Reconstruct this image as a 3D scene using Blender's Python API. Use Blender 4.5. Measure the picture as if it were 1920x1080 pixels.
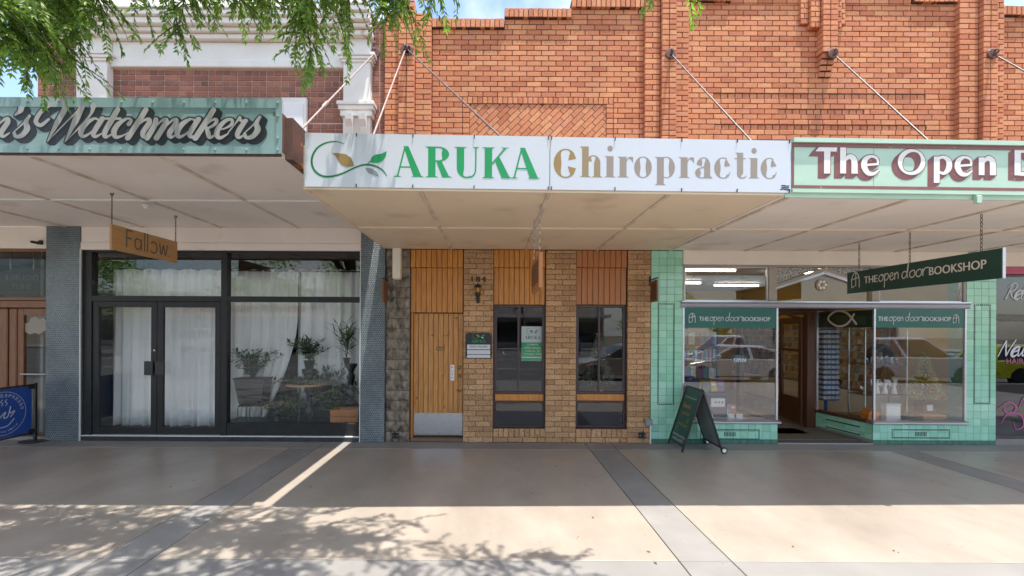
import bpy, math, random
import numpy as np
from mathutils import Vector, Matrix
random.seed(7)
rng = np.random.default_rng(7)
for _o in list(bpy.data.objects):
    bpy.data.objects.remove(_o)
SC = bpy.context.scene
COL = SC.collection
R = math.radians

# ------------------------------------------------------------------ camera
F = 853.0            # focal length in photo pixels (1920 wide): a 16 mm lens
VX, VY = 926.0, 618.0  # where lines square to the facade vanish
CD, CH = 7.42, 1.84  # camera distance from the shop wall (plane y = 0), eye height
ROLL = R(0.3)
cd = bpy.data.cameras.new('camera')
cd.sensor_width = 36.0
cd.lens = 36.0 * F / 1920.0
cd.shift_x = (960 - VX) / 1920.0
cd.shift_y = (VY - 540) / 1920.0
cd.clip_start = 0.05
cd.clip_end = 600
cam = bpy.data.objects.new('camera', cd)
COL.objects.link(cam)
cam.matrix_world = Matrix.Translation((0, -CD, CH)) @ Matrix.Rotation(R(90), 4, 'X') @ Matrix.Rotation(ROLL, 4, 'Z')
SC.camera = cam

# ------------------------------------------------------------------ light
LIGHT = Vector((-0.148, 0.145, -1.0)).normalized()
sl = bpy.data.lights.new('sun', 'SUN')
sl.energy = 3.3
sl.angle = R(0.53)
sl.color = (1.0, 0.965, 0.91)
sun = bpy.data.objects.new('sun', sl)
COL.objects.link(sun)
sun.location = (2, -6, 14)
sun.rotation_euler = LIGHT.to_track_quat('-Z', 'Y').to_euler()
SUN_EL = math.asin(-LIGHT.z)
SUN_AZ = math.atan2(-LIGHT.x, -LIGHT.y)

world = bpy.data.worlds.new('World')
SC.world = world
world.use_nodes = True
nt = world.node_tree
nt.nodes.clear()
w_out = nt.nodes.new('ShaderNodeOutputWorld')
w_bg = nt.nodes.new('ShaderNodeBackground')
w_sky = nt.nodes.new('ShaderNodeTexSky')
w_sky.sky_type = 'NISHITA'
w_sky.sun_disc = False
w_sky.sun_elevation = SUN_EL
w_sky.sun_rotation = SUN_AZ
w_sky.altitude = 300
w_sky.dust_density = 1.6
w_sky.ozone_density = 1.0
w_tc = nt.nodes.new('ShaderNodeTexCoord')
w_no = nt.nodes.new('ShaderNodeTexNoise')
w_no.noise_dimensions = '4D'
w_no.inputs['W'].default_value = 2.0
w_no.inputs['Scale'].default_value = 2.6
w_no.inputs['Detail'].default_value = 7
w_no.inputs['Roughness'].default_value = 0.55
w_rp = nt.nodes.new('ShaderNodeValToRGB')
w_rp.color_ramp.elements[0].position = 0.44
w_rp.color_ramp.elements[0].color = (0, 0, 0, 1)
w_rp.color_ramp.elements[1].position = 0.63
w_rp.color_ramp.elements[1].color = (0.85, 0.85, 0.85, 1)
w_mx = nt.nodes.new('ShaderNodeMix')
w_mx.data_type = 'RGBA'
w_mx.inputs[7].default_value = (4.7, 4.85, 5.1, 1)
nt.links.new(w_tc.outputs['Generated'], w_no.inputs['Vector'])
nt.links.new(w_no.outputs['Fac'], w_rp.inputs['Fac'])
nt.links.new(w_rp.outputs['Color'], w_mx.inputs[0])
nt.links.new(w_sky.outputs['Color'], w_mx.inputs[6])
nt.links.new(w_mx.outputs[2], w_bg.inputs['Color'])
w_bg.inputs['Strength'].default_value = 0.15
nt.links.new(w_bg.outputs['Background'], w_out.inputs['Surface'])

vs = SC.view_settings
vs.view_transform = 'Standard'
vs.look = 'None'
vs.gamma = 1.0
vs.use_curve_mapping = False
vs.exposure = 1.36
SC.cycles.max_bounces = 10
SC.cycles.diffuse_bounces = 5
SC.cycles.glossy_bounces = 4
SC.cycles.transparent_max_bounces = 16
SC.cycles.use_denoising = True
SC.cycles.sample_clamp_indirect = 6.0

# ------------------------------------------------------------------ photo pixels to places
S_ = math.sin(ROLL)
def unroll(px, py):
    dx, dy = px - VX, py - VY
    return dx + dy * S_, dy - dx * S_
def wx(px, py=VY, Y=0.0):            # x of a pixel on the plane y = Y
    return unroll(px, py)[0] * (Y + CD) / F
def wz(py, px=VX, Y=0.0):
    return CH - unroll(px, py)[1] * (Y + CD) / F
def rect(x0, y0, x1, y1, Y=0.0):     # pixel box -> x0, x1, z0, z1 on plane Y
    cx, cy = (x0 + x1) / 2, (y0 + y1) / 2
    return wx(x0, cy, Y), wx(x1, cy, Y), wz(y1, cx, Y), wz(y0, cx, Y)

# ------------------------------------------------------------------ materials
MATS = {}
def mat(name, c1, c2=None, scale=6.0, rough=0.6, bump=0.0, bscale=60.0, metal=0.0, spec=0.5, rnd=None, pal=None,
        detail=5, stretch=None, rvar=0.0, coat=0.0, speck=None, grime=None, trans=0.0, emit=None):
    """Procedural principled material: colour drifts between c1 and c2 with noise in world space."""
    if name in MATS:
        return MATS[name]
    m = bpy.data.materials.new(name)
    m.use_nodes = True
    t = m.node_tree
    b = t.nodes['Principled BSDF']
    L = t.links.new
    geo = t.nodes.new('ShaderNodeNewGeometry')
    vec = geo.outputs['Position']
    if stretch:
        mp = t.nodes.new('ShaderNodeMapping')
        mp.inputs['Scale'].default_value = stretch
        L(vec, mp.inputs['Vector'])
        vec = mp.outputs['Vector']
    no = t.nodes.new('ShaderNodeTexNoise')
    no.inputs['Scale'].default_value = scale
    no.inputs['Detail'].default_value = detail
    no.inputs['Roughness'].default_value = 0.6
    L(vec, no.inputs['Vector'])
    if c2 is None:
        c2 = tuple(v * 0.82 for v in c1)
    st = t.nodes.new('ShaderNodeMapRange')
    st.inputs['From Min'].default_value = 0.32
    st.inputs['From Max'].default_value = 0.68
    L(no.outputs['Fac'], st.inputs['Value'])
    mx = t.nodes.new('ShaderNodeMix')
    mx.data_type = 'RGBA'
    L(st.outputs['Result'], mx.inputs[0])
    mx.inputs[6].default_value = (*c1, 1)
    mx.inputs[7].default_value = (*c2, 1)
    col = mx.outputs[2]
    if rnd:
        rp = t.nodes.new('ShaderNodeValToRGB')
        rp.color_ramp.interpolation = 'LINEAR'
        els = rp.color_ramp.elements
        while len(els) < len(pal):
            els.new(0.5)
        for i, c in enumerate(pal):
            els[i].position = i / max(1, len(pal) - 1)
            els[i].color = (*c, 1)
        if rnd == 'obj':
            oi = t.nodes.new('ShaderNodeObjectInfo')
            L(oi.outputs['Random'], rp.inputs['Fac'])
        else:
            at = t.nodes.new('ShaderNodeAttribute')
            at.attribute_name = 'rnd'
            L(at.outputs['Fac'], rp.inputs['Fac'])
        mm = t.nodes.new('ShaderNodeMix')
        mm.data_type = 'RGBA'
        mm.blend_type = 'MULTIPLY'
        mm.inputs[0].default_value = 1.0
        L(rp.outputs['Color'], mm.inputs[6])
        L(col, mm.inputs[7])
        col = mm.outputs[2]
    if speck:                         # dark (or light) flecks: (colour, scale, threshold)
        vo = t.nodes.new('ShaderNodeTexNoise')
        vo.inputs['Scale'].default_value = speck[1]
        vo.inputs['Detail'].default_value = 2
        L(geo.outputs['Position'], vo.inputs['Vector'])
        lt = t.nodes.new('ShaderNodeMapRange')
        lt.inputs['From Min'].default_value = speck[2]
        lt.inputs['From Max'].default_value = speck[2] + (speck[3] if len(speck) > 3 else 0.05)
        L(vo.outputs['Fac'], lt.inputs['Value'])
        ms = t.nodes.new('ShaderNodeMix')
        ms.data_type = 'RGBA'
        L(lt.outputs['Result'], ms.inputs[0])
        L(col, ms.inputs[6])
        ms.inputs[7].default_value = (*speck[0], 1)
        col = ms.outputs[2]
    if grime:                         # broad uneven weathering: (scale, darkest, lightest, stretch)
        gm = t.nodes.new('ShaderNodeMapping')
        gm.inputs['Scale'].default_value = grime[3]
        L(geo.outputs['Position'], gm.inputs['Vector'])
        gn = t.nodes.new('ShaderNodeTexNoise')
        gn.inputs['Scale'].default_value = grime[0]
        gn.inputs['Detail'].default_value = 6
        gn.inputs['Roughness'].default_value = 0.65
        L(gm.outputs['Vector'], gn.inputs['Vector'])
        gr = t.nodes.new('ShaderNodeMapRange')
        gr.inputs['From Min'].default_value = 0.30
        gr.inputs['From Max'].default_value = 0.70
        gr.inputs['To Min'].default_value = grime[1]
        gr.inputs['To Max'].default_value = grime[2]
        L(gn.outputs['Fac'], gr.inputs['Value'])
        gx = t.nodes.new('ShaderNodeMix')
        gx.data_type = 'RGBA'
        gx.blend_type = 'MULTIPLY'
        gx.inputs[0].default_value = 1.0
        L(col, gx.inputs[6])
        L(gr.outputs['Result'], gx.inputs[7])
        col = gx.outputs[2]
    L(col, b.inputs['Base Color'])
    b.inputs['Roughness'].default_value = rough
    if rvar:
        rr = t.nodes.new('ShaderNodeMapRange')
        rr.inputs['To Min'].default_value = max(0.02, rough - rvar)
        rr.inputs['To Max'].default_value = min(1, rough + rvar)
        L(no.outputs['Fac'], rr.inputs['Value'])
        L(rr.outputs['Result'], b.inputs['Roughness'])
    b.inputs['Metallic'].default_value = metal
    b.inputs['Specular IOR Level'].default_value = spec
    if coat:
        b.inputs['Coat Weight'].default_value = coat
        b.inputs['Coat Roughness'].default_value = 0.05
    if bump:
        bn = t.nodes.new('ShaderNodeTexNoise')
        bn.inputs['Scale'].default_value = bscale
        bn.inputs['Detail'].default_value = 4
        L(vec, bn.inputs['Vector'])
        bp = t.nodes.new('ShaderNodeBump')
        bp.inputs['Strength'].default_value = 1.0
        bp.inputs['Distance'].default_value = bump
        L(bn.outputs['Fac'], bp.inputs['Height'])
        L(bp.outputs['Normal'], b.inputs['Normal'])
    if emit:
        b.inputs['Emission Color'].default_value = (*emit[0], 1)
        b.inputs['Emission Strength'].default_value = emit[1]
    MATS[name] = m
    return m

def glass_mat(name, tint=(0.97, 0.98, 0.975), base=0.036, gain=1.0, rough=0.0):
    """Thin window glass: clear pass-through plus mirror reflection that grows towards grazing (Schlick)."""
    if name in MATS:
        return MATS[name]
    m = bpy.data.materials.new(name)
    m.use_nodes = True
    t = m.node_tree
    t.nodes.clear()
    L = t.links.new
    out = t.nodes.new('ShaderNodeOutputMaterial')
    lw = t.nodes.new('ShaderNodeLayerWeight')
    pw = t.nodes.new('ShaderNodeMath'); pw.operation = 'POWER'; pw.inputs[1].default_value = 5
    L(lw.outputs['Facing'], pw.inputs[0])
    ma = t.nodes.new('ShaderNodeMath'); ma.operation = 'MULTIPLY_ADD'
    ma.inputs[1].default_value = (1 - base) * gain
    ma.inputs[2].default_value = base * gain
    L(pw.outputs[0], ma.inputs[0])
    tr = t.nodes.new('ShaderNodeBsdfTransparent'); tr.inputs['Color'].default_value = (*tint, 1)
    gl = t.nodes.new('ShaderNodeBsdfGlossy'); gl.inputs['Roughness'].default_value = rough
    gl.inputs['Color'].default_value = (1, 1, 1, 1)
    mx = t.nodes.new('ShaderNodeMixShader')
    L(ma.outputs[0], mx.inputs[0]); L(tr.outputs[0], mx.inputs[1]); L(gl.outputs[0], mx.inputs[2])
    L(mx.outputs[0], out.inputs['Surface'])
    MATS[name] = m
    return m

def leaf_mat(name, c1, c2, transl=0.35):
    if name in MATS:
        return MATS[name]
    m = bpy.data.materials.new(name)
    m.use_nodes = True
    t = m.node_tree
    b = t.nodes['Principled BSDF']
    L = t.links.new
    at = t.nodes.new('ShaderNodeAttribute'); at.attribute_name = 'rnd'
    rp = t.nodes.new('ShaderNodeMix'); rp.data_type = 'RGBA'
    L(at.outputs['Fac'], rp.inputs[0])
    rp.inputs[6].default_value = (*c1, 1); rp.inputs[7].default_value = (*c2, 1)
    L(rp.outputs[2], b.inputs['Base Color'])
    b.inputs['Roughness'].default_value = 0.38
    tl = t.nodes.new('ShaderNodeBsdfTranslucent')
    hs = t.nodes.new('ShaderNodeMix'); hs.data_type = 'RGBA'; hs.blend_type = 'MULTIPLY'; hs.inputs[0].default_value = 1
    L(rp.outputs[2], hs.inputs[6]); hs.inputs[7].default_value = (1.5, 1.7, 0.7, 1)
    L(hs.outputs[2], tl.inputs['Color'])
    mx = t.nodes.new('ShaderNodeMixShader'); mx.inputs[0].default_value = transl
    L(b.outputs[0], mx.inputs[1]); L(tl.outputs[0], mx.inputs[2])
    L(mx.outputs[0], t.nodes['Material Output'].inputs['Surface'])
    MATS[name] = m
    return m

# ------------------------------------------------------------------ objects
def link(o, parent=None, base=None):
    COL.objects.link(o)
    if parent is not None:
        o.parent = parent
        o.matrix_parent_inverse = Matrix.Translation(Vector(parent.get('_b', (0, 0, 0)))).inverted()
    return o
def tag(o, label=None, cat=None, group=None, kind=None):
    if label: o['label'] = label
    if cat: o['category'] = cat
    if group: o['group'] = group
    if kind: o['kind'] = kind
    return o
BASES = {}
def thing(name, label, cat, loc=(0, 0, 0), group=None, rz=0.0):
    """Empty at the thing's base; children built in world coordinates hang below it."""
    o = bpy.data.objects.new(name, None)
    o.empty_display_size = 0.1
    COL.objects.link(o)
    o.location = loc
    o.rotation_euler = (0, 0, rz)
    BASES[o.name] = Matrix.Translation(loc) @ Matrix.Rotation(rz, 4, 'Z')
    tag(o, label, cat, group)
    return o
def attach(o, parent, local=False):
    COL.objects.link(o)
    if parent is not None:
        o.parent = parent
        if not local and parent.name in BASES:
            o.matrix_parent_inverse = BASES[parent.name].inverted()
    return o
def setmesh(name, v, f, m=None, smooth=False):
    me = bpy.data.meshes.new(name)
    me.from_pydata([tuple(map(float, p)) for p in v], [], [tuple(int(i) for i in q) for q in f])
    if m is not None:
        me.materials.append(m)
    if smooth:
        me.polygons.foreach_set('use_smooth', [True] * len(me.polygons))
    me.update()
    return me

class MB:
    """Collects shapes; build() links them as one mesh object."""
    def __init__(s):
        s.v = []; s.f = []
    def add(s, v, f):
        n = len(s.v)
        s.v += [tuple(p) for p in v]
        s.f += [tuple(i + n for i in q) for q in f]
        return s
    def box(s, x0, x1, y0, y1, z0, z1, bev=0.0):
        if x0 > x1: x0, x1 = x1, x0
        if y0 > y1: y0, y1 = y1, y0
        if z0 > z1: z0, z1 = z1, z0
        if bev <= 0:
            v = [(x, y, z) for z in (z0, z1) for y in (y0, y1) for x in (x0, x1)]
            return s.add(v, [(0, 2, 3, 1), (4, 5, 7, 6), (0, 1, 5, 4), (2, 6, 7, 3), (0, 4, 6, 2), (1, 3, 7, 5)])
        b = min(bev, (x1 - x0) * .45, (y1 - y0) * .45, (z1 - z0) * .45)
        v = []
        idx = {}
        for ix, (xo, xi) in enumerate(((x0, x0 + b), (x1, x1 - b))):
            for iy, (yo, yi) in enumerate(((y0, y0 + b), (y1, y1 - b))):
                for iz, (zo, zi) in enumerate(((z0, z0 + b), (z1, z1 - b))):
                    idx[ix, iy, iz] = len(v)
                    v += [(xo, yi, zi), (xi, yo, zi), (xi, yi, zo)]
        g = lambda a, b_, c, k: idx[a, b_, c] + k
        f = []
        for a in (0, 1):
            q = [g(a, 0, 0, 0), g(a, 1, 0, 0), g(a, 1, 1, 0), g(a, 0, 1, 0)]; f.append(q if a else q[::-1])
            q = [g(0, a, 0, 1), g(0, a, 1, 1), g(1, a, 1, 1), g(1, a, 0, 1)]; f.append(q if a else q[::-1])
            q = [g(0, 0, a, 2), g(1, 0, a, 2), g(1, 1, a, 2), g(0, 1, a, 2)]; f.append(q if a else q[::-1])
        for a in (0, 1):
            for c in (0, 1):
                e = [g(a, c, 0, 0), g(a, c, 1, 0), g(a, c, 1, 1), g(a, c, 0, 1)]; f.append(e if (a == 0) == (c == 0) else e[::-1])
                e = [g(a, 0, c, 0), g(a, 1, c, 0), g(a, 1, c, 2), g(a, 0, c, 2)]; f.append(e if (a == 0) != (c == 0) else e[::-1])
                e = [g(0, a, c, 1), g(1, a, c, 1), g(1, a, c, 2), g(0, a, c, 2)]; f.append(e if (a == 0) == (c == 0) else e[::-1])
        for a in (0, 1):
            for c in (0, 1):
                for d in (0, 1):
                    t = [g(a, c, d, 0), g(a, c, d, 1), g(a, c, d, 2)]
                    f.append(t if (a + c + d) % 2 else t[::-1])
        return s.add(v, f)
    def prism(s, pts, y0, y1):
        """Outline in (x, z), pushed from y0 to y1."""
        n = len(pts)
        v = [(x, y0, z) for x, z in pts] + [(x, y1, z) for x, z in pts]
        f = [tuple(range(n)), tuple(range(2 * n - 1, n - 1, -1))]
        f += [(i, (i + 1) % n + 0, (i + 1) % n + n, i + n)[::-1] for i in range(n)]
        return s.add(v, f)
    def prism_x(s, pts, x0, x1):
        """Outline in (y, z), pushed from x0 to x1."""
        n = len(pts)
        v = [(x0, y, z) for y, z in pts] + [(x1, y, z) for y, z in pts]
        f = [tuple(range(n)), tuple(range(2 * n - 1, n - 1, -1))]
        f += [(i, (i + 1) % n, (i + 1) % n + n, i + n)[::-1] for i in range(n)]
        return s.add(v, f)
    def prism_z(s, pts, z0, z1):
        n = len(pts)
        v = [(x, y, z0) for x, y in pts] + [(x, y, z1) for x, y in pts]
        f = [tuple(range(n))[::-1], tuple(range(n, 2 * n))]
        f += [(i, (i + 1) % n, (i + 1) % n + n, i + n) for i in range(n)]
        return s.add(v, f)
    def tube(s, pts, r, n=8, cap=True):
        """Round bar along a list of points; r is one radius or one per point."""
        pts = [Vector(p) for p in pts]
        rs = r if isinstance(r, (list, tuple)) else [r] * len(pts)
        v = []; f = []
        prev = None
        for i, p in enumerate(pts):
            d = (pts[min(i + 1, len(pts) - 1)] - pts[max(i - 1, 0)])
            d = d.normalized() if d.length > 1e-9 else Vector((0, 0, 1))
            a = prev if prev is not None else (Vector((0, 0, 1)) if abs(d.z) < .9 else Vector((1, 0, 0)))
            a = (a - d * a.dot(d)).normalized()
            prev = a
            b = d.cross(a)
            for k in range(n):
                t = 2 * math.pi * k / n
                v.append(p + (a * math.cos(t) + b * math.sin(t)) * rs[i])
        for i in range(len(pts) - 1):
            for k in range(n):
                f.append((i * n + k, i * n + (k + 1) % n, (i + 1) * n + (k + 1) % n, (i + 1) * n + k))
        if cap:
            f.append(tuple(range(n))[::-1]); f.append(tuple(range((len(pts) - 1) * n, len(pts) * n)))
        return s.add(v, f)
    def lathe(s, prof, c, n=14, axis='Z'):
        """prof: (radius, height) pairs turned round a vertical axis at c."""
        v = []; f = []
        for r_, h in prof:
            for k in range(n):
                t = 2 * math.pi * k / n
                if axis == 'Z': v.append((c[0] + r_ * math.cos(t), c[1] + r_ * math.sin(t), c[2] + h))
                elif axis == 'Y': v.append((c[0] + r_ * math.cos(t), c[1] + h, c[2] + r_ * math.sin(t)))
                else: v.append((c[0] + h, c[1] + r_ * math.cos(t), c[2] + r_ * math.sin(t)))
        for i in range(len(prof) - 1):
            for k in range(n):
                q = (i * n + k, i * n + (k + 1) % n, (i + 1) * n + (k + 1) % n, (i + 1) * n + k)
                f.append(q if axis != 'Y' else q[::-1])
        a = tuple(range(n))[::-1]; b = tuple(range((len(prof) - 1) * n, len(prof) * n))
        f += [a, b] if axis != 'Y' else [a[::-1], b[::-1]]
        return s.add(v, f)
    def ball(s, c, r, n=10, m=6, sq=(1, 1, 1)):
        v = [(c[0], c[1], c[2] - r * sq[2])]
        for i in range(1, m):
            p = math.pi * i / m
            for k in range(n):
                t = 2 * math.pi * k / n
                v.append((c[0] + r * sq[0] * math.sin(p) * math.cos(t), c[1] + r * sq[1] * math.sin(p) * math.sin(t), c[2] - r * sq[2] * math.cos(p)))
        v.append((c[0], c[1], c[2] + r * sq[2]))
        f = [(0, 1 + (k + 1) % n, 1 + k) for k in range(n)]
        for i in range(m - 2):
            for k in range(n):
                f.append((1 + i * n + k, 1 + i * n + (k + 1) % n, 1 + (i + 1) * n + (k + 1) % n, 1 + (i + 1) * n + k))
        last = len(v) - 1
        f += [(last, 1 + (m - 2) * n + k, 1 + (m - 2) * n + (k + 1) % n) for k in range(n)]
        return s.add(v, f)
    def torus(s, c, R1, r, axis='Y', n=10, m=5, sx=1.0, sz=1.0):
        v = []; f = []
        for i in range(n):
            a = 2 * math.pi * i / n
            for k in range(m):
                b = 2 * math.pi * k / m
                u = (R1 + r * math.cos(b)); w = r * math.sin(b)
                p = (u * math.cos(a) * sx, w, u * math.sin(a) * sz)
                if axis == 'X': p = (p[1], p[0], p[2])
                if axis == 'Z': p = (p[0], p[2], p[1])
                v.append((c[0] + p[0], c[1] + p[1], c[2] + p[2]))
        for i in range(n):
            for k in range(m):
                f.append((i * m + k, i * m + (k + 1) % m, ((i + 1) % n) * m + (k + 1) % m, ((i + 1) % n) * m + k))
        return s.add(v, f)
    def build(s, name, m, parent=None, smooth=False, local=False):
        o = bpy.data.objects.new(name, setmesh(name, s.v, s.f, m, smooth))
        return attach(o, parent, local)
def box(name, m, parent, x0, x1, y0, y1, z0, z1, bev=0.0):
    return MB().box(x0, x1, y0, y1, z0, z1, bev).build(name, m, parent)
def chain_links(mb, top, bottom, link=0.05, r=0.004):
    n = max(2, int(round((top[2] - bottom[2]) / (link * 0.8))))
    for i in range(n):
        t = (i + .5) / n
        c = [top[k] + (bottom[k] - top[k]) * t for k in range(3)]
        mb.torus(c, link * .32, r, 'X' if i % 2 else 'Y', 8, 4, 0.62, 1.45)
# ------------------------------------------------------------------ flat lettering (2-D shapes laid on a sign face)
class Flat:
    """2-D shape: vertices carry a tiny lift so that crossing strokes never share a plane."""
    def __init__(s):
        s.v = []; s.f = []; s.k = 0
    def poly(s, pts):
        n = len(s.v); s.k += 1
        s.v += [(x, y, s.k) for x, y in pts]
        s.f.append(tuple(range(n, n + len(pts))))
        return s
    def box(s, x0, y0, x1, y1):
        return s.poly([(x0, y0), (x1, y0), (x1, y1), (x0, y1)])
    def strip(s, L, Rr):
        n = len(s.v); m = len(L)
        for i in range(m):
            s.k += 1
            s.v.append((*L[i], s.k)); s.v.append((*Rr[i], s.k))
        s.f += [(n + 2 * i, n + 2 * i + 1, n + 2 * i + 3, n + 2 * i + 2) for i in range(m - 1)]
        return s
    def stroke(s, pts, w, smooth=True, n=6, caps=True):
        """Brush stroke through pts; w is a width or one width per point."""
        ws = list(w) if isinstance(w, (list, tuple)) else [w] * len(pts)
        if smooth and len(pts) > 2:
            P = [pts[0]] + list(pts) + [pts[-1]]
            W = [ws[0]] + ws + [ws[-1]]
            q = []; qw = []
            for i in range(1, len(P) - 2):
                for j in range(n):
                    t = j / n
                    c = [0.5 * ((2 * P[i][k]) + (-P[i - 1][k] + P[i + 1][k]) * t + (2 * P[i - 1][k] - 5 * P[i][k] + 4 * P[i + 1][k] - P[i + 2][k]) * t * t
                                + (-P[i - 1][k] + 3 * P[i][k] - 3 * P[i + 1][k] + P[i + 2][k]) * t ** 3) for k in (0, 1)]
                    q.append(c); qw.append(W[i] + (W[i + 1] - W[i]) * t)
            q.append(list(pts[-1])); qw.append(ws[-1])
        else:
            q = [list(p) for p in pts]; qw = ws
        L = []; Rr = []
        for i, p in enumerate(q):
            a = q[max(0, i - 1)]; b = q[min(len(q) - 1, i + 1)]
            dx, dy = b[0] - a[0], b[1] - a[1]
            l = math.hypot(dx, dy) or 1
            nx, ny = -dy / l * qw[i] / 2, dx / l * qw[i] / 2
            L.append((p[0] + nx, p[1] + ny)); Rr.append((p[0] - nx, p[1] - ny))
        s.strip(L, Rr)
        if caps:
            for p, ww in ((q[0], qw[0]), (q[-1], qw[-1])):
                if ww > 0: s.poly([(p[0] + ww / 2 * math.cos(a * math.pi / 4), p[1] + ww / 2 * math.sin(a * math.pi / 4)) for a in range(8)])
        return s
    def arc(s, cx, cy, rx, ry, a0, a1, thick, thin, n=28):
        """Part of a ring, heavy at its sides and fine at top and bottom."""
        L = []; Rr = []
        for i in range(n + 1):
            a = R(a0 + (a1 - a0) * i / n)
            w = thin + (thick - thin) * abs(math.cos(a)) ** 1.4
            L.append((cx + rx * math.cos(a), cy + ry * math.sin(a)))
            Rr.append((cx + (rx - w) * math.cos(a), cy + (ry - thin) * math.sin(a)))
        return s.strip(L, Rr)
    def mesh2(s, v, f, dx=0, dy=0, sc=1.0):
        n = len(s.v); s.k += 1
        s.v += [(p[0] * sc + dx, p[1] * sc + dy, s.k) for p in v]
        s.f += [tuple(i + n for i in q) for q in f]
        return s
    def join(s, o, dx=0, dy=0, sx=1.0, sy=None, shear=0.0):
        sy = sx if sy is None else sy
        n = len(s.v)
        s.v += [((p[0] + shear * p[1]) * sx + dx, p[1] * sy + dy, s.k + p[2]) for p in o.v]
        s.f += [tuple(i + n for i in q) for q in o.f]
        s.k += o.k
        return s
    def bounds(s):
        xs = [p[0] for p in s.v]; ys = [p[1] for p in s.v]
        return min(xs), max(xs), min(ys), max(ys)
def lay(name, fl, m, parent, o, u, v, off=0.0015, step=1.5e-5, local=False):
    """Lay a flat shape on the plane through o spanned by unit vectors u, v (lifted off along u x v)."""
    o, u, v = Vector(o), Vector(u), Vector(v)
    n = u.cross(v)
    P = [o + u * p[0] + v * p[1] + n * (off + step * p[2]) for p in fl.v]
    ob = bpy.data.objects.new(name, setmesh(name, P, fl.f, m))
    # make sure faces look outwards
    return attach(ob, parent, local)

# words in the plain built-in sans, turned to meshes once, before the scene fills
WORDS = {}
def prepare_words(ws):
    objs = []
    for w in ws:
        c = bpy.data.curves.new('word', 'FONT')
        c.body = w; c.size = 1.0; c.resolution_u = 3
        o = bpy.data.objects.new('word', c)
        COL.objects.link(o); objs.append((w, o, c))
    dg = bpy.context.evaluated_depsgraph_get()
    for w, o, c in objs:
        me = bpy.data.meshes.new_from_object(o.evaluated_get(dg))
        v = [(p.co.x, p.co.y) for p in me.vertices]
        f = [tuple(p.vertices) for p in me.polygons]
        WORDS[w] = (v, f)
        bpy.data.meshes.remove(me)
    for w, o, c in objs:
        bpy.data.objects.remove(o); bpy.data.curves.remove(c)
prepare_words(['THE', 'BOOKSHOP', 'PUSH', 'P', 'U', 'S', 'H', 'SIMON WILLIAMS', 'CURRENT', 'OPEN HOURS', 'Tuesday: 2pm - 7pm', 'Thursday: 8am - 12.30pm',
               'OPEN', 'Yes, we are', '184', '1', '8', '4', 'CHRISTIAN BOOKS', 'CARDS & GIFTS', 'DOUBLE', 'SHOT', 'COFFEE HOUSE AND EATERY', 'ESPRESSO',
               'COFFEE SINCE 1998', 'HAIR&', 'BEAUTY', 'CHIROPRACTIC', 'Books', 'Gifts & Cards', 'Music', 'Please call', 'a', 'z', 'b', 'E', 'R', 'O', 'C', 'F', 'I', 'N', '9', ' '])
def word(w, height, width=None, bold=0.0):
    """A word set with its lower-left corner at 0, 0; height is the cap height."""
    v, f = WORDS[w]
    xs = [p[0] for p in v]; ys = [p[1] for p in v]
    x0, x1 = min(xs), max(xs)
    caph = 0.729
    sy = height / caph
    sx = sy if width is None else width / (x1 - x0)
    fl = Flat()
    fl.mesh2([((p[0] - x0) * sx, p[1] * sy) for p in v], f)
    if bold:
        for d in (-bold, bold):
            fl.mesh2([((p[0] - x0) * sx + d, p[1] * sy) for p in v], f)
    return fl

def serif_caps(ch):
    """High-contrast roman capitals, cap height 1. Returns shape and advance."""
    f = Flat(); t = 0.24; h = 0.045
    if ch == 'A':
        f.poly([(0.30, 1.0), (0.46, 1.0), (0.90, 0.0), (0.63, 0.0)])
        f.poly([(0.335, 1.0), (0.385, 1.0), (0.135, 0.0), (0.08, 0.0)])
        f.box(0.18, 0.30, 0.60, 0.30 + h)
        f.poly([(-0.03, 0), (0.25, 0), (0.14, h), (0.08, h)])
        f.poly([(0.55, 0), (0.97, 0), (0.88, h), (0.64, h)])
        return f, 0.97
    if ch == 'R':
        f.box(0.10, 0, 0.10 + t, 1)
        f.poly([(0.0, 1), (0.12, 1), (0.12, 1 - h - .03)]); f.poly([(0.0, 0), (0.44, 0), (0.34, h), (0.10, h)])
        f.arc(0.42, 0.755, 0.36, 0.245, 90, -90, t, h)
        f.box(0.32, 1 - h, 0.43, 1); f.box(0.32, 0.51, 0.43, 0.51 + h)
        f.poly([(0.36, 0.53), (0.52, 0.56), (0.80, 0.0), (0.56, 0.0)])
        f.poly([(0.55, 0), (0.90, 0), (0.79, h)])
        return f, 0.90
    if ch == 'U':
        f.box(0.10, 0.30, 0.10 + t, 1)
        f.poly([(0.0, 1), (0.44, 1), (0.34, 1 - h), (0.10, 1 - h)])
        f.arc(0.425, 0.33, 0.325, 0.34, 180, 300, t, h)
        f.stroke([(0.55, 0.02), (0.66, 0.10), (0.715, 0.30), (0.72, 1.0)], h, n=8, caps=False)
        f.poly([(0.60, 1), (0.84, 1), (0.745, 1 - h), (0.695, 1 - h)])
        return f, 0.88
    if ch == 'K':
        f.box(0.10, 0, 0.10 + t, 1)
        f.poly([(0.0, 1), (0.44, 1), (0.34, 1 - h), (0.10, 1 - h)]); f.poly([(0.0, 0), (0.44, 0), (0.34, h), (0.10, h)])
        f.stroke([(0.34, 0.46), (0.76, 0.97)], h + .01, smooth=False, caps=False)
        f.poly([(0.62, 1), (0.90, 1), (0.78, 1 - h), (0.72, 1 - h)])
        f.poly([(0.42, 0.60), (0.55, 0.74), (0.93, 0.0), (0.66, 0.0)])
        f.poly([(0.60, 0), (1.03, 0), (0.92, h)])
        return f, 1.0
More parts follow.
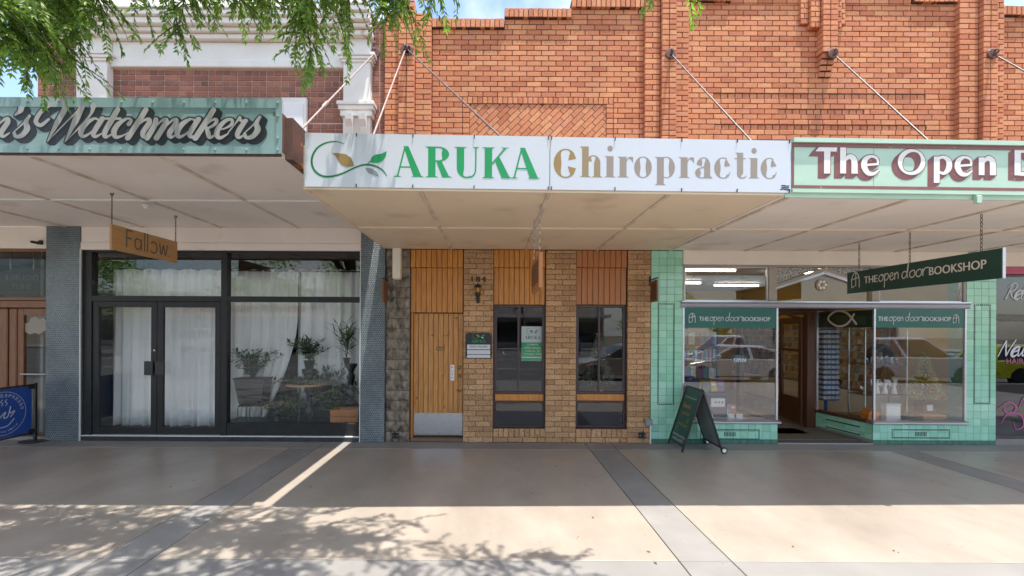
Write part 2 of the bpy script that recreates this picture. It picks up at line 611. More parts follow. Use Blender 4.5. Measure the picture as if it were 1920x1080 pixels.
def aruka(width):
    f = Flat(); x = 0
    for c in 'ARUKA':
        g, a = serif_caps(c)
        f.join(g, x, 0); x += a + (0.03 if c != 'K' else -0.05)
    b = f.bounds(); k = width / (b[1] - b[0])
    out = Flat(); out.join(f, -b[0] * k, 0, k)
    return out
def low(ch):
    """Fat-face lower case, x-height 1. Returns shape and advance."""
    f = Flat(); t = 0.36; h = 0.06
    def foot(x0, x1, y=0):
        f.poly([(x0 - .13, y), (x1 + .13, y), (x1, y + h), (x0, y + h)])
    if ch == 'C':
        f.arc(0.62, 0.63, 0.62, 0.68, 48, 312, 0.40, 0.06)
        f.poly([(1.05, 1.10), (1.16, 0.86), (0.76, 0.78), (0.80, 1.0), (0.9, 1.22)])
        f.poly([(1.05, 0.15), (1.16, 0.40), (0.74, 0.50), (0.80, 0.25), (0.9, 0.06)])
        return f, 1.27
    if ch == 'h':
        f.box(0.13, 0, 0.13 + t - .02, 1.42); f.poly([(0.02, 1.42), (0.14, 1.42), (0.14, 1.32)]); foot(0.13, 0.47)
        f.arc(0.71, 0.66, 0.37, 0.36, 0, 165, t - .05, 0.05); f.box(0.75, 0, 1.08, 0.67); foot(0.75, 1.08)
        return f, 1.24
    if ch == 'i':
        f.box(0.13, 0, 0.13 + t, 1.0); f.poly([(0.0, 1), (0.14, 1), (0.14, 0.93)]); foot(0.13, 0.13 + t)
        f.poly([(0.31 + 0.14 * math.cos(a * math.pi / 10), 1.36 + 0.14 * math.sin(a * math.pi / 10)) for a in range(20)])
        return f, 0.65
    if ch == 'r':
        f.box(0.13, 0, 0.13 + t, 1.0); f.poly([(0.0, 1), (0.14, 1), (0.14, 0.93)]); foot(0.13, 0.13 + t)
        f.stroke([(0.46, 0.72), (0.55, 0.90), (0.68, 0.965)], [0.05, 0.05, 0.07], caps=False)
        f.poly([(0.60, 1.0), (0.83, 1.0), (0.83, 0.70), (0.74, 0.84), (0.60, 0.93)])
        return f, 0.86
    if ch == 'o':
        f.arc(0.46, 0.5, 0.46, 0.52, 0, 360, 0.33, 0.04, 40)
        return f, 0.99
    if ch == 'p':
        f.box(0.13, -0.36, 0.13 + t, 1.0); f.poly([(0.0, 1), (0.14, 1), (0.14, 0.93)]); foot(0.13, 0.13 + t, -0.36)
        f.arc(0.62, 0.5, 0.45, 0.52, -128, 128, 0.33, 0.04)
        return f, 1.14
    if ch == 'a':
        f.box(0.48, 0.06, 0.80, 0.66); f.arc(0.46, 0.62, 0.34, 0.40, 0, 120, 0.32, 0.045)
        f.poly([(0.08, 0.66), (0.36, 0.58), (0.38, 0.80), (0.29, 0.98), (0.14, 0.85)])
        f.arc(0.36, 0.255, 0.35, 0.265, 90, 300, 0.30, 0.04); f.stroke([(0.34, 0.50), (0.50, 0.56)], 0.05, smooth=False, caps=False)
        f.poly([(0.48, 0.0), (0.95, 0.0), (0.80, h + .04), (0.48, 0.10)])
        return f, 0.99
    if ch == 'c':
        f.arc(0.47, 0.5, 0.47, 0.52, 62, 318, 0.34, 0.045)
        f.poly([(0.62, 0.96), (0.84, 0.62), (0.54, 0.56), (0.55, 0.80)])
        f.stroke([(0.60, 0.02), (0.74, 0.12), (0.84, 0.32)], [0.08, 0.06, 0.03], caps=False)
        return f, 0.93
    if ch == 't':
        f.box(0.13, 0.20, 0.13 + t - .03, 1.26); f.box(0.0, 0.94, 0.58, 1.0); f.poly([(0.02, 1.26), (0.14, 1.26), (0.14, 1.18)])
        f.arc(0.40, 0.22, 0.27, 0.24, 180, 300, 0.27, 0.06); f.stroke([(0.50, 0.01), (0.62, 0.12)], 0.05, smooth=False, caps=False)
        return f, 0.66

def leaf_logo():
    """The looping stem with three leaves; box about 1.0 x 0.48. Returns (stem, gold leaf, green leaf, grey leaf)."""
    st = Flat()
    st.stroke([(0.43, 0.46), (0.33, 0.485), (0.20, 0.465), (0.09, 0.39), (0.03, 0.26), (0.05, 0.13), (0.14, 0.045), (0.26, 0.03), (0.42, 0.075), (0.58, 0.155),
               (0.70, 0.19), (0.82, 0.175), (0.92, 0.12), (0.97, 0.05)], [.008, .014, .02, .024, .026, .026, .026, .026, .022, .022, .024, .024, .018, .008], n=7)
    st.stroke([(0.72, 0.19), (0.76, 0.235)], 0.012, smooth=False)
    go = Flat().poly([(0.28, 0.335), (0.36, 0.335), (0.45, 0.325), (0.52, 0.28), (0.55, 0.215), (0.56, 0.17), (0.47, 0.155), (0.40, 0.185), (0.36, 0.24), (0.33, 0.295)])
    gr = Flat().poly([(0.76, 0.225), (0.78, 0.29), (0.83, 0.325), (0.90, 0.335), (0.97, 0.37), (0.955, 0.30), (0.92, 0.245), (0.86, 0.215), (0.80, 0.215)])
    gy = Flat().poly([(0.70, 0.15), (0.735, 0.15), (0.79, 0.14), (0.84, 0.105), (0.86, 0.06), (0.875, 0.035), (0.80, 0.06), (0.735, 0.085)])
    return st, go, gr, gy

SCRIPT = {
 # brush script, x-height 1, upright (slanted when set): list of (points, widths)
 'W': [([(-.35, .95), (-.62, .62), (-.95, .85), (-.85, 1.45), (-.40, 1.85), (.05, 1.88), (.22, 1.5), (.14, .8), (.05, -.28)], [.16, .24, .26, .24, .22, .24, .32, .32, .05]),
       ([(.05, -.28), (.55, .75), (1.02, 1.62)], [.05, .10, .16]), ([(1.02, 1.62), (1.0, .9), (.92, -.30)], [.34, .36, .05]),
       ([(.92, -.30), (1.35, .55), (1.62, 1.25), (1.56, 1.72)], [.05, .12, .16, .34])],
 'a': [([(.78, .86), (.48, 1.0), (.16, .72), (.08, .3), (.26, .02), (.52, .16), (.74, .5)], [.12, .16, .30, .32, .22, .14, .10]),
       ([(.86, 1.0), (.76, .5), (.74, .15), (.92, .02), (1.16, .2)], [.30, .30, .28, .2, .08])],
 't': [([(.42, 1.5), (.34, .85), (.27, .25), (.42, .0), (.72, .2)], [.30, .32, .30, .22, .08]), ([(.02, 1.0), (.75, 1.0)], [.16, .16])],
 'c': [([(.66, .70), (.70, .92), (.46, 1.0), (.16, .72), (.08, .32), (.28, .0), (.58, .06), (.88, .3)], [.26, .18, .16, .28, .32, .24, .14, .08])],
 'h': [([(.40, 1.5), (.28, .8), (.10, -.05)], [.30, .32, .32]), ([(.20, .35), (.48, .85), (.72, .98), (.84, .78), (.74, .25), (.90, .0), (1.16, .2)], [.08, .14, .22, .30, .30, .2, .08])],
 'm': [([(.10, .98), (.16, .6), (.05, -.05)], [.26, .30, .32]), ([(.12, .3), (.36, .82), (.56, .98), (.66, .76), (.52, -.05)], [.08, .14, .22, .30, .32]),
       ([(.60, .3), (.86, .82), (1.06, .98), (1.17, .76), (1.06, .22), (1.22, .0), (1.48, .2)], [.08, .14, .22, .30, .30, .2, .08])],
 'k': [([(.40, 1.5), (.28, .8), (.10, -.05)], [.30, .32, .32]), ([(.20, .42), (.50, .90), (.72, .98), (.80, .78), (.58, .54), (.32, .5)], [.08, .14, .2, .22, .16, .08]),
       ([(.44, .52), (.62, .25), (.80, .0), (1.08, .2)], [.2, .28, .22, .08])],
 'e': [([(.10, .42), (.42, .50), (.66, .72), (.56, .98), (.30, .92), (.10, .55), (.14, .16), (.38, -.02), (.70, .22)], [.08, .12, .2, .18, .22, .30, .30, .22, .08])],
 'r': [([(.0, .25), (.18, .8), (.26, 1.1)], [.08, .12, .2]), ([(.26, 1.08), (.40, .90), (.62, .92)], [.2, .16, .26]), ([(.60, .90), (.50, .45), (.50, .15), (.66, .0), (.90, .2)], [.26, .30, .28, .2, .08])],
 's': [([(.0, .2), (.30, .7), (.46, 1.12)], [.08, .12, .20]), ([(.46, 1.1), (.42, .78), (.62, .42), (.50, .06), (.22, .0), (.08, .18)], [.16, .28, .34, .28, .2, .2])],
 "'": [([(.16, 1.6), (.18, 1.4), (.0, 1.15)], [.34, .30, .08])],
 'n': [([(.10, .98), (.16, .6), (.05, -.05)], [.26, .30, .32]), ([(.12, .3), (.36, .82), (.56, .98), (.66, .76), (.56, .22), (.74, .0), (.98, .2)], [.08, .14, .22, .30, .30, .2, .08])],
}
ADV = {'W': 1.42, 'a': 1.0, 't': .62, 'c': .80, 'h': 1.0, 'm': 1.34, 'k': .94, 'e': .66, 'r': .78, 's': .72, "'": .28, 'n': .86}
def script(text, grow=0.0, dx=0.0, dy=0.0, shear=0.38):
    f = Flat(); x = 0
    for c in text:
        if c == ' ':
            x += .5; continue
        for pts, w in SCRIPT[c]:
            P = [(x + p[0] + shear * p[1] + dx, p[1] + dy) for p in pts]
            f.stroke(P, [max(.03, q) + grow for q in w], n=6)
        x += ADV[c]
    return f

# uncial letters for the green fascia, x-height 1, cap 1.45: filled outlines and strokes
def uncial(ch, g=0.0):
    f = Flat(); w = 0.36 + g
    S = lambda p, ws=w, **k: f.stroke(p, ws, n=7, **k)
    B = lambda x0, y0, x1, y1: f.box(x0 - g / 2, y0 - g / 2, x1 + g / 2, y1 + g / 2)
    if ch == 'T':
        B(.40, 0, .76, 1.28); f.poly([(-.10 - g, 1.22 - g / 2), (1.10 + g, 1.22 - g / 2), (1.16 + g, 1.45 + g / 2), (.1 - g / 2, 1.45 + g / 2)]); return f, 1.18
    if ch == 'h':
        B(.02, 0, .36, 1.45); S([(.30, .72), (.55, .93), (.80, .80), (.85, .45)], [.12 + g, .26 + g, .34 + g, .36 + g], caps=False); B(.67, 0, 1.03, .5); return f, 1.12
    if ch == 'e':
        S([(.96, .52), (.90, .86), (.55, .98), (.22, .78), (.16, .42), (.36, .08), (.70, .02), (1.02, .24)], [.10 + g, .16 + g, .14 + g, .30 + g, .36 + g, .28 + g, .18 + g, .08 + g], caps=False)
        S([(.30, .50), (.98, .56)], .12 + g, caps=False); return f, 1.14
    if ch == 'O':
        L = []; Q = []
        for i in range(41):
            a = 2 * math.pi * i / 40; k = .15 + .15 * abs(math.cos(a + .55)) ** 1.3
            L.append((.80 + (.80 + g / 2) * math.cos(a), .70 + (.72 + g / 2) * math.sin(a)))
            Q.append((.80 + (.80 - k - g / 2) * math.cos(a), .70 + (.72 - k * .8 - g / 2) * math.sin(a)))
        f.strip(L, Q); return f, 1.68
    if ch == 'p':
        B(.02, -.48, .36, .98); S([(.30, .90), (.60, .95), (.88, .74), (.88, .34), (.62, .06), (.34, .12)], [.14 + g, .18 + g, .32 + g, .34 + g, .18 + g, .12 + g], caps=False); return f, 1.10
    if ch == 'n':
        B(.02, 0, .36, .98); S([(.30, .72), (.55, .93), (.80, .80), (.85, .45)], [.12 + g, .26 + g, .34 + g, .36 + g], caps=False); B(.67, 0, 1.03, .5); return f, 1.12
    if ch == 'D':
        B(.05, 0, .42, 1.45); S([(.2, 1.35), (.8, 1.33), (1.25, .95), (1.25, .45), (.85, .1), (.2, .10)], [.2 + g, .22 + g, .36 + g, .38 + g, .22 + g, .2 + g], caps=False); return f, 1.5
    if ch == 'o':
        f.arc(.52, .5, .52 + g / 2, .5 + g / 2, 0, 360, .34 + g, .14 + g); return f, 1.12
    if ch == 'r':
        B(.02, 0, .36, .98); S([(.30, .72), (.5, .92), (.74, .9)], [.12 + g, .2 + g, .3 + g]); return f, .86

def hand_open_door():
    """'open door' in loose mono-line handwriting; about 3.4 wide, x-height .42."""
    f = Flat(); w = .055
    s = lambda *p: f.stroke(list(p), w, n=6)
    s((.28, .40), (.08, .36), (.0, .15), (.12, .0), (.30, .10), (.36, .34), (.20, .42), (.30, .30))
    s((.46, .42), (.44, .05), (.42, -.38)); s((.45, .30), (.62, .44), (.74, .28), (.62, .05), (.46, .06))
    s((.82, .20), (1.02, .26), (1.04, .40), (.90, .40), (.82, .18), (.94, .0), (1.12, .10))
    s((1.18, .40), (1.18, .02)); s((1.18, .25), (1.34, .42), (1.42, .30), (1.42, .04))
    s((2.02, .34), (1.82, .40), (1.68, .20), (1.78, .0), (1.98, .14), (2.08, .50), (2.12, .86)); s((2.10, .80), (2.02, .30), (2.06, .02))
    for x in (2.2, 2.62):
        s((x + .20, .40), (x + .02, .30), (x + .02, .08), (x + .18, .0), (x + .34, .16), (x + .30, .38), (x + .16, .40))
    s((3.04, .40), (3.05, .02)); s((3.05, .22), (3.18, .42), (3.40, .44))
    return f
def door_mark():
    """Little arched door drawn with a few lines; about .62 wide, 1 tall."""
    f = Flat(); w = .055
    s = lambda *p, **k: f.stroke(list(p), w, n=6, **k)
    s((.02, .05), (.0, .55), (.10, .82), (.30, 1.0), (.50, .86), (.60, .60), (.62, .05))
    s((.02, .05), (.34, .18), (.34, .98), smooth=False); s((.0, .55), (.60, .68), smooth=False)
    return f
def bookshop_logo(width, mark='start', bold=.0):
    """'THE open door BOOKSHOP' with the door mark before or after; lower-left at 0, 0."""
    f = Flat(); x = 0.0
    if mark == 'start':
        f.join(door_mark(), x, -.22, .95); x += .95
    t = word('THE', .42, .92, .012); f.join(t, x, 0); x += 1.02
    f.join(hand_open_door(), x, .0, .88, .92); x += 3.02
    t = word('BOOKSHOP', .42, 2.65, .012); f.join(t, x, 0); x += 2.75
    if mark == 'end':
        f.join(door_mark(), x + .1, -.22, .85); x += .75
    k = width / x
    o = Flat(); o.join(f, 0, 0, k)
    return o
# ------------------------------------------------------------------ shared materials
ORANGE = [(0.531, 0.172, 0.08), (0.635, 0.232, 0.105), (0.704, 0.28, 0.129), (0.669, 0.25, 0.117), (0.755, 0.353, 0.167), (0.583, 0.194, 0.096), (0.686, 0.289, 0.158), (0.73, 0.306, 0.129)]
BROWN = [(0.23, 0.098, 0.067), (0.368, 0.149, 0.098), (0.31, 0.121, 0.081), (0.437, 0.19, 0.121), (0.27, 0.115, 0.083)]
SPECK = [(0.54, 0.315, 0.15), (0.66, 0.399, 0.202), (0.48, 0.273, 0.137), (0.6, 0.357, 0.182), (0.705, 0.434, 0.234)]
GREEN = [(.20, .48, .30), (.25, .55, .36), (.22, .50, .36), (.28, .58, .40), (.21, .46, .28)]
def brickm(n, pal, rnd, **k):
    return mat(n, (1, 1, 1), (.74, .70, .66), scale=38, rough=.86, bump=.003, bscale=110, rnd=rnd, pal=pal, grime=(1.1, .78, 1.12, (1, 1, .45)), **k)
m_ob_o, m_ob_a = brickm('orange_brick_single', ORANGE, 'obj'), brickm('orange_brick_mass', ORANGE, 'attr')
m_bb_o, m_bb_a = brickm('brown_brick_single', BROWN, 'obj'), brickm('brown_brick_mass', BROWN, 'attr')
m_sb_o = brickm('speckled_brick_single', SPECK, 'obj', speck=((.07, .04, .025), 48, .60))
m_sb_a = brickm('speckled_brick_mass', SPECK, 'attr', speck=((.07, .04, .025), 48, .60))
m_mortar_d = mat('dark_mortar', (.09, .055, .04), (.055, .036, .028), scale=30, rough=.95, bump=.003)
m_mortar_l = mat('pale_mortar', (.60, .52, .45), (.48, .41, .35), scale=30, rough=.95, bump=.003)
m_mortar_s = mat('brown_mortar', (.20, .13, .08), (.15, .10, .065), scale=30, rough=.95, bump=.003)
m_render = mat('white_render', (.80, .77, .72), (.73, .67, .59), scale=2.2, rough=.75, bump=.0015, bscale=35, speck=((.52, .42, .32), 3.2, .70))
m_soffit_pink = mat('pinkish_white_soffit_paint', (.88, .785, .71), (.80, .70, .625), scale=1.1, rough=.6, bump=.001, bscale=12, speck=((.50, .38, .28), 1.7, .60, .30))
m_soffit_cream = mat('cream_soffit_paint', (.82, .655, .475), (.75, .59, .42), scale=1.1, rough=.55, bump=.001, bscale=12, speck=((.44, .32, .20), 1.7, .60, .30))
m_cream = mat('cream_paint', (.86, .77, .66), (.79, .70, .59), scale=2, rough=.55)
m_stain = mat('stained_batten_paint', (.80, .69, .58), (.50, .38, .28), scale=3.5, rough=.65, detail=7)
m_white = mat('white_paint', (.80, .79, .77), (.75, .73, .70), scale=3, rough=.5)
m_charcoal = mat('charcoal_frame_paint', (.020, .020, .020), (.03, .029, .028), scale=9, rough=.45, spec=.3)
m_black = mat('black_metal', (.012, .012, .013), (.022, .021, .02), scale=20, rough=.4)
m_steel = mat('brushed_steel', (.55, .55, .56), (.42, .42, .43), scale=14, rough=.32, metal=1.0, stretch=(1, 1, 12))
m_alu = mat('polished_aluminium', (.62, .63, .68), (.52, .52, .57), scale=4, rough=.28, metal=.85, stretch=(.3, 1, 9))
m_rod = mat('weathered_rod_paint', (.38, .30, .27), (.22, .15, .12), scale=14, rough=.55)
m_rod_d = mat('brown_rod_paint', (.07, .045, .04), (.13, .10, .095), scale=12, rough=.5, stretch=(.5, .5, .5))
m_plate = mat('brown_iron_plate', (.10, .045, .035), (.16, .08, .06), scale=18, rough=.6)
m_rust = mat('rusty_sheet_iron', (.16, .07, .045), (.07, .045, .04), scale=5, rough=.75, bump=.002, speck=((.34, .13, .03), 7, .63))
m_timber = mat('orange_stained_timber', (.66, .275, .05), (.40, .15, .028), scale=7, rough=.42, stretch=(6, 6, .5), bump=.0008, bscale=30)
m_timber_old = mat('worn_honey_timber', (.64, .305, .085), (.38, .16, .042), scale=8, rough=.5, stretch=(8, 8, .45), bump=.001, bscale=30, speck=((.17, .085, .035), 9, .66))
m_timber_red = mat('reddish_stained_timber', (.47, .18, .055), (.36, .135, .042), scale=7, rough=.42, stretch=(6, 6, .5), bump=.0008, bscale=30)
m_door_brown = mat('dark_varnished_timber', (.115, .04, .018), (.075, .027, .013), scale=7, rough=.35, stretch=(5, 5, .5))
m_cafe_timber = mat('cafe_frame_timber', (.25, .095, .035), (.15, .052, .02), scale=7, rough=.4, stretch=(5, 5, .5))
m_sign_timber = mat('oiled_sign_timber', (.50, .27, .10), (.40, .20, .07), scale=6, rough=.45, stretch=(8, .6, 8))
m_winframe = mat('purplish_brown_window_frame', (.05, .030, .032), (.075, .045, .045), scale=12, rough=.4)
m_glass = glass_mat('window_glass')
m_glass_shop = glass_mat('bookshop_window_glass', (.94, .95, .945), .075, 1.0)
m_glass_dark = glass_mat('tinted_window_glass', (.55, .56, .57), .05, 1.0)
m_glass_salon = glass_mat('salon_window_glass', (.6, .6, .62), .06, 1.2)
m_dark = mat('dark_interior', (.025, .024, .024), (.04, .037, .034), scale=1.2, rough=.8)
m_greyint = mat('grey_interior_wall', (.22, .21, .20), (.17, .16, .155), scale=1.2, rough=.8)
m_ifloor = mat('interior_floor', (.15, .12, .085), (.11, .085, .06), scale=2, rough=.5)
m_yellow = mat('yellow_interior_wall', (.62, .37, .045), (.55, .32, .04), scale=1.2, rough=.7)
m_carpet = mat('grey_entry_carpet', (.12, .105, .095), (.085, .075, .07), scale=60, rough=.95, bump=.003, bscale=300)
m_mat = mat('black_door_mat', (.014, .014, .016), (.022, .022, .024), scale=60, rough=.95, bump=.004, bscale=240)
m_sign_white = mat('white_sign_panel', (.59, .605, .635), (.56, .575, .60), scale=1.1, rough=.32)
m_sign_green = mat('letter_green', (.004, .30, .085), (.004, .27, .075), scale=4, rough=.4)
m_stem_green = mat('stem_green', (.006, .17, .05), (.005, .15, .045), scale=4, rough=.4)
m_gold = mat('letter_gold', (.32, .205, .065), (.29, .185, .06), scale=4, rough=.4)
m_gold2 = mat('letter_dull_gold', (.32, .225, .115), (.29, .205, .105), scale=4, rough=.4)
m_taupe = mat('letter_taupe', (.30, .245, .195), (.28, .228, .18), scale=4, rough=.4)
m_grey_l = mat('letter_grey', (.24, .25, .26), (.22, .23, .24), scale=4, rough=.4)
m_ink = mat('black_ink', (.010, .010, .012), (.014, .014, .016), scale=8, rough=.45)
m_teal = mat('weathered_teal_paint', (.27, .395, .385), (.21, .325, .32), scale=3.2, rough=.42, stretch=(1, 1, .35), bump=.001, bscale=9, speck=((.16, .12, .09), 9, .735))
m_script = mat('silver_grey_lettering', (.42, .40, .38), (.36, .345, .33), scale=5, rough=.5)
m_script_dk = mat('navy_black_lettering', (.016, .020, .027), (.025, .028, .034), scale=6, rough=.5)
m_mint = mat('mint_fascia_paint', (.47, .62, .47), (.41, .56, .425), scale=2.4, rough=.5, stretch=(1, 1, 3), bump=.0006, bscale=18)
m_plum = mat('plum_brown_paint', (.255, .095, .085), (.21, .075, .068), scale=6, rough=.55, speck=((.40, .26, .20), 22, .69))
m_offwhite = mat('off_white_lettering', (.80, .76, .70), (.74, .70, .62), scale=6, rough=.5)
m_deepgreen = mat('deep_green_sign_paint', (.012, .045, .032), (.018, .058, .042), scale=3, rough=.35)
m_tealfilm = mat('teal_window_film', (.006, .10, .078), (.008, .12, .09), scale=1.4, rough=.25)
m_cream_let = mat('cream_lettering', (.74, .66, .57), (.70, .62, .53), scale=6, rough=.5)
m_curtain = mat('white_sheer_curtain', (.90, .89, .88), (.85, .84, .83), scale=3, rough=.85)
m_navy = mat('navy_cloth', (.010, .018, .06), (.016, .026, .08), scale=6, rough=.7)
m_tinsel = mat('gold_tinsel', (.55, .38, .05), (.35, .24, .03), scale=60, rough=.3, metal=.7)
m_slab = mat('beige_sealed_concrete', (.415, .35, .288), (.335, .281, .228), scale=.8, rough=.34, bump=.0006, bscale=160, rvar=.12, detail=8, speck=((.22, .17, .13), 26, .70), grime=(.9, .74, 1.12, (1, .45, 1)))
m_slab_g = mat('grey_concrete_band', (.285, .265, .245), (.215, .20, .185), scale=1.6, rough=.6, bump=.0012, bscale=190, detail=8, speck=((.12, .11, .10), 30, .70))
m_slab_e = mat('pale_grey_concrete', (.265, .247, .228), (.215, .20, .185), scale=1.3, rough=.6, bump=.001, bscale=170, detail=8, speck=((.16, .14, .12), 24, .72))
m_joint = mat('joint_filler', (.05, .045, .04), (.035, .03, .028), scale=20, rough=.95)
m_asphalt = mat('asphalt', (.10, .098, .095), (.13, .127, .122), scale=1.2, rough=.85, bump=.003, bscale=150)
m_line = mat('white_road_paint', (.72, .72, .70), (.6, .6, .58), scale=9, rough=.7)
m_ground = mat('dry_ground', (.20, .16, .11), (.15, .13, .08), scale=.4, rough=.95)
m_leaf = leaf_mat('tree_leaves', (.10, .19, .03), (.27, .38, .085), .45)
m_bark = mat('bark', (.085, .065, .05), (.05, .04, .032), scale=14, rough=.9, bump=.006, bscale=30)
m_leaf_in = leaf_mat('pot_plant_leaves', (.02, .065, .014), (.055, .13, .03), .25)

# ------------------------------------------------------------------ ground, road, pavement
KERB_Y = -8.7
g = box('ground', m_ground, None, -150, 150, -160, 60, -.60, -.25); tag(g, kind='structure')
p = box('pavement', m_joint, None, -30, 40, KERB_Y, 0.0, -.24, -.022); tag(p, kind='structure')
def slab(x0, x1, y0, y1, m, j=.004, z=0.0):
    return box('slab', m, p, x0 + j, x1 - j, y0 + j, y1 - j, -.04, z, .004)
BANDS = [(-12.37, -11.95), (-7.75, -7.34), (-3.13, -2.72), (1.49, 1.91), (6.11, 6.53), (10.73, 11.15)]
YB, YO = -.42, -3.79
xs = [-17.0] + [v for b in BANDS for v in b] + [15.7]
for i in range(len(xs) - 1):
    band = i % 2 == 1
    a, b = xs[i], xs[i + 1]
    slab(a, b, YO, YB, m_slab_g if band else m_slab)
    slab(a, b, -6.1, YO, m_slab_g if band else m_slab_e)
    slab(a, b, KERB_Y, -6.1, m_slab_g if band else m_slab_e)
    slab(a, b, YB, 0.0, m_slab_g, z=.002)
k = box('kerb', m_slab_e, None, -30, 40, KERB_Y - .15, KERB_Y, -.4, .0, .02); tag(k, kind='structure')
r = box('road', m_asphalt, None, -60, 70, -36, KERB_Y - .15, -.45, -.15); tag(r, kind='structure')
k = box('kerb', m_slab_e, None, -60, 70, -36.15, -36, -.4, -.01, .02); tag(k, kind='structure')
q = box('far_pavement', m_slab_e, None, -60, 70, -42, -36.15, -.4, -.012); tag(q, kind='structure')
for yy in (-15.4, -22.0, -28.8):
    mk = box('road_marking', m_line, None, -55, 65, yy - .06, yy + .06, -.16, -.146); tag(mk, kind='structure')
for i in range(24):
    xx = -40 + i * 3.4
    mk = box('road_marking', m_line, None, xx, xx + .09, -33.4, -28.9, -.16, -.1455); tag(mk, kind='structure')

# ------------------------------------------------------------------ brick laying
BC = .0847          # course height
BRICK_MESH = {}
def brick_geo(w, h, d, rs, ch=.004):
    j = lambda s=.0012: rs.uniform(-s, s)
    hw, hh = w / 2, h / 2
    v = []
    for sx, sz in ((-1, -1), (1, -1), (1, 1), (-1, 1)):
        v.append((sx * hw, d, sz * hh))
    for sx, sz in ((-1, -1), (1, -1), (1, 1), (-1, 1)):
        v.append((sx * hw + j(), ch + abs(j(.002)), sz * hh + j()))
    for sx, sz in ((-1, -1), (1, -1), (1, 1), (-1, 1)):
        c = ch * rs.uniform(.7, 1.6)
        v.append((sx * (hw - c), j(.0007), sz * (hh - c)))
    f = [(8, 9, 10, 11)]
    for i in range(4):
        n = (i + 1) % 4
        f.append((4 + i, 4 + n, 8 + n, 8 + i)); f.append((i, n, 4 + n, 4 + i))
    return v, f
def lay_bricks(items, parent, m_one, m_mass, limit=300, depth=.05, name='brick', key=None):
    """items: (cx, cz, w, h, yfront, angle). The first `limit` (by key) are objects, the rest one joined part."""
    items = sorted(items, key=key) if key else items
    rs = random.Random(3)
    V = []; Fc = []; A = []
    for i, (cx, cz, w, h, yf, an) in enumerate(items):
        if i < limit:
            kk = (round(w / .006), round(h / .004), rs.randrange(4), m_one.name)
            if kk not in BRICK_MESH:
                v, f = brick_geo(w, h, depth, rs)
                BRICK_MESH[kk] = setmesh(name, v, f, m_one)
            o = bpy.data.objects.new(name, BRICK_MESH[kk])
            o.location = (cx, yf + rs.uniform(-.0006, .0006), cz)
            o.rotation_euler = (0, -an, 0)
            attach(o, parent)
        else:
            v, f = brick_geo(w, h, depth, rs)
            c, s = math.cos(an), math.sin(an)
            n = len(V); yo = yf + rs.uniform(-.0008, .0008)
            V += [(cx + x * c - z * s, yo + y, cz + x * s + z * c) for x, y, z in v]
            Fc += [tuple(q + n for q in qq) for qq in f]
            A += [rs.random()] * len(f)
    if V:
        me = setmesh('brickwork', V, Fc, m_mass)
        at = me.attributes.new('rnd', 'FLOAT', 'FACE')
        at.data.foreach_set('value', A)
        o = attach(bpy.data.objects.new('brickwork', me), parent)
        o['kind'] = 'stuff'
def courses(x0, x1, z0, z1, yf, zb=0.0, L=.2375, J=.010, bond='run', skip=None, C=BC, off=0.0):
    out = []
    i0 = int(math.floor((z0 - zb) / C + .01)); i1 = int(math.ceil((z1 - zb) / C - .01))
    for i in range(i0, i1):
        za, zt = max(z0, zb + i * C), min(z1, zb + (i + 1) * C)
        if zt - za < .03: continue
        if bond == 'run':
            e = [x0]; x = x0 - L + ((off + (L / 2 if i % 2 else 0)) % L)
            while x < x1:
                if x > x0 + .035 and x < x1 - .035: e.append(x)
                x += L
            e.append(x1)
        elif bond == 'stack2':
            e = [x0, (x0 + x1) / 2, x1]
        elif bond == 'alt':
            e = [x0, x1] if i % 2 else [x0, (x0 + x1) / 2, x1]
        elif bond == 'head':
            n = max(1, int(round((x1 - x0) / (L / 2)))); e = [x0 + (x1 - x0) * q / n for q in range(n + 1)]
        elif bond == 'eng':      # a course of stretchers, a course of headers
            l = L if i % 2 else L / 2
            e = [x0]; x = x0 + (l / 2 if i % 2 else l)
            while x < x1 - .04:
                e.append(x); x += l
            e.append(x1)
        for a, b in zip(e[:-1], e[1:]):
            cx, cz = (a + b) / 2, (za + zt) / 2
            y = yf
            if skip:
                s = skip(cx, cz, i)
                if s is None: continue
                y += s
            out.append((cx, cz, b - a - J, zt - za - J, y, 0.0))
    return out
# ------------------------------------------------------------------ orange brick building (upper wall)
YC = 150
ob = thing('brick_building', 'orange brick building with stepped parapet and tall piers above the white sign', 'building', (3.2, 0, 3.2))
X = lambda px, py=YC: wx(px, py)
xl, xr = X(723), X(1990)
z_low = 4.55
z1 = wz(55, 877); z2 = wz(37.5, 1007); z3 = wz(20, 1137)
ZB = z1 - 40 * BC
zc = lambda i: ZB + i * BC
steps1 = [(X(810), X(945), z1), (X(945), X(1070), zc(42)), (X(1070), X(1207), zc(44))]
zs_l1, zs_l2, zs_c = zc(45) + .03, zc(47) + .03, zc(50)
steps2 = [(X(1286), X(1368), zs_l1), (X(1368), X(1498), zs_l2), (X(1498), X(1580), zs_c), (X(1580), X(1708), zs_l2), (X(1708), X(1791), zs_l1)]
z_r = wz(32, 1900)
steps3 = [(X(1871), xr, z_r)]
items = []
wall = MB()
MY = .016
wall.box(xl, xr, MY, .30, 3.16, z_low)
for a, b, zt in steps1 + steps2 + steps3:
    wall.box(a, b, MY, .26, z_low + .001, zt)
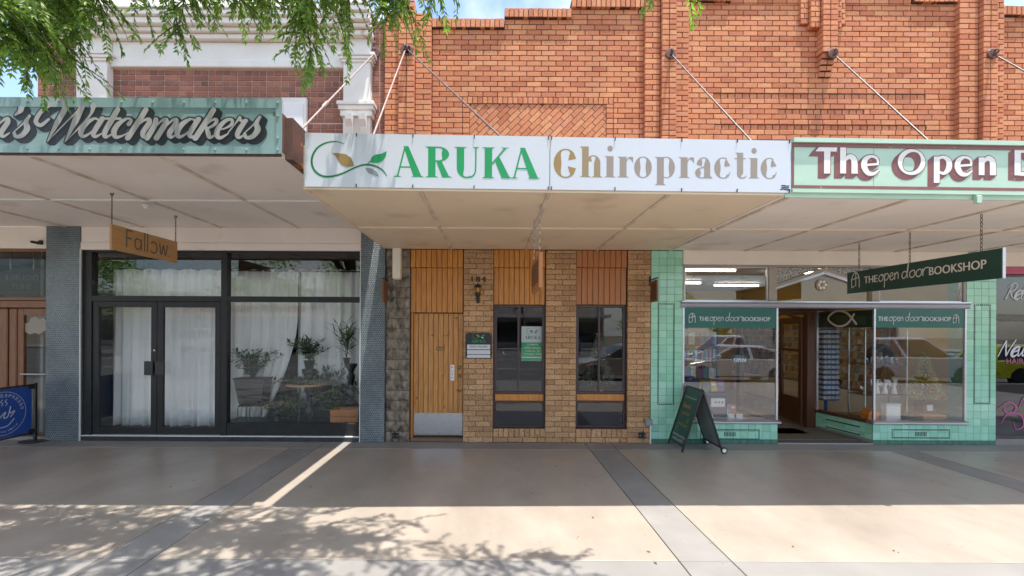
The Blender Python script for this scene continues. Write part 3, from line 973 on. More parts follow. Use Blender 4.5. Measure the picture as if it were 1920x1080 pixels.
# the framed diagonal panel
fx0, fx1 = X(867, 225), X(1150, 225)
px0, px1 = X(880.5, 225), X(1136.5, 225)
zf = wz(187, 1008); zp = wz(199.5, 1008)
zfc = ZB + round((zf - ZB) / BC) * BC
zp = zfc - (zf - zp)
a0, b0 = steps1[0][0], steps1[-1][1]
items += courses(a0, fx0, z_low, zfc, 0, ZB) + courses(fx1, b0, z_low, zfc, 0, ZB, off=.07) + courses(a0, b0, zfc, z1, 0, ZB)
items += courses(steps1[1][0], b0, z1, steps1[1][2], 0, ZB, off=.05) + courses(steps1[2][0], b0, steps1[1][2], steps1[2][2], 0, ZB, off=.03)
n = int(round((fx1 - fx0) / .082))
for i in range(n):
    w_ = (fx1 - fx0) / n
    items.append((fx0 + (i + .5) * w_, (zfc + zp) / 2, w_ - .009, zfc - zp - .009, -.001, 0))
for xa, xb in ((fx0, px0), (px1, fx1)):
    items += courses(xa, xb, z_low, zp, -.001, ZB, bond='head', L=(xb - xa) * 2)
# centre bay with its three recessed bands
bands = [(185, 1338, 1735), (214, 1460, 1620), (243, 1340, 1737)]
bi = {}
for yy, xa, xb in bands:
    bi[int(math.floor((wz(yy, (xa + xb) / 2) - ZB) / BC))] = (X(xa, yy), X(xb, yy))
def skip2(cx, cz, i):
    if i in bi: return None
    return 0.0
a0, b0 = steps2[0][0], steps2[-1][1]
items += courses(a0, b0, z_low, zs_l1, 0, ZB, skip=skip2, off=.1)
items += courses(steps2[1][0], steps2[3][1], zs_l1, zs_l2, 0, ZB + .03, off=.1)
for i, (xa, xb) in bi.items():
    items += [(c[0], c[1], c[2], c[3], .0135, 0) for c in courses(xa, xb, zc(i), zc(i + 1), 0, ZB, bond='head')]
    items += courses(a0, xa, zc(i), zc(i + 1), 0, ZB, off=.1) + courses(xb, b0, zc(i), zc(i + 1), 0, ZB, off=.1)
items += courses(steps3[0][0], xr, z_low, z_r, 0, ZB, off=.04)
# piers: flank, centre, flank
def pier(xa, xb, xc, xd, ztop):
    for u, v_, yf, bond in ((xa, xb, -.08, 'alt'), (xb, xc, -.15, 'stack2'), (xc, xd, -.08, 'alt')):
        zt = ztop[0] if yf > -.1 else ztop[1]
        wall.box(u + .012, v_ - .012, yf + MY, .26, z_low, zt)
        items.extend(courses(u, v_, z_low, zt, yf, ZB, bond=bond))
pier(X(723), X(750), X(780), X(810), (wz(30, 800), wz(12, 770)))
pier(X(1206), X(1234.5), X(1262), X(1288), (zc(49), zc(52)))
pier(X(1789), X(1825), X(1853), X(1873), (zc(49), zc(52)))
# the corbelled pier hanging between the bays
for u, v_, yb, yf in ((1497, 1512, 53, -.05), (1512, 1530, 60, -.10), (1530.5, 1559, 107, -.15), (1559, 1570, 60, -.10), (1570, 1581, 53, -.05)):
    zb_ = ZB + round((wz(yb, 1540) - ZB) / BC) * BC
    ua, va = X(u, 70), X(v_, 70)
    wall.box(ua + .012, va - .012, yf + MY, MY - .001, zb_ + .01, zc(50))
    items += courses(ua, va, zb_, zc(50), yf, ZB, bond='stack2' if v_ - u > 20 else 'alt')
zz = ZB + round((wz(107, 1540) - ZB) / BC) * BC
for j, (u, v_, yf) in enumerate(((1532, 1558, -.12), (1532, 1557, -.09), (1533, 1557, -.06), (1533, 1556, -.03))):
    items += courses(X(u, 120), X(v_, 120), zz - (j + 1) * BC, zz - j * BC, yf, ZB, bond='stack2')
    wall.box(X(u, 120) + .012, X(v_, 120) - .012, yf + MY, MY - .001, zz - (j + 1) * BC + .004, zz - j * BC)
wall.build('wall', m_mortar_d, ob)
dist = lambda q: (q[0] - .3) ** 2 + (q[1] - 5.6) ** 2 * 1.2 + (0 if q[4] > -.01 else .5)
lay_bricks(items, ob, m_ob_o, m_ob_a, 290, depth=.16, key=dist)
# diagonal bricks, cut to the panel
def clip(poly, x0, x1, z0, z1):
    for ax, lim, sg in ((0, x0, 1), (0, x1, -1), (1, z0, 1), (1, z1, -1)):
        out = []
        for i in range(len(poly)):
            p, q_ = poly[i], poly[(i + 1) % len(poly)]
            dp, dq = (p[ax] - lim) * sg, (q_[ax] - lim) * sg
            if dp >= 0: out.append(p)
            if dp * dq < 0:
                t = dp / (dp - dq); out.append((p[0] + (q_[0] - p[0]) * t, p[1] + (q_[1] - p[1]) * t))
        poly = out
        if len(poly) < 3: return []
    return poly
wall2 = MB().box(px0 - .02, px1 + .02, .028, .06, z_low, zp + .01).build('panel_backing', m_mortar_d, ob)
c45 = math.sqrt(.5)
for row in range(-30, 60):
    for k_ in range(-30, 40):
        u0 = k_ * .238 + (row % 3) * .08; v0 = row * .084
        quad = [(u0, v0), (u0 + .229, v0), (u0 + .229, v0 + .075), (u0, v0 + .075)]
        P = [(px0 + (u - v) * c45, z_low + (u + v) * c45) for u, v in quad]
        P = clip(P, px0 + .003, px1 - .003, z_low, zp - .004)
        if len(P) >= 3 and max(q_[1] for q_ in P) - min(q_[1] for q_ in P) > .03 and max(q_[0] for q_ in P) - min(q_[0] for q_ in P) > .02:
            if max(q_[1] for q_ in P) > 4.9:
                MB().prism(P, .012 + random.uniform(-.0015, .0015), .035).build('brick', m_ob_o, ob)
# coping: bricks on edge
cop = []
CP = .058
def coping(a, b, z, h=.146, right_ret=False):
    n = max(1, int(round((b - a) / .0805)))
    w_ = (b - a) / n
    for i in range(n):
        cop.append((a + (i + .5) * w_, z + h / 2 + random.uniform(-.003, .003), w_ - .009, h - .004, -CP, 0))
for a, b, zt in steps1 + steps2[:2] + steps2[3:] + steps3:
    coping(a, b, zt)
    MB().box(a + .004, b - .004, -CP + .014, .27, zt + .001, zt + .136).build('coping_bed', m_mortar_d, ob)
lay_bricks(cop, ob, m_ob_o, m_ob_a, 400, depth=.2, name='coping_brick')
# the mass behind the parapet: roof and party walls
MB().box(xl, xr, .30, 9.0, 3.16, 5.4).build('roof', m_greyint, ob)
ant = MB().tube([(X(996, 10), .8, 6.0), (X(996, 10), .8, 7.6)], .008).build('aerial', m_black, ob)

# ------------------------------------------------------------------ brown brick building with white cornice
lb = thing('rendered_building', 'brown brick building with white rendered cornice and pilasters above the teal watchmaker sign', 'building', (-4.6, 0, 3.5))
bx0, bx1 = X(70), X(722.5)
MB().box(bx0, bx1, .010, .30, 3.5, wz(36, 430)).build('wall', m_mortar_l, lb)
MB().box(bx0, bx1, .30, 9.0, 3.5, 5.6).build('roof', m_greyint, lb)
za = wz(130, 430)
it = courses(bx0, X(155), 4.75, za, 0, 4.75, L=.238, bond='eng', C=.0865) + courses(X(212), X(648), 5.2, za, 0, 4.75, L=.238, bond='eng', C=.0865)
it += courses(X(560, 220), X(648), 4.75, 5.2, 0, 4.75, L=.238, bond='eng', C=.0865) + courses(X(698), X(722), 4.75, wz(40, 710), 0, 4.75, L=.238, bond='eng', C=.0865)
it += courses(bx0, X(155), za, wz(60, 120), 0, 4.75, L=.238, bond='eng', C=.0865)
lay_bricks(it, lb, m_bb_o, m_bb_a, 300, key=lambda q: abs(q[0] + 4.2) + abs(q[1] - 5.9))
prof = [(115, 130, -.06), (80, 115, -.02), (70, 80, -.10), (62, 70, -.16), (50, 62, -.24), (40, 50, -.29), (33, 40, -.31)]
for i, (ya, yb, pr) in enumerate(prof):
    nm = ['architrave', 'frieze', 'bed_moulding', 'bed_moulding', 'corona', 'cornice', 'cornice'][i]
    MB().box(X(212 if i < 2 else 112), X(648 if i < 2 else 703), pr, .02, wz(yb, 430) + .0015, wz(ya, 430) - .0015, .012).build(nm, m_render, lb)
def pil(xa, xb, low=False):
    P = -.12
    MB().box(X(xa), X(xb), P, .012, 3.9, wz(36, 430), .008).build('pilaster', m_render, lb)
    for ya, yb, w_, pr in ((107, 113, 9, .05), (113, 119, 6, .035), (119, 124, 3, .02)):
        MB().box(X(xa - w_), X(xb + w_), P - pr, .012, wz(yb, 430) + .001, wz(ya, 430) - .001, .006).build('capital', m_render, lb)
    for i, (ya, yb, pr) in enumerate(prof[2:]):
        MB().box(X(xa - 4), X(xb + 5), pr - .12, .0, wz(yb, 430) + .003, wz(ya, 430) - .003, .01).build('cornice_break', m_render, lb)
    if low:
        for ya, yb, w_, pr in ((200, 207, 9, .09), (207, 215, 7, .07), (215, 226, 4, .045)):
            MB().box(X(xa - w_, 210), X(xb + w_, 210), P - pr, .012, wz(yb, 670) + .001, wz(ya, 670) - .001, .006).build('capital', m_render, lb)
        for u in (656, 681):
            MB().prism_x([(P - .14, wz(226, 670)), (P - .13, wz(236, 670)), (P - .07, wz(246, 670)), (P - .03, wz(262, 670)), (.0, wz(262, 670)), (.0, wz(226, 670))], X(u, 240), X(u + 12, 240)).build('bracket', m_render, lb)
pil(155, 212); pil(648, 698, True)
rr = rect(530, 186, 577, 262)
MB().box(rr[0], rr[1], -.06, .012, rr[2] - .4, rr[3], .01).build('window_hood', m_render, lb)
MB().box(rr[0] + .05, rr[1] - .05, -.075, -.058, rr[2] - .4, rr[3] - .09, .004).build('blind_panel', m_white, lb)
MB().box(X(150), X(576), -.02, .25, wz(33, 430) + .001, wz(-14, 430), .01).build('parapet', m_render, lb)
# pale building glimpsed through the leaves beyond the brown bricks
fb = thing('rendered_house', 'pale rendered building end glimpsed through leaves beyond the brown brick wall', 'building', (-12, 6, 0))
MB().box(-20, -8.2, 5.0, 12, 0, 7.2, .02).build('wall', m_render, fb)
MB().box(-20.2, -8.0, 4.8, 12.2, 7.2, 7.35).build('roof', m_greyint, fb)

# ------------------------------------------------------------------ awnings
def Yf(x): return -3.18 + .0246 * (x + 1.77)
def soffit_batten(m, parent, x0, x1, y0, y1, z):
    return box('batten', m, parent, x0, x1, y0, y1, z - .016, z + .004, .003)
# watchmaker awning
zs = 3.48
AX1 = wx(527, 235, -3.18)
wa = thing('awning', 'high street awning with pinkish white soffit carrying the teal watchmaker sign', 'awning', (-6, -1.6, zs))
MB().box(-14, AX1, -3.16, -.002, zs + .012, 3.86).build('deck', m_rust, wa)
xe = [-14, -12.0, -10.74, -9.48, -8.22, -6.96, -5.70, -4.44, -3.18, AX1]
for i in range(len(xe) - 1):
    for (ya, yb) in ((-3.16, -1.585), (-1.585, -.003)):
        box('soffit_sheet', m_soffit_pink, wa, xe[i] + .003, xe[i + 1] - .003, ya + .003, yb - .003, zs, zs + .0135)
for x_ in xe[1:-1]:
    soffit_batten(m_stain, wa, x_ - .022, x_ + .022, -3.10, -.01, zs)
soffit_batten(m_white, wa, -14, AX1 - .02, -1.606, -1.564, zs - .0015)
soffit_batten(m_soffit_pink, wa, -14, AX1 - .02, -3.155, -3.09, zs - .002)
soffit_batten(m_soffit_pink, wa, AX1 - .06, AX1 - .001, -3.09, -.02, zs - .003)
MB().box(AX1 + .001, AX1 + .075, -3.10, -.06, zs - .035, 3.84).build('side_sheet', m_rust, wa)
MB().box(-14, AX1, -3.185, -3.163, zs - .035, zs + .03).build('edge_strip', m_plate, wa)
# shared low awning: two tenancies
zl = 3.15
def low_awning(name, label, x0, x1, joints, m, mb_):
    t = thing(name, label, 'awning', ((x0 + x1) / 2, -1.6, zl))
    d = MB()
    d.add([(x0, Yf(x0) + .02, zl + .013), (x1, Yf(x1) + .02, zl + .013), (x1, -.17, zl + .013), (x0, -.17, zl + .013),
           (x0, Yf(x0) + .02, 3.56), (x1, Yf(x1) + .02, 3.56), (x1, -.17, 3.62), (x0, -.17, 3.62)],
          [(0, 3, 2, 1), (4, 5, 6, 7), (0, 1, 5, 4), (1, 2, 6, 5), (2, 3, 7, 6), (3, 0, 4, 7)])
    d.box(x0, x1, -.171, .0, zl + .013, 3.6)
    d.build('deck', m_rust, t)
    e = [x0] + joints + [x1]
    for i in range(len(e) - 1):
        for ya, yb in ((None, -1.57), (-1.57, 0.0)):
            a, b = e[i] + .003, e[i + 1] - .003
            y0a = Yf(a) + .02 if ya is None else ya + .003
            y0b = Yf(b) + .02 if ya is None else ya + .003
            MB().prism_z([(a, y0a), (b, y0b), (b, yb - .003), (a, yb - .003)], zl, zl + .0135).build('soffit_sheet', m, t)
    for x_ in joints:
        soffit_batten(m_stain, t, x_ - .02, x_ + .02, Yf(x_) + .06, -.01, zl)
    soffit_batten(mb_, t, x0 + .01, x1 - .01, -1.59, -1.55, zl - .0015)
    return t
aw1 = low_awning('awning', 'cream lined awning under the white chiropractic sign', -1.765, 2.775, [-.70, .52, 1.67], m_soffit_cream, m_soffit_cream)
aw2 = low_awning('awning', 'cream lined awning edged in mint green under the bookshop fascia', 2.779, 12.0, [2.86, 4.08, 5.30, 6.52, 7.74, 8.96], m_soffit_pink, m_soffit_cream)
def strip_along(name, m, parent, x0, x1, dy0, dy1, z0, z1, bev=.0):
    """Bar that follows the slightly skewed awning edge."""
    d = MB()
    d.add([(x0, Yf(x0) + dy0, z0), (x1, Yf(x1) + dy0, z0), (x1, Yf(x1) + dy1, z0), (x0, Yf(x0) + dy1, z0),
           (x0, Yf(x0) + dy0, z1), (x1, Yf(x1) + dy0, z1), (x1, Yf(x1) + dy1, z1), (x0, Yf(x0) + dy1, z1)],
          [(0, 3, 2, 1), (4, 5, 6, 7), (0, 1, 5, 4), (1, 2, 6, 5), (2, 3, 7, 6), (3, 0, 4, 7)])
    return d.build(name, m, parent)
strip_along('edge_board', m_soffit_cream, aw1, -1.765, 2.775, .0, .019, zl - .012, 3.55)
strip_along('edge_board', m_mint, aw2, 2.779, 12.0, .0, .019, zl - .03, 3.60)
MB().box(-1.781, -1.7665, Yf(-1.77), -.06, zl - .01, 3.55).build('side_board', m_soffit_cream, aw1)
box('bracket_tab', m_mint, aw2, wx(1828, 370, -3.05), wx(1838, 370, -3.05), -3.07, -3.03, zl - .075, zl + .0, .004)
# ------------------------------------------------------------------ stay rods
def rod(a, b, m, label, r_=.011, turn=None):
    t = thing('stay_rod', label, 'rod', b, 'awning stay rods')
    MB().tube([a, b], r_, 8).build('rod', m, t)
    MB().lathe([(.0, -.012), (.075, -.012), (.085, 0), (.075, .018), (.03, .05), (.03, .06)][::-1], (a[0], a[1] + .0, a[2]), 12, 'Y').build('wall_plate', m_plate, t)
    MB().torus((a[0], a[1] - .06, a[2]), .035, .013, 'X', 10, 6).build('eye', m_plate, t)
    MB().box(b[0] - .03, b[0] + .03, b[1] - .05, b[1] + .05, b[2] - .012, b[2] + .015, .004).build('foot', m_plate, t)
    if turn:
        d = Vector(b) - Vector(a)
        p0, p1 = Vector(a) + d * turn, Vector(a) + d * (turn + .06)
        MB().tube([p0, p0 + d * .01, p1 - d * .01, p1], [.012, .022, .022, .012], 8).build('turnbuckle', m, t)
    return t
rod((X(704, 100), -.02, wz(100, 704)), (-2.02, -2.72, 3.875), m_rod, 'pale stay rod with turnbuckle holding up the watchmaker awning', turn=.72)
rod((X(764, 104), -.165, wz(104, 764)), (-1.34, -2.75, 3.58), m_rod, 'pale straight stay rod rising from the white sign to the end brick pier')
rod((X(769, 106), -.165, wz(106, 769)), (.33, -2.72, 3.58), m_rod_d, 'dark slanting stay rod crossing in front of the diagonal brick panel')
for px_, lab in ((1250, 'stay rod fixed to the brick pier above the word chiropractic'), (1548, 'stay rod fixed under the corbelled brick pier above the green sign'), (1840, 'stay rod fixed to the last brick pier above the bookshop sign')):
    a = (X(px_, 114), -.165, wz(112, px_))
    rod(a, (a[0] + {1250: .36, 1548: -.2, 1840: 0}[px_], -2.4, 3.585), m_rod_d, lab)

# ------------------------------------------------------------------ fascia signs
U, V_ = Vector((1, 0, 0)), Vector((0, 0, 1))
def fpt(px, py, Y):                     # pixel -> (x, z) on a sign plane
    return wx(px, py, Y), wz(py, px, Y)
# teal watchmaker sign
ws = thing('fascia_sign', 'weathered teal metal sign lettered Watchmakers in grey script on the high awning', 'sign', (-5, -3.2, zs))
Yw = -3.20
zt, zb_ = wz(185, 300, Yw), wz(287, 300, Yw)
xs1 = wx(528, 235, Yw)
MB().box(-14, xs1, Yw, Yw + .012, zb_, zt).build('panel', m_teal, ws)
hs = .085
MB().box(-14, xs1, Yw - .008, Yw + .0, zt - hs, zt + .004).build('top_flange', m_teal, ws)
MB().box(-14, xs1, Yw - .008, Yw + .0, zb_ - .004, zb_ + hs * .72).build('bottom_flange', m_teal, ws)
MB().box(xs1 - .05, xs1 + .003, Yw - .012, Yw - .001, zb_ - .004, zt + .004).build('end_flange', m_teal, ws)
bolt = MB().lathe([(.011, 0), (.010, .005), (.006, .008)], (0, 0, 0), 8, 'Y')
bolt.v = [(x, -y, z) for x, y, z in bolt.v]
bm = setmesh('bolt', bolt.v, bolt.f, m_teal)
for i in range(14):
    for z_ in (zt - hs * .45, zb_ + .03):
        o = bpy.data.objects.new('bolt', bm); o.location = (xs1 - .03 - i * .29, Yw - .009 if i else Yw - .013, z_); attach(o, ws)
for z_ in (zt - .16, zb_ + .14):
    o = bpy.data.objects.new('bolt', bm); o.location = (xs1 - .03, Yw - .013, z_); attach(o, ws)
xh = .170                                # x-height in metres
txt = "n's Watchmakers"
f0 = script(txt)
b = f0.bounds()
xa, _ = fpt(64, 235, Yw); xb_, _ = fpt(492, 235, Yw)
x1s = script(' '.join([])) if False else None
def adv(t): return sum(.5 if c == ' ' else ADV[c] for c in t)
full_b = script('Watchmakers').bounds()
ksx = (xb_ - xa) / (full_b[1] - full_b[0])
ox = xa - full_b[0] * ksx - (adv("n's ") + .62) * ksx
_, base_z = fpt(300, 258, Yw)
def put_script(name, m, grow, dx, dy, off):
    f = Flat()
    f.join(script("n's", grow, dx, dy), 0, 0, ksx, xh)
    f.join(script('Watchmakers', grow, dx, dy), (adv("n's ") + .62) * ksx, 0, ksx, xh)
    lay(name, f, m, ws, (ox, Yw, base_z), U, V_, off, 4e-6)
for i in range(1, 7):
    put_script('letter_shade', m_script_dk, .13, .036 * i, -.030 * i, .001 + .0012 * (7 - i) * .3)
put_script('letter_outline', m_script_dk, .13, 0, 0, .0045)
put_script('lettering', m_script, -.03, 0, 0, .0075)

# white chiropractic sign
cs = thing('fascia_sign', 'white two-panel sign reading ARUKA Chiropractic with leafy green emblem on awning edge', 'sign', (.5, -3.15, zl))
def on_fascia(px, py, lift=.02):
    """Pixel -> point on the skewed fascia plane, lifted in front of it."""
    dx, dy = unroll(px, py)
    # solve y = Yf(x) - lift with x = dx * (y + CD) / F
    kx = dx / F
    y = (-3.18 + .0246 * 1.77 - lift + .0246 * kx * CD) / (1 - .0246 * kx)
    return Vector((kx * (y + CD), y, CH - dy * (y + CD) / F))
UF = Vector((1, .0246, 0)).normalized()
ztop, zbot = on_fascia(1030, 256).z, on_fascia(1030, 355.5).z
for xa, xb_ in ((571.5, 1030.3), (1031.8, 1483)):
    A, B = on_fascia(xa, 300), on_fascia(xb_, 300)
    d = MB()
    th = .014
    d.add([(A.x, A.y, zbot), (B.x, B.y, zbot), (B.x, B.y + th, zbot), (A.x, A.y + th, zbot), (A.x, A.y, ztop), (B.x, B.y, ztop), (B.x, B.y + th, ztop), (A.x, A.y + th, ztop)],
          [(0, 3, 2, 1), (4, 5, 6, 7), (0, 1, 5, 4), (1, 2, 6, 5), (2, 3, 7, 6), (3, 0, 4, 7)])
    d.build('panel', m_sign_white, cs)
def flat_on_fascia(name, fl, m, px, py, off=.0007, parent=cs):
    return lay(name, fl, m, parent, on_fascia(px, py), UF, V_, off)
kf = (on_fascia(1000, 300) - on_fascia(900, 300)).length / 100   # metres per pixel here
fl = aruka(275 * kf); flat_on_fascia('lettering', fl, m_sign_green, 737, 331.5).name
h_ = fl.bounds()
for v in cs.children[-1].data.vertices:
    v.co.z = on_fascia(737, 331.5).z + (v.co.z - on_fascia(737, 331.5).z) * (57 * kf / h_[3])
st, go, gr, gy = leaf_logo()
for nm, g_, m_ in (('emblem_stem', st, m_stem_green), ('emblem_leaf', go, m_gold), ('emblem_leaf', gr, m_sign_green), ('emblem_leaf', gy, m_grey_l)):
    f = Flat(); f.join(g_, 0, 0, 147 * kf, 143 * kf); flat_on_fascia(nm, f, m_, 580, 335, .0007 if nm == 'emblem_stem' else .002)
xsz = 40.5 * kf
pos = [('C', 1038, m_gold, 1.0), ('h', 1086.5, m_gold2, 1.0), ('i', 1132.5, m_taupe, .98), ('r', 1157, m_taupe, .96), ('o', 1189, m_taupe, .96), ('p', 1227, m_taupe, .96), ('r', 1271.5, m_taupe, .96), ('a', 1303, m_taupe, .95),
       ('c', 1339, m_taupe, .95), ('t', 1377, m_taupe, .95), ('i', 1402.5, m_taupe, .95), ('c', 1426, m_taupe, .95)]
for ch, px_, m_, k_ in pos:
    g_, a_ = low(ch); f = Flat(); f.join(g_, 0, 0, xsz * .90, xsz * k_)
    flat_on_fascia('letter', f, m_, px_, 331.5 + (px_ - 1038) * .0078)
f = Flat()
for r_, (yy, ww) in enumerate(((8, 14), (4.6, 13), (1.2, 17))):
    f.stroke([(-ww / 2 * kf, yy * kf), (-ww / 6 * kf, (yy + .8) * kf), (ww / 6 * kf, (yy - .4) * kf), (ww / 2 * kf, yy * kf)], 2.2 * kf)
flat_on_fascia('maker_mark', f, m_ink, 1472, 356.5)
clipm = setmesh('clip', [(-.004, -.004, -.016), (.004, -.004, -.016), (.006, -.004, .016), (-.002, -.004, .016), (-.004, .004, -.016), (.004, .004, -.016), (.006, .004, .016), (-.002, .004, .016)],
                [(0, 1, 2, 3), (7, 6, 5, 4), (0, 4, 5, 1), (1, 5, 6, 2), (2, 6, 7, 3), (3, 7, 4, 0)], m_black)
for px_ in (668, 774, 889, 1028, 1034, 1153, 1278, 1382, 1480):
    for top in (True, False):
        q = on_fascia(px_, 300, .024)
        o = bpy.data.objects.new('clip', clipm); o.location = (q.x, q.y - .003, ztop - .014 if top else zbot + .012); attach(o, cs)

# mint bookshop fascia
gs = thing('fascia_sign', 'mint green painted fascia reading The Open D in white uncial letters with plum shading', 'sign', (6, -3.1, zl))
zt2, zb2 = on_fascia(1700, 271).z, on_fascia(1700, 357.5).z
def fascia_bar(name, m, xa, xb_, z0, z1, lift, th, parent):
    A, B = Vector((xa, Yf(xa) - lift, 0)), Vector((xb_, Yf(xb_) - lift, 0))
    d = MB()
    d.add([(A.x, A.y, z0), (B.x, B.y, z0), (B.x, B.y + th, z0), (A.x, A.y + th, z0), (A.x, A.y, z1), (B.x, B.y, z1), (B.x, B.y + th, z1), (A.x, A.y + th, z1)],
          [(0, 3, 2, 1), (4, 5, 6, 7), (0, 1, 5, 4), (1, 2, 6, 5), (2, 3, 7, 6), (3, 0, 4, 7)])
    return d.build(name, m, parent)
xg0 = on_fascia(1485.5, 310).x
xj = on_fascia(1639, 310).x
fascia_bar('panel', m_mint, xg0, xj - .002, zb2, zt2, .014, .013, gs)
fascia_bar('panel', m_mint, xj + .002, 12.0, zb2, zt2, .014, .013, gs)
fascia_bar('top_moulding', m_mint, xg0, 12.0, zt2 + .001, zt2 + .042, .045, .05, gs)
fascia_bar('border_strip', m_plum, xg0, 12.0, zt2 - .036, zt2 - .001, .024, .009, gs)
fascia_bar('border_strip', m_plum, xg0, 12.0, zb2 + .012, zb2 + .040, .019, .004, gs)
fascia_bar('border_strip', m_plum, xg0 + .001, xg0 + .02, zb2 + .041, zt2 - .037, .018, .003, gs)
fascia_bar('bottom_moulding', m_mint, xg0, 12.0, zb2 - .03, zb2 - .001, .03, .03, gs)
ku = 34.5 * kf                           # x-height
lets = [('T', 1531, 325.5), ('h', 1573.5, 325.5), ('e', 1614, 326.5), ('O', 1682, 327.5), ('p', 1749, 327), ('e', 1789, 328), ('n', 1833, 328.5), ('D', 1899, 329)]
def uncials(name, m, g_, dx, dy, off):
    for ch, px_, py_ in lets:
        s_, a_ = uncial(ch, g_); f = Flat(); f.join(s_, dx, dy, ku * .98, ku)
        lay(name, f, m, gs, on_fascia(px_, py_, .014), UF, V_, off)
for i in range(1, 6):
    uncials('letter_shade', m_plum, .10, -.012 * i * .8, -.008 * i, .0006 + .0006 * (6 - i))
uncials('letter_outline', m_plum, .10, 0, 0, .0046)
uncials('letter', m_offwhite, 0, 0, 0, .0066)
# ------------------------------------------------------------------ shopfront helpers
def mosaic_mat(name, w, h, c1, c2, mortar, gap, rough=.2, bump=.002):
    m = bpy.data.materials.new(name); m.use_nodes = True
    t = m.node_tree; b = t.nodes['Principled BSDF']; L = t.links.new
    geo = t.nodes.new('ShaderNodeNewGeometry')
    sp = t.nodes.new('ShaderNodeSeparateXYZ'); L(geo.outputs['Position'], sp.inputs[0])
    ad = t.nodes.new('ShaderNodeMath'); L(sp.outputs['X'], ad.inputs[0]); L(sp.outputs['Y'], ad.inputs[1])
    cb = t.nodes.new('ShaderNodeCombineXYZ'); L(ad.outputs[0], cb.inputs['X']); L(sp.outputs['Z'], cb.inputs['Y'])
    br = t.nodes.new('ShaderNodeTexBrick')
    br.inputs['Scale'].default_value = 1.0
    br.inputs['Brick Width'].default_value = w; br.inputs['Row Height'].default_value = h
    br.inputs['Mortar Size'].default_value = gap; br.inputs['Mortar Smooth'].default_value = .6; br.inputs['Bias'].default_value = 0
    br.inputs['Color1'].default_value = (*c1, 1); br.inputs['Color2'].default_value = (*c2, 1); br.inputs['Mortar'].default_value = (*mortar, 1)
    br.offset = .5
    L(cb.outputs[0], br.inputs['Vector'])
    no = t.nodes.new('ShaderNodeTexNoise'); no.inputs['Scale'].default_value = 1.6; no.inputs['Detail'].default_value = 3
    L(geo.outputs['Position'], no.inputs['Vector'])
    mr = t.nodes.new('ShaderNodeMapRange'); mr.inputs['From Min'].default_value = .3; mr.inputs['From Max'].default_value = .7; mr.inputs['To Min'].default_value = .75; mr.inputs['To Max'].default_value = 1.25
    L(no.outputs['Fac'], mr.inputs['Value'])
    mx = t.nodes.new('ShaderNodeMix'); mx.data_type = 'RGBA'; mx.blend_type = 'MULTIPLY'; mx.inputs[0].default_value = 1
    L(br.outputs['Color'], mx.inputs[6]); L(mr.outputs['Result'], mx.inputs[7])
    L(mx.outputs[2], b.inputs['Base Color'])
    b.inputs['Roughness'].default_value = rough
    bp = t.nodes.new('ShaderNodeBump'); bp.inputs['Distance'].default_value = bump; bp.invert = True
    L(br.outputs['Fac'], bp.inputs['Height']); L(bp.outputs['Normal'], b.inputs['Normal'])
    MATS[name] = m
    return m
m_penny = mosaic_mat('blue_penny_mosaic', .034, .030, (.105, .145, .165), (.05, .075, .092), (.27, .29, .29), .0042)
m_darktile = mat('dark_base_tile', (.03, .032, .036), (.045, .046, .05), scale=6, rough=.35)
def marble_mat():
    m = mat('brown_marbled_glaze', (.30, .235, .165), (.035, .027, .022), scale=6.5, rough=.22, stretch=(1.9, 1, .9), detail=7, bump=.002, bscale=25)
    return m
m_marble = marble_mat()
GP = [(.31, .64, .455), (.36, .70, .52), (.33, .655, .50), (.40, .74, .57), (.28, .60, .42), (.34, .71, .48)]
m_gt_o = mat('green_glazed_tile', (1, 1, 1), (.90, .93, .92), scale=9, rough=.10, rnd='obj', pal=GP, spec=.6, bump=.0006, bscale=14)
m_gt_a = mat('green_glazed_tile_mass', (1, 1, 1), (.90, .93, .92), scale=9, rough=.10, rnd='attr', pal=GP, spec=.6, bump=.0006, bscale=14)
m_gt_dark = mat('dark_green_skirting_tile', (.06, .17, .13), (.10, .24, .18), scale=12, rough=.2)
m_grout = mat('green_grout', (.17, .30, .22), (.13, .24, .17), scale=20, rough=.9)
m_tessera = mat('black_and_white_tesserae', (.02, .03, .03), (.05, .06, .06), scale=90, rough=.3)

def window(parent, x0, x1, z0, z1, y, fw, m, gl, mull=(), rails=(), d=.06, gy=None, name='window'):
    """One glazed frame: four frame bars, mullions, rails and one pane per light."""
    gy = y + d * .5 if gy is None else gy
    w = MB().box(x0, x1, y, y + d, z1 - fw, z1, .004).build(name, m, parent)
    MB().box(x0, x1, y, y + d, z0, z0 + fw, .004).build('frame', m, w)
    MB().box(x0, x0 + fw, y + .001, y + d - .001, z0 + fw, z1 - fw, .004).build('frame', m, w)
    MB().box(x1 - fw, x1, y + .001, y + d - .001, z0 + fw, z1 - fw, .004).build('frame', m, w)
    xs_ = [x0 + fw] + [v for q in mull for v in (q - fw * .42, q + fw * .42)] + [x1 - fw]
    zs_ = [z0 + fw] + [v for q in rails for v in (q - fw * .42, q + fw * .42)] + [z1 - fw]
    for q in mull: MB().box(q - fw * .42, q + fw * .42, y + .002, y + d - .002, z0 + fw, z1 - fw, .003).build('mullion', m, w)
    for i in range(0, len(xs_), 2):
        for q in rails: MB().box(xs_[i], xs_[i + 1], y + .003, y + d - .003, q - fw * .42, q + fw * .42, .003).build('rail', m, w)
        for j in range(0, len(zs_), 2):
            MB().box(xs_[i] - .004, xs_[i + 1] + .004, gy, gy + .006, zs_[j] - .004, zs_[j + 1] + .004).build('pane', gl, w)
    return w
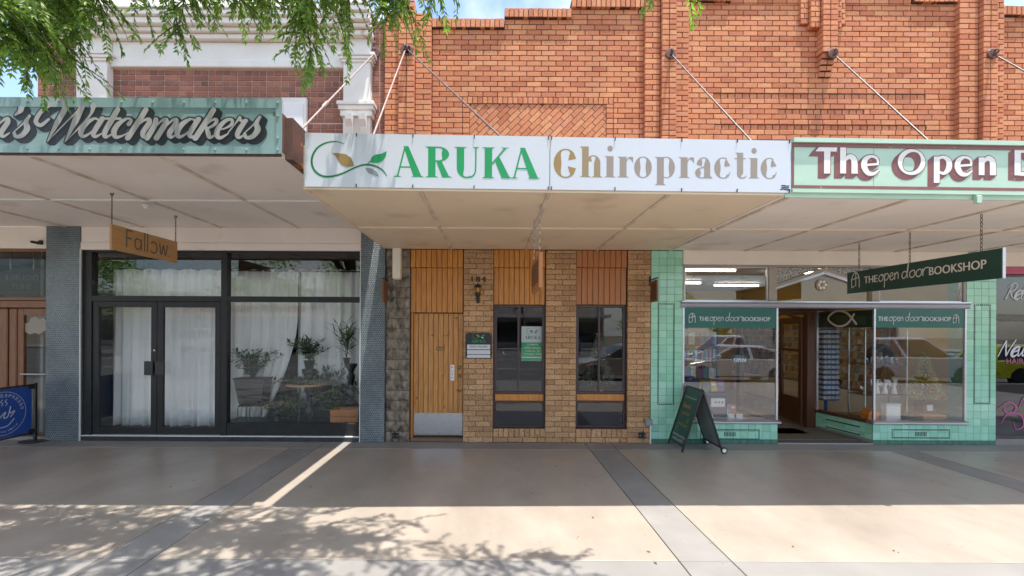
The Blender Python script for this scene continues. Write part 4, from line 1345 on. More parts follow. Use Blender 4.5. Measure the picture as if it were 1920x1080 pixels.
def room(parent, x0, x1, y0, y1, z0, z1, mw, mf, mc):
    t = .05
    MB().box(x0, x1, y1, y1 + t, z0, z1).build('back_wall', mw, parent)
    MB().box(x0 - t, x0, y0, y1 + t, z0, z1).build('side_wall', mw, parent)
    MB().box(x1, x1 + t, y0, y1 + t, z0, z1).build('side_wall', mw, parent)
    MB().box(x0 - t, x1 + t, y0, y1 + t, z0 - t, z0).build('floor', mf, parent)
    MB().box(x0 - t, x1 + t, y0, y1 + t, z1, z1 + t).build('ceiling', mc, parent)
def boards(parent, x0, x1, z0, z1, y, m, w=.088, th=.022, name='board'):
    n = max(1, int(round((x1 - x0) / w))); w = (x1 - x0) / n
    for i in range(n):
        a = x0 + i * w
        MB().box(a + .003, a + w - .003, y + random.uniform(-.0012, .0012), y + th, z0 + random.uniform(0, .003), z1, .006).build(name, m, parent)
TILE_MESH = {}
def tile_field(parent, x0, x1, z0, z1, y, pw, ph, m_one, m_mass, budget, gap=.003, name='tile', frame=None):
    """Glazed tiles; each one a hair out of true, so highlights break up. frame: rotate field (origin, direction)."""
    nx = max(1, int(round((x1 - x0) / pw))); nz = max(1, int(round((z1 - z0) / ph)))
    w, h = (x1 - x0) / nx, (z1 - z0) / nz
    V = []; Fc = []; A = []
    for i in range(nx):
        for j in range(nz):
            cx, cz = x0 + (i + .5) * w, z0 + (j + .5) * h
            if budget[0] > 0:
                budget[0] -= 1
                k_ = (round(w, 3), round(h, 3), m_one.name)
                if k_ not in TILE_MESH:
                    b_ = MB().box(-w / 2 + gap / 2, w / 2 - gap / 2, 0, .012, -h / 2 + gap / 2, h / 2 - gap / 2, .0025)
                    TILE_MESH[k_] = setmesh(name, b_.v, b_.f, m_one)
                o = bpy.data.objects.new(name, TILE_MESH[k_])
                if frame:
                    o0, d0, rz_ = frame
                    o.location = (o0[0] + d0[0] * cx, o0[1] + d0[1] * cx, cz); o.rotation_euler = (random.gauss(0, .006), random.gauss(0, .002), rz_ + random.gauss(0, .006))
                else:
                    o.location = (cx, y + random.uniform(-.0006, .0006), cz); o.rotation_euler = (random.gauss(0, .006), random.gauss(0, .002), random.gauss(0, .006))
                attach(o, parent)

m_glass_cafe = glass_mat('cafe_window_glass', (.8, .8, .8), .015, 1.0)
# ------------------------------------------------------------------ cafe shopfront at the edge of the frame
cf = thing('shopfront', 'timber framed cafe shopfront with dark oval stand-in for a sign reflection behind its window', 'shopfront', (-8.6, 0, 0))
room(cf, -11.5, -7.6, .2, 4.0, .05, 3.3, m_greyint, m_ifloor, m_cream)
zt_ = wz(466, 40)
MB().box(-11.5, wx(91, 448), -.02, .25, zt_, 3.475).build('lintel', m_cream, cf)
window(cf, -10.6, wx(91, 515), wz(563, 40), zt_ - .002, .0, .05, m_cafe_timber, m_glass_cafe, d=.09)
MB().box(-10.6, wx(91), .02, .16, wz(577, 40), wz(563, 40) - .001, .01).build('transom_bar', m_cafe_timber, cf)
dx0, dx1 = wx(25, 700), wx(90, 700)
cdoor = MB().box(dx0, dx0 + .10, .06, .12, .10, wz(578, 50), .006).build('door', m_cafe_timber, cf)
MB().box(dx1 - .03, dx1, .06, .12, .10, wz(578, 50), .006).build('stile', m_cafe_timber, cdoor)
MB().box(dx0 + .1, dx1 - .03, .061, .119, wz(591, 50), wz(578, 50), .006).build('rail', m_cafe_timber, cdoor)
MB().box(dx0 + .1, dx1 - .03, .061, .119, .10, wz(815, 50), .006).build('rail', m_cafe_timber, cdoor)
MB().box(dx0 + .1, dx1 - .03, .085, .091, wz(815, 50), wz(591, 50)).build('pane', m_glass, cdoor)
MB().tube([(dx0 + .1, .02, wz(702, 55)), (dx1 - .02, .02, wz(702, 55))], .014).build('push_bar', m_steel, cdoor)
f = Flat()
f.poly([(.0, .10), (.03, .18), (.10, .20), (.13, .27), (.21, .30), (.27, .25), (.35, .27), (.40, .21), (.46, .19), (.47, .10), (.42, .05), (.34, .06), (.28, .0), (.2, .03), (.12, .0), (.05, .04)])
lay('window_sticker', f, m_taupe, cdoor, (wx(33, 610) , .084, wz(625, 50) - .02), U, V_, .001)
for a, b in ((-10.6, wx(8, 700)), (wx(8, 700), dx0)):
    MB().box(b - .12 if b == dx0 else a, b, .04, .16, .02, wz(578, 50), .012).build('door_frame', m_cafe_timber, cf)
MB().box(-11.5, wx(91), -.0, .25, .0, .05).build('threshold', m_slab_g, cf)
ov = thing('hanging_sign', 'dark oval board standing in for the reflection of a hanging cafe sign', 'sign', (-7.6, .45, 2.6))  # solid board with reversed letters, added in place of an outside sign's mirror image
cxo, czo = wx(40, 530, .45), wz(532, 40, .45)
P = [(cxo + .47 * math.cos(a * math.pi / 16), czo + .275 * math.sin(a * math.pi / 16)) for a in range(32)]
MB().prism(P, .45, .48).build('board', m_ink, ov)
m_oval = mat('dull_gold_lettering', (.26, .23, .17), (.22, .19, .14), scale=5, rough=.5)
for w_, hh, ww, dy in (('DOUBLE', .095, .58, .06), ('SHOT', .095, .34, -.09), ('COFFEE HOUSE AND EATERY', .030, .5, -.165)):
    lay('lettering', word(w_, hh, ww), m_oval, ov, (cxo + ww / 2, .45, czo + dy), (-1, 0, 0), V_, -.002)
for dx in (-.2, .2):
    MB().tube([(cxo + dx, .465, czo + .2), (cxo + dx, .465, 3.3)], .012).build('hanger', m_steel, ov)
cm = thing('security_camera', 'small black security camera on the band above the cafe window', 'camera', (wx(75, 455), -.05, 3.25))
cx_, cz_ = wx(76, 455), wz(456, 76)
MB().lathe([(.02, 0), (.022, .01), (.02, .10), (.026, .101), (.026, .13)], (cx_ - .02, -.13, cz_), 10, 'Y').build('body', m_black, cm)
MB().box(cx_ + .02, cx_ + .07, -.06, -.02, cz_ - .03, cz_ + .04, .008).build('bracket', m_black, cm)
MB().tube([(cx_ - .01, -.06, cz_), (cx_ + .04, -.05, cz_)], .008).build('arm', m_black, cm)
# ------------------------------------------------------------------ blue mosaic pillars + dark glazed shopfront
fs = thing('shopfront', 'charcoal framed double door shopfront between blue penny mosaic pillars', 'shopfront', (-4.4, 0, 0))
pl0, pl1 = wx(91, 630), wx(154, 630)
pr0, pr1 = wx(677.5, 640), wx(722.5, 640)
MB().box(pl0, pl1, -.05, .30, .0, 3.478, .004).build('pillar', m_penny, fs)
MB().box(pr0, pr1, -.05, .30, .0, 3.50, .004).build('pillar', m_penny, fs)
MB().box(pl1 + .001, pl1 + .012, -.052, -.03, .0, 3.13).build('edge_trim', m_white, fs)
MB().box(pr0 - .012, pr0 - .001, -.052, -.03, .0, 3.13).build('edge_trim', m_white, fs)
MB().box(pl1 + .001, pr0 - .001, -.03, .28, wz(456, 420), 3.478, .004).build('lintel', m_soffit_pink, fs)
MB().box(pl1 + .001, pr0 - .001, -.045, .28, wz(470, 420), wz(456, 420) - .001, .006).build('lintel_board', m_soffit_pink, fs)
MB().box(pl1 + .013, pr0 - .013, -.03, .2, .075, .088).build('white_trim', m_white, fs)
tb = [30]
nt_ = 11
for i in range(nt_):
    a = pl1 + .013 + (pr0 - pl1 - .026) * i / nt_; b = pl1 + .013 + (pr0 - pl1 - .026) * (i + 1) / nt_
    MB().box(a + .002, b - .002, -.035, .2, .001, .073, .003).build('base_tile', m_darktile, fs)
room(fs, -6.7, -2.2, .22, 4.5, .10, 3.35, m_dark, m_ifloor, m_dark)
zlo, zhi = .09, wz(470, 420) - .001
zm = wz(560.5, 420)
fw = .075
MB().box(pl1 + .013, wx(171, 640), .0, .12, zlo, zhi, .004).build('frame_post', m_charcoal, fs)
MB().box(wx(413.5, 640), wx(425, 640), .0, .12, zlo, zhi, .004).build('frame_post', m_charcoal, fs)
MB().box(wx(675, 640), pr0 - .001, .0, .12, zlo, zhi, .004).build('frame_post', m_charcoal, fs)
for a, b in ((wx(171), wx(413.5)), (wx(425), wx(675))):
    MB().box(a, b, .002, .118, zm - .045, zm + .045, .004).build('transom', m_charcoal, fs)
    MB().box(a, b, .002, .118, zhi - .03, zhi - .001, .004).build('head', m_charcoal, fs)
    MB().box(a, b, .06, .066, zm + .045, zhi - .03).build('pane', m_glass, fs)
xa, xb = wx(425), wx(675)
MB().box(xa, xb, .01, .11, zlo, wz(794, 550), .006).build('bottom_panel', m_charcoal, fs)
MB().box(xa, xb, .06, .066, wz(794, 550), zm - .045).build('pane', m_glass, fs)
def leaf_door(x0, x1, hx):
    d = MB().box(x0, x0 + fw + .02, .02, .075, zlo + .008, zm - .047, .004).build('door', m_charcoal, fs)
    MB().box(x1 - fw - .02, x1, .02, .075, zlo + .008, zm - .047, .004).build('stile', m_charcoal, d)
    MB().box(x0 + fw + .02, x1 - fw - .02, .021, .074, zm - .14, zm - .047, .004).build('rail', m_charcoal, d)
    MB().box(x0 + fw + .02, x1 - fw - .02, .021, .074, zlo + .008, zlo + .125, .004).build('rail', m_charcoal, d)
    MB().box(x0 + fw + .018, x1 - fw - .018, .045, .051, zlo + .12, zm - .138).build('pane', m_glass, d)
    MB().box(hx - .07, hx + .07, -.045, -.033, wz(703, 293), wz(677, 293), .004).build('handle', m_black, d)
    MB().box(hx - .02, hx + .02, -.033, .02, wz(695, 293), wz(685, 293), .003).build('handle_post', m_black, d)
leaf_door(wx(172), wx(292.2), wx(282)); leaf_door(wx(293), wx(412.5), wx(302.5))
MB().lathe([(.016, 0), (.018, .008), (.012, .012)][::-1], (wx(288.5), .008, wz(657, 288)), 10, 'Y').build('lock', m_steel, fs)
# curtains
def curtain(name, label, x0, x1, y, z0, z1, amp=.035, n=26, seed=1, gather=None):
    rs = random.Random(seed)
    V = []; Fc = []
    cols = n * 6
    ph = [rs.uniform(0, 6.28) for _ in range(4)]
    rows = 12
    for j in range(rows + 1):
        tt = j / rows
        z = z1 + (z0 - z1) * tt
        for i in range(cols + 1):
            s = i / cols
            a = s * n * 2 * math.pi * .5
            yy = y + amp * (math.sin(a + ph[0]) + .5 * math.sin(a * 1.73 + ph[1] + tt * 1.3) + .3 * math.sin(a * .41 + ph[2])) * (.7 + .5 * tt)
            xx = x0 + (x1 - x0) * s + .03 * math.sin(a * .6 + ph[3]) * tt
            if gather and tt > gather[0]:
                kk = (tt - gather[0]) / (1 - gather[0]); xx = xx + (gather[1] - xx) * .55 * kk ** 1.5
            zz = z + (.012 * math.sin(a * .5 + ph[2]) if j == 0 else 0)
            V.append((xx, yy, zz))
    for j in range(rows):
        for i in range(cols):
            q = j * (cols + 1) + i
            Fc.append((q, q + 1, q + cols + 2, q + cols + 1))
    o = bpy.data.objects.new(name, setmesh(name, V, Fc, m_curtain, True))
    sm = o.modifiers.new('thick', 'SOLIDIFY'); sm.thickness = .003
    attach(o, None); tag(o, label, 'curtain', 'sheer curtains in the charcoal shopfront')
    return o
zc_top = wz(506, 420, .55)
curtain('curtain', 'white sheer curtain drawn behind the charcoal double doors', wx(203, 700, .55), wx(418, 700, .55), .55, .13, zc_top, seed=2, n=24)
curtain('curtain', 'white sheer curtain gathered aside behind the plants in the charcoal window', wx(424, 700, .75), wx(560, 700, .75), .75, .13, wz(506, 420, .75), seed=5, n=16, gather=(.35, wx(440, 700, .75)))
curtain('curtain', 'short white sheer curtain hanging over the corner of the charcoal window', wx(556, 700, .75), wx(682, 700, .75), .80, .5, wz(506, 600, .8), seed=8, n=14)
rodt = MB().tube([(wx(200, 500, .6), .66, zc_top + .01), (wx(684, 500, .6), .78, zc_top + .01)], .012).build('curtain_rod', m_black, fs)

# ------------------------------------------------------------------ chiropractic shopfront
ch = thing('shopfront', 'speckled brown brick shopfront with timber boarded door numbered 184 and two narrow windows', 'shopfront', (.4, 0, 0))
zt_ = 3.148
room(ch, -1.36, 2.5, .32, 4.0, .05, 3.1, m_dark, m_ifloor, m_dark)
x_t0, x_t1 = wx(723.5, 640), wx(768, 640)
MB().box(x_t0, x_t1, .002, .30, .0, zt_).build('pilaster_core', m_mortar_s, ch)
cols = [(x_t0 + .002, x_t0 + .155), (x_t0 + .158, x_t1 - .002)]
for i in range(19):
    z0 = i * .168; z1_ = min(z0 + .165, zt_ - .002)
    for a, b in cols:
        if z1_ - z0 < .05: continue
        m_ = MB(); cxm, czm = (a + b) / 2 + random.uniform(-.03, .03), (z0 + z1_) / 2 + random.uniform(-.03, .03)
        d_ = random.uniform(.012, .026)
        m_.add([(a, 0.0, z0), (b, 0.0, z0), (b, 0.0, z1_), (a, 0.0, z1_), (a, -.008, z0 + .003), (b, -.008, z0 + .003), (b, -.008, z1_ - .003), (a, -.008, z1_ - .003), (cxm, -.008 - d_, czm)],
               [(0, 1, 5, 4), (1, 2, 6, 5), (2, 3, 7, 6), (3, 0, 4, 7), (4, 5, 8), (5, 6, 8), (6, 7, 8), (7, 4, 8)])
        m_.build('relief_tile', m_marble, ch)
piers = [(868.5, 925), (1023, 1080.5), (1176.5, 1220)]
bl = []
CS = .0858
for a, b in piers:
    xa, xb = wx(a, 640), wx(b, 640)
    MB().box(xa + .004, xb - .004, .008, .30, .0, zt_).build('pier', m_mortar_s, ch)
    bl += courses(xa, xb, .0, zt_ - .01, 0, .0, L=.24, C=CS, J=.008, off=.03 if a > 1000 else .09)
for a, b in ((925, 1023), (1080.5, 1176.5)):
    xa, xb = wx(a, 700), wx(b, 700)
    MB().box(xa, xb, .02, .30, .0, wz(805, 975)).build('sill_wall', m_mortar_s, ch)
    zsb, zst = .085, wz(804, 975)
    n = int(round((xb - xa) / .082)); w_ = (xb - xa) / n
    for i in range(n):
        bl.append((xa + (i + .5) * w_, (zsb + zst) / 2, w_ - .008, zst - zsb - .008, .004, 0))
    bl += courses(xa, xb, .0, .0858, 0.002, .0, L=.24, C=CS)
lay_bricks(bl, ch, m_sb_o, m_sb_a, 300, depth=.04, key=lambda q: abs(q[0] - .3))
# timber boards over door and windows
for k_, (a, b, yb, mm) in enumerate(((769, 868, 586, m_timber), (925.5, 1022.5, 571, m_timber), (1081, 1176, 571, m_timber_red))):
    xa, xb = wx(a, 540), wx(b, 540)
    cxp = (a + b) / 2
    MB().box(xa, xb, .07, .30, wz(yb, cxp), zt_).build('head_panel', m_door_brown, ch)
    boards(ch, xa, xb, wz(500, cxp) - .012, zt_ - .002, .015, mm, th=.05)
    boards(ch, xa, xb, wz(yb, cxp), wz(500, cxp) - .014, .045, mm, th=.02)
# door
xa, xb = wx(769, 700), wx(868, 700)
MB().box(xa, xa + .035, .05, .2, .03, wz(586, 818), .005).build('door_frame', m_timber, ch)
MB().box(xa, xb, .0, .30, .0, .055, .01).build('door_step', m_mortar_s, ch)
MB().box(xa, xb, .15, .30, .055, wz(586, 818)).build('door_backing', m_door_brown, ch)
xd0, xd1 = xa + .037, xb - .003
zd0, zd1 = .075, wz(587, 818)
dr = MB().box(xd0, xd1, .11, .15, zd0, zd1 - .001).build('door', m_door_brown, ch)
boards(dr, xd0, xd1, zd0 + .01, zd1 - .003, .09, m_timber_old, w=.083, th=.02)
kp = MB().box(xd0 + .01, xd1 - .004, .083, .0885, wz(818, 820), wz(776, 820), .002).build('kick_plate', m_steel, dr)
scr = setmesh('screw', *(lambda b_: (b_.v, b_.f))(MB().ball((0, 0, 0), .006, 6, 4)), m_black)
for i in range(5):
    for z_ in (wz(779, 820), wz(815, 820)):
        o = bpy.data.objects.new('screw', scr); o.location = (xd0 + .03 + i * (xd1 - xd0 - .06) / 4, .083, z_); attach(o, kp)
r_ = rect(818, 650, 833, 657.5, .09)
mbp = mat('aged_brass', (.30, .20, .07), (.20, .13, .05), scale=30, rough=.35, metal=.9)
mp = MB().box(r_[0], r_[1], .078, .088, r_[2], r_[3], .002).build('mail_slot', mbp, dr)
MB().box(r_[0] + .012, r_[1] - .012, .074, .0785, r_[2] + .012, r_[3] - .012, .002).build('flap', mbp, mp)
r_ = rect(844.6, 684, 852, 713.5, .09)
pp = MB().box(r_[0], r_[1], .081, .088, r_[2], r_[3], .002).build('push_plate', m_white, dr)
for i, c_ in enumerate('PUSH'):
    lay('lettering', word(c_, .042, .03), m_ink, pp, ((r_[0] + r_[1]) / 2 - .015, .081, r_[3] - .062 - i * .056), U, V_, .001)
for py_ in (688.5, 704.5):
    l_ = MB().lathe([(.024, 0), (.026, .01), (.018, .018), (.012, .03)][::-1], (wx(861.5, py_, .09), .06, wz(py_, 861, .09)), 12, 'Y').build('lock', mbp, dr)
    MB().torus((wx(861.5, py_, .09), .062, wz(py_, 861, .09)), .026, .005, 'Y', 14, 5).build('rose', m_black, l_)
# windows
for k_, (a, b, mu, gl) in enumerate(((927, 1022, 972.5, m_glass), (1082, 1175, 1125.5, m_glass))):
    xa, xb = wx(a, 690), wx(b, 690)
    c_ = (a + b) / 2
    window(ch, xa, xb, wz(740, c_), wz(571.5, c_), .085, .04, m_winframe, gl, mull=[wx(mu, 690)], d=.05)
    MB().box(xa + .01, xb - .01, .088, .14, wz(753, c_), wz(740.5, c_), .004).build('spandrel', m_timber, ch)
    window(ch, xa, xb, wz(804, c_) + .002, wz(753.5, c_), .085, .03, m_winframe, gl, d=.05)
    MB().box(wx(a - 1.5), xa, .06, .3, wz(804, c_), wz(571, c_)).build('jamb', m_winframe, ch)
    MB().box(xb, wx(b + 1.2), .06, .3, wz(804, c_), wz(571, c_)).build('jamb', m_winframe, ch)
# opening-hours poster inside the first window
po = thing('poster', 'green and white opening hours poster inside the narrow window', 'poster', (wx(1000), .16, 1.6))
r_ = rect(977.5, 612, 1019.5, 677, .16)
MB().box(r_[0], r_[1], .16, .165, r_[2], r_[3]).build('sheet', m_sign_white, po)
zmid = wz(642, 998, .16)
MB().box(r_[0], r_[1], .158, .1598, wz(669, 998, .16), zmid).build('green_band', m_sign_green, po)
MB().box(r_[0], r_[1], .158, .1598, wz(677, 998, .16), wz(671, 998, .16)).build('green_band', m_sign_green, po)
pw_ = r_[1] - r_[0]
fl = aruka(pw_ * .72); lay('lettering', fl, m_stem_green, po, (r_[0] + pw_ * .14, .16, zmid + .055), U, V_, .001)
for g_ in leaf_logo():
    f = Flat(); f.join(g_, 0, 0, pw_ * .55); lay('emblem', f, m_stem_green, po, (r_[0] + pw_ * .2, .16, zmid + .135), U, V_, .0012)
for i, (w_, hh) in enumerate((('CURRENT', .028), ('OPEN HOURS', .028), ('Tuesday: 2pm - 7pm', .02), ('Thursday: 8am - 12.30pm', .02))):
    ww = pw_ * (.5, .72, .66, .84)[i]
    lay('lettering', word(w_, hh, ww), m_offwhite, po, (r_[0] + (pw_ - ww) / 2, .158, zmid - .05 - i * .05), U, V_, .001)
# plaque
pq = thing('plaque', 'black plaque with green emblem and white name strips on the speckled brick', 'plaque', (wx(897), -.01, wz(672, 897)))
r_ = rect(873, 624, 922, 672)
MB().box(r_[0], r_[1], -.022, -.012, r_[2], r_[3], .003).build('board', m_ink, pq)
for i, (ya, yb) in enumerate(((646, 655), (656.3, 663.8), (665, 672 - 1.2))):
    q = rect(876, ya, 919, yb)
    s_ = MB().box(q[0], q[1], -.027, -.0225, q[2], q[3], .001).build('name_strip', m_sign_white, pq)
    if i == 0:
        lay('lettering', word('SIMON WILLIAMS', .032, .29), m_ink, s_, (q[0] + .04, -.027, q[2] + .03), U, V_, .0008)
for sx in (r_[0] + .018, r_[1] - .018):
    for sz in (r_[2] + .018, r_[3] - .018):
        MB().ball((sx, -.024, sz), .009, 8, 5).build('stud', m_steel, pq)
pw_ = r_[1] - r_[0]
lay('lettering', aruka(pw_ * .56), m_sign_green, pq, (r_[0] + pw_ * .22, -.022, wz(644, 897) + .012), U, V_, .001)
for g_, mm in zip(leaf_logo(), (m_sign_green, m_gold2, m_sign_green, m_white)):
    f = Flat(); f.join(g_, 0, 0, pw_ * .5); lay('emblem', f, mm, pq, (r_[0] + pw_ * .25, -.022, wz(635.5, 897)), U, V_, .0012)
# number and lantern
m_brnum = mat('brown_enamel_numerals', (.035, .010, .008), (.028, .009, .007), scale=8, rough=.4)
hn = thing('house_number', 'brown house number 184 above the lantern', 'number', (wx(898), 0, wz(529, 898)))
for i, c_ in enumerate('184'):
    w_ = word(c_, .092, .06 if c_ != '1' else None, .006)
    x_ = wx((884.5, 893, 904)[i], 522)
    for j in range(3):
        lay('numeral', w_, m_brnum, hn, (x_, -.002 - .004 * j, wz(528.5, 898)), U, V_, .001)
ln = thing('wall_lantern', 'black coach lantern with amber glass below the house number', 'lantern', (wx(896), 0, wz(566, 896)))
lx, ly = wx(896.5, 548), -.10
m_amber = mat('amber_glass', (.55, .27, .03), (.45, .20, .02), scale=20, rough=.2)
zz = lambda py: wz(py, 896, -.1)
MB().lathe([(.0, 0), (.03, .0), (.062, -.03), (.066, -.045), (.05, -.05)][::-1], (lx, ly, zz(533)), 8).build('cap', m_black, ln)
MB().ball((lx, ly, zz(532)), .012, 8, 5).build('finial', m_black, ln)
MB().lathe([(.028, 0), (.05, zz(540) - zz(551))], (lx, ly, zz(551)), 6).build('glass', m_amber, ln)
for a in range(6):
    t_ = a * math.pi / 3
    MB().tube([(lx + .03 * math.cos(t_), ly + .03 * math.sin(t_), zz(551)), (lx + .053 * math.cos(t_), ly + .053 * math.sin(t_), zz(540))], .004, 5).build('rib', m_black, ln)
MB().lathe([(.0, 0), (.012, .0), (.02, .03), (.045, .06), (.05, .085), (.03, .10)], (lx, ly, zz(560)), 10).build('base', m_black, ln)
MB().tube([(lx, ly, zz(560)), (lx, ly - .0, zz(566)), (lx, -.03, zz(567)), (lx, -.005, zz(558))], [.008, .012, .01, .01], 8).build('arm', m_black, ln)
MB().box(lx - .025, lx + .025, -.012, .0, zz(568), zz(548), .006).build('wall_plate', m_black, ln)
# small projecting timber signs either side
def small_sign(px_, label, d=1):
    t = thing('hanging_sign', label, 'sign', (wx(px_), -.2, 2.4))
    x_ = wx(px_, 540, -.2)
    MB().box(x_ - .012, x_ + .012, -.36, -.06, wz(566, px_, -.2), wz(526, px_, -.2), .003).build('board', m_cafe_timber, t)
    MB().box(x_ - .014, x_ - .0125, -.32, -.10, wz(562, px_, -.2), wz(531, px_, -.2)).build('recess', m_door_brown, t)
    MB().tube([(x_, -.38, wz(523, px_, -.2)), (x_, .0, wz(523, px_, -.2))], .011).build('bar', m_black, t)
    MB().box(x_ - .012, x_ + .012, -.012, .002, wz(534, px_, -.2), wz(516, px_, -.2), .002).build('bracket', m_black, t)
    f = leaf_logo()[0]; g_ = Flat(); g_.join(f, 0, 0, .20)
    lay('emblem', g_, m_gold2, t, (x_ - .0142, -.11, wz(550, px_, -.2)), (0, -1, 0), V_, .001)
small_sign(722, 'little brown timber sign on a black bracket beside the blue mosaic pillar')
small_sign(1226, 'little brown timber sign on a black bracket beside the green tiled pier')
lf = thing('light_box', 'narrow cream light box under the awning beside the marbled tiles', 'light', (wx(745), -.1, 2.6))
r_ = rect(737.5, 467, 752.5, 523, -.05)
MB().box(r_[0], r_[1], -.12, -.0, r_[2], 3.149, .008).build('cover', m_cream, lf)
MB().box(r_[0] + .01, r_[1] - .01, -.11, -.01, r_[2] - .01, r_[2] + .0, .004).build('end_cap', m_white, lf)
# hanging board edge-on under the awning
hb = thing('hanging_sign', 'timber board hung on chains under the cream awning, seen almost edge-on', 'sign', (.475, -2.4, 2.4))
yN, yF_ = 4.62 - CD, 5.52 - CD
zN1 = wz(472, 1014, yN); zN0 = wz(539, 1014, yN)
bxx = wx(1014, 505, yN)
MB().box(bxx - .02, bxx + .02, yN, yF_, zN0, zN1, .006).build('board', m_timber_red, hb)
MB().box(bxx - .026, bxx - .0205, yN + .10, yF_ - .10, zN0 + .07, zN1 - .07, .002).build('inset', m_door_brown, hb)
g_ = Flat(); g_.join(leaf_logo()[0], 0, 0, .45)
lay('emblem', g_, m_gold2, hb, (bxx - .0262, yF_ - .2, zN0 + .1), (0, -1, 0), V_, .001)
for y_ in (yN + .12, yF_ - .12):
    c_ = MB(); chain_links(c_, (bxx, y_, zl), (bxx, y_, zN1), .05); c_.build('chain', m_steel, hb)
# low fittings at the wall foot
for px_, lab in ((742, 'small black anchor plate low on the marbled tiles'), (1203, 'small black anchor plate low on the speckled brick pier')):
    t = thing('anchor_plate', lab, 'fitting', (wx(px_), -.01, wz(818, px_)))
    x_, z_ = wx(px_, 816), wz(816, px_)
    MB().box(x_ - .055, x_ + .055, -.035, -.022, z_ - .045, z_ + .045, .004).build('plate', m_black, t)
    MB().tube([(x_, -.03, z_ + .03), (x_, -.07, z_ + .05), (x_, -.075, z_ + .09)], .009).build('hook', m_black, t)
    for sx in (-.035, .035):
        MB().ball((x_ + sx, -.036, z_), .008, 6, 4).build('bolt', m_steel, t)
    MB().box(x_ - .05, x_ + .05, -.022, .004, z_ - .04, z_ + .04).build('spacer', m_black, t)
pb = thing('conduit', 'grey junction box with white conduit at the foot of the green tiled pier', 'conduit', (wx(1216), -.03, 0))
MB().box(wx(1209.5), wx(1222), -.07, -.005, wz(796, 1216), wz(785, 1216), .004).build('junction_box', mat('grey_plastic', (.28, .30, .33), (.24, .26, .29), scale=9, rough=.5), pb)
MB().tube([(wx(1219.5), -.03, .0), (wx(1219.5), -.03, wz(796, 1216))], .013).build('pipe', m_white, pb)
# ------------------------------------------------------------------ bookshop front
bs = thing('shopfront', 'mint green tiled bookshop front with recessed doorway and aluminium framed display windows', 'shopfront', (5.4, 0, 0))
bud = [330]
gx0, gx1 = wx(1220.5, 640), wx(1279.5, 640)
ex0, ex1 = wx(1458.5, 700), wx(1637.5, 700)      # doorway
hx0, hx1 = wx(1812, 640), wx(1868, 640)
zt_ = 3.148
ztr0, ztr1 = wz(578, 1545), wz(565.5, 1545)      # aluminium transom
zsill = wz(794, 1370)
TW, TH = .1185, .1165
SK = .07
for a, b in ((gx0, gx1), (hx0, hx1)):
    MB().box(a + .002, b - .002, .010, .30, .0, zt_).build('pier', m_grout, bs)
tile_field(bs, gx0, gx1, SK, zt_ - .01, 0, TW, TH, m_gt_o, m_gt_a, bud)
tile_field(bs, hx0, hx1, SK, zt_ - .01, 0, TW, TH, m_gt_o, m_gt_a, bud)
for a, b in ((gx1, ex0), (ex1, hx0)):
    MB().box(a, b, .010, .14, .0, zsill - .002).build('stall_riser', m_grout, bs)
    tile_field(bs, a, b, SK, zsill - .004, 0, TW, TH, m_gt_o, m_gt_a, bud)
for a, b in ((gx0, ex0), (ex1, hx1)):
    tile_field(bs, a, b, .001, SK - .002, -.004, TW, SK, m_gt_dark, m_gt_dark, [99], name='skirting_tile')
def tessera_frame(px0, py0, px1, py1, m=m_tessera, y=-.0022):
    q = rect(px0, py0, px1, py1); s_ = .021
    d = MB()
    nx, nz = int((q[1] - q[0]) / s_ / 1.35), int((q[3] - q[2]) / s_ / 1.35)
    for i in range(nx + 1):
        x_ = q[0] + (q[1] - q[0]) * i / nx
        for z_ in (q[2], q[3]): d.box(x_ - s_ / 2, x_ + s_ / 2, y, .004, z_ - s_ / 2, z_ + s_ / 2)
    for j in range(1, nz):
        z_ = q[2] + (q[3] - q[2]) * j / nz
        for x_ in (q[0], q[1]): d.box(x_ - s_ / 2, x_ + s_ / 2, y, .004, z_ - s_ / 2, z_ + s_ / 2)
    o = d.build('mosaic_border', m, bs); o['kind'] = 'stuff'
tessera_frame(1234, 570, 1263, 758); tessera_frame(1827, 572, 1856, 756)
tessera_frame(1314, 806, 1423, 823); tessera_frame(1673, 806, 1780, 821)
for px_ in (1368, 1726):
    for i in range(8):
        x_ = wx(px_ - 10 + i * 2.8, 814)
        MB().box(x_, x_ + .011, -.0035, .003, wz(818, px_), wz(810, px_)).build('vent_slot', m_ink, bs)
# cream band and transom lights
MB().box(gx1 + .001, hx0 - .001, -.02, .20, wz(497.5, 1545), zt_, .004).build('cream_band', m_cream, bs)
m_putty = mat('putty_painted_timber', (.40, .34, .28), (.33, .28, .23), scale=6, rough=.5)
zA0, zA1 = ztr1 + .002, wz(498, 1545)
MB().box(gx1 + .001, hx0 - .001, -.005, .10, zA1 - .025, zA1 - .001).build('head_frame', m_putty, bs)
for a, b in ((1279.5, 1284), (1442, 1457.5), (1635.5, 1650), (1807, 1812)):
    MB().box(wx(a, 530), wx(b, 530), .0, .10, zA0, zA1 - .026, .004).build('transom_post', m_putty, bs)
for a, b in ((1284, 1442), (1650, 1807)):
    w_ = window(bs, wx(a, 530), wx(b, 530), zA0, zA1 - .026, .02, .022, m_alu, m_glass, d=.05, name='transom_window')
xa, xb = wx(1457.5, 530), wx(1635.5, 530)
MB().box(xa, xb, .055, .061, zA0, zA1 - .026).build('pane', m_glass, bs)
zap, zev = wz(510.5, 1547), wz(541, 1547)
xm = (xa + xb) / 2
def sloped(name, m, x0, z0, x1, z1, h, y0, y1):
    MB().prism([(x0, z0), (x1, z1), (x1, z1 + h), (x0, z0 + h)], y0, y1).build(name, m, bs)
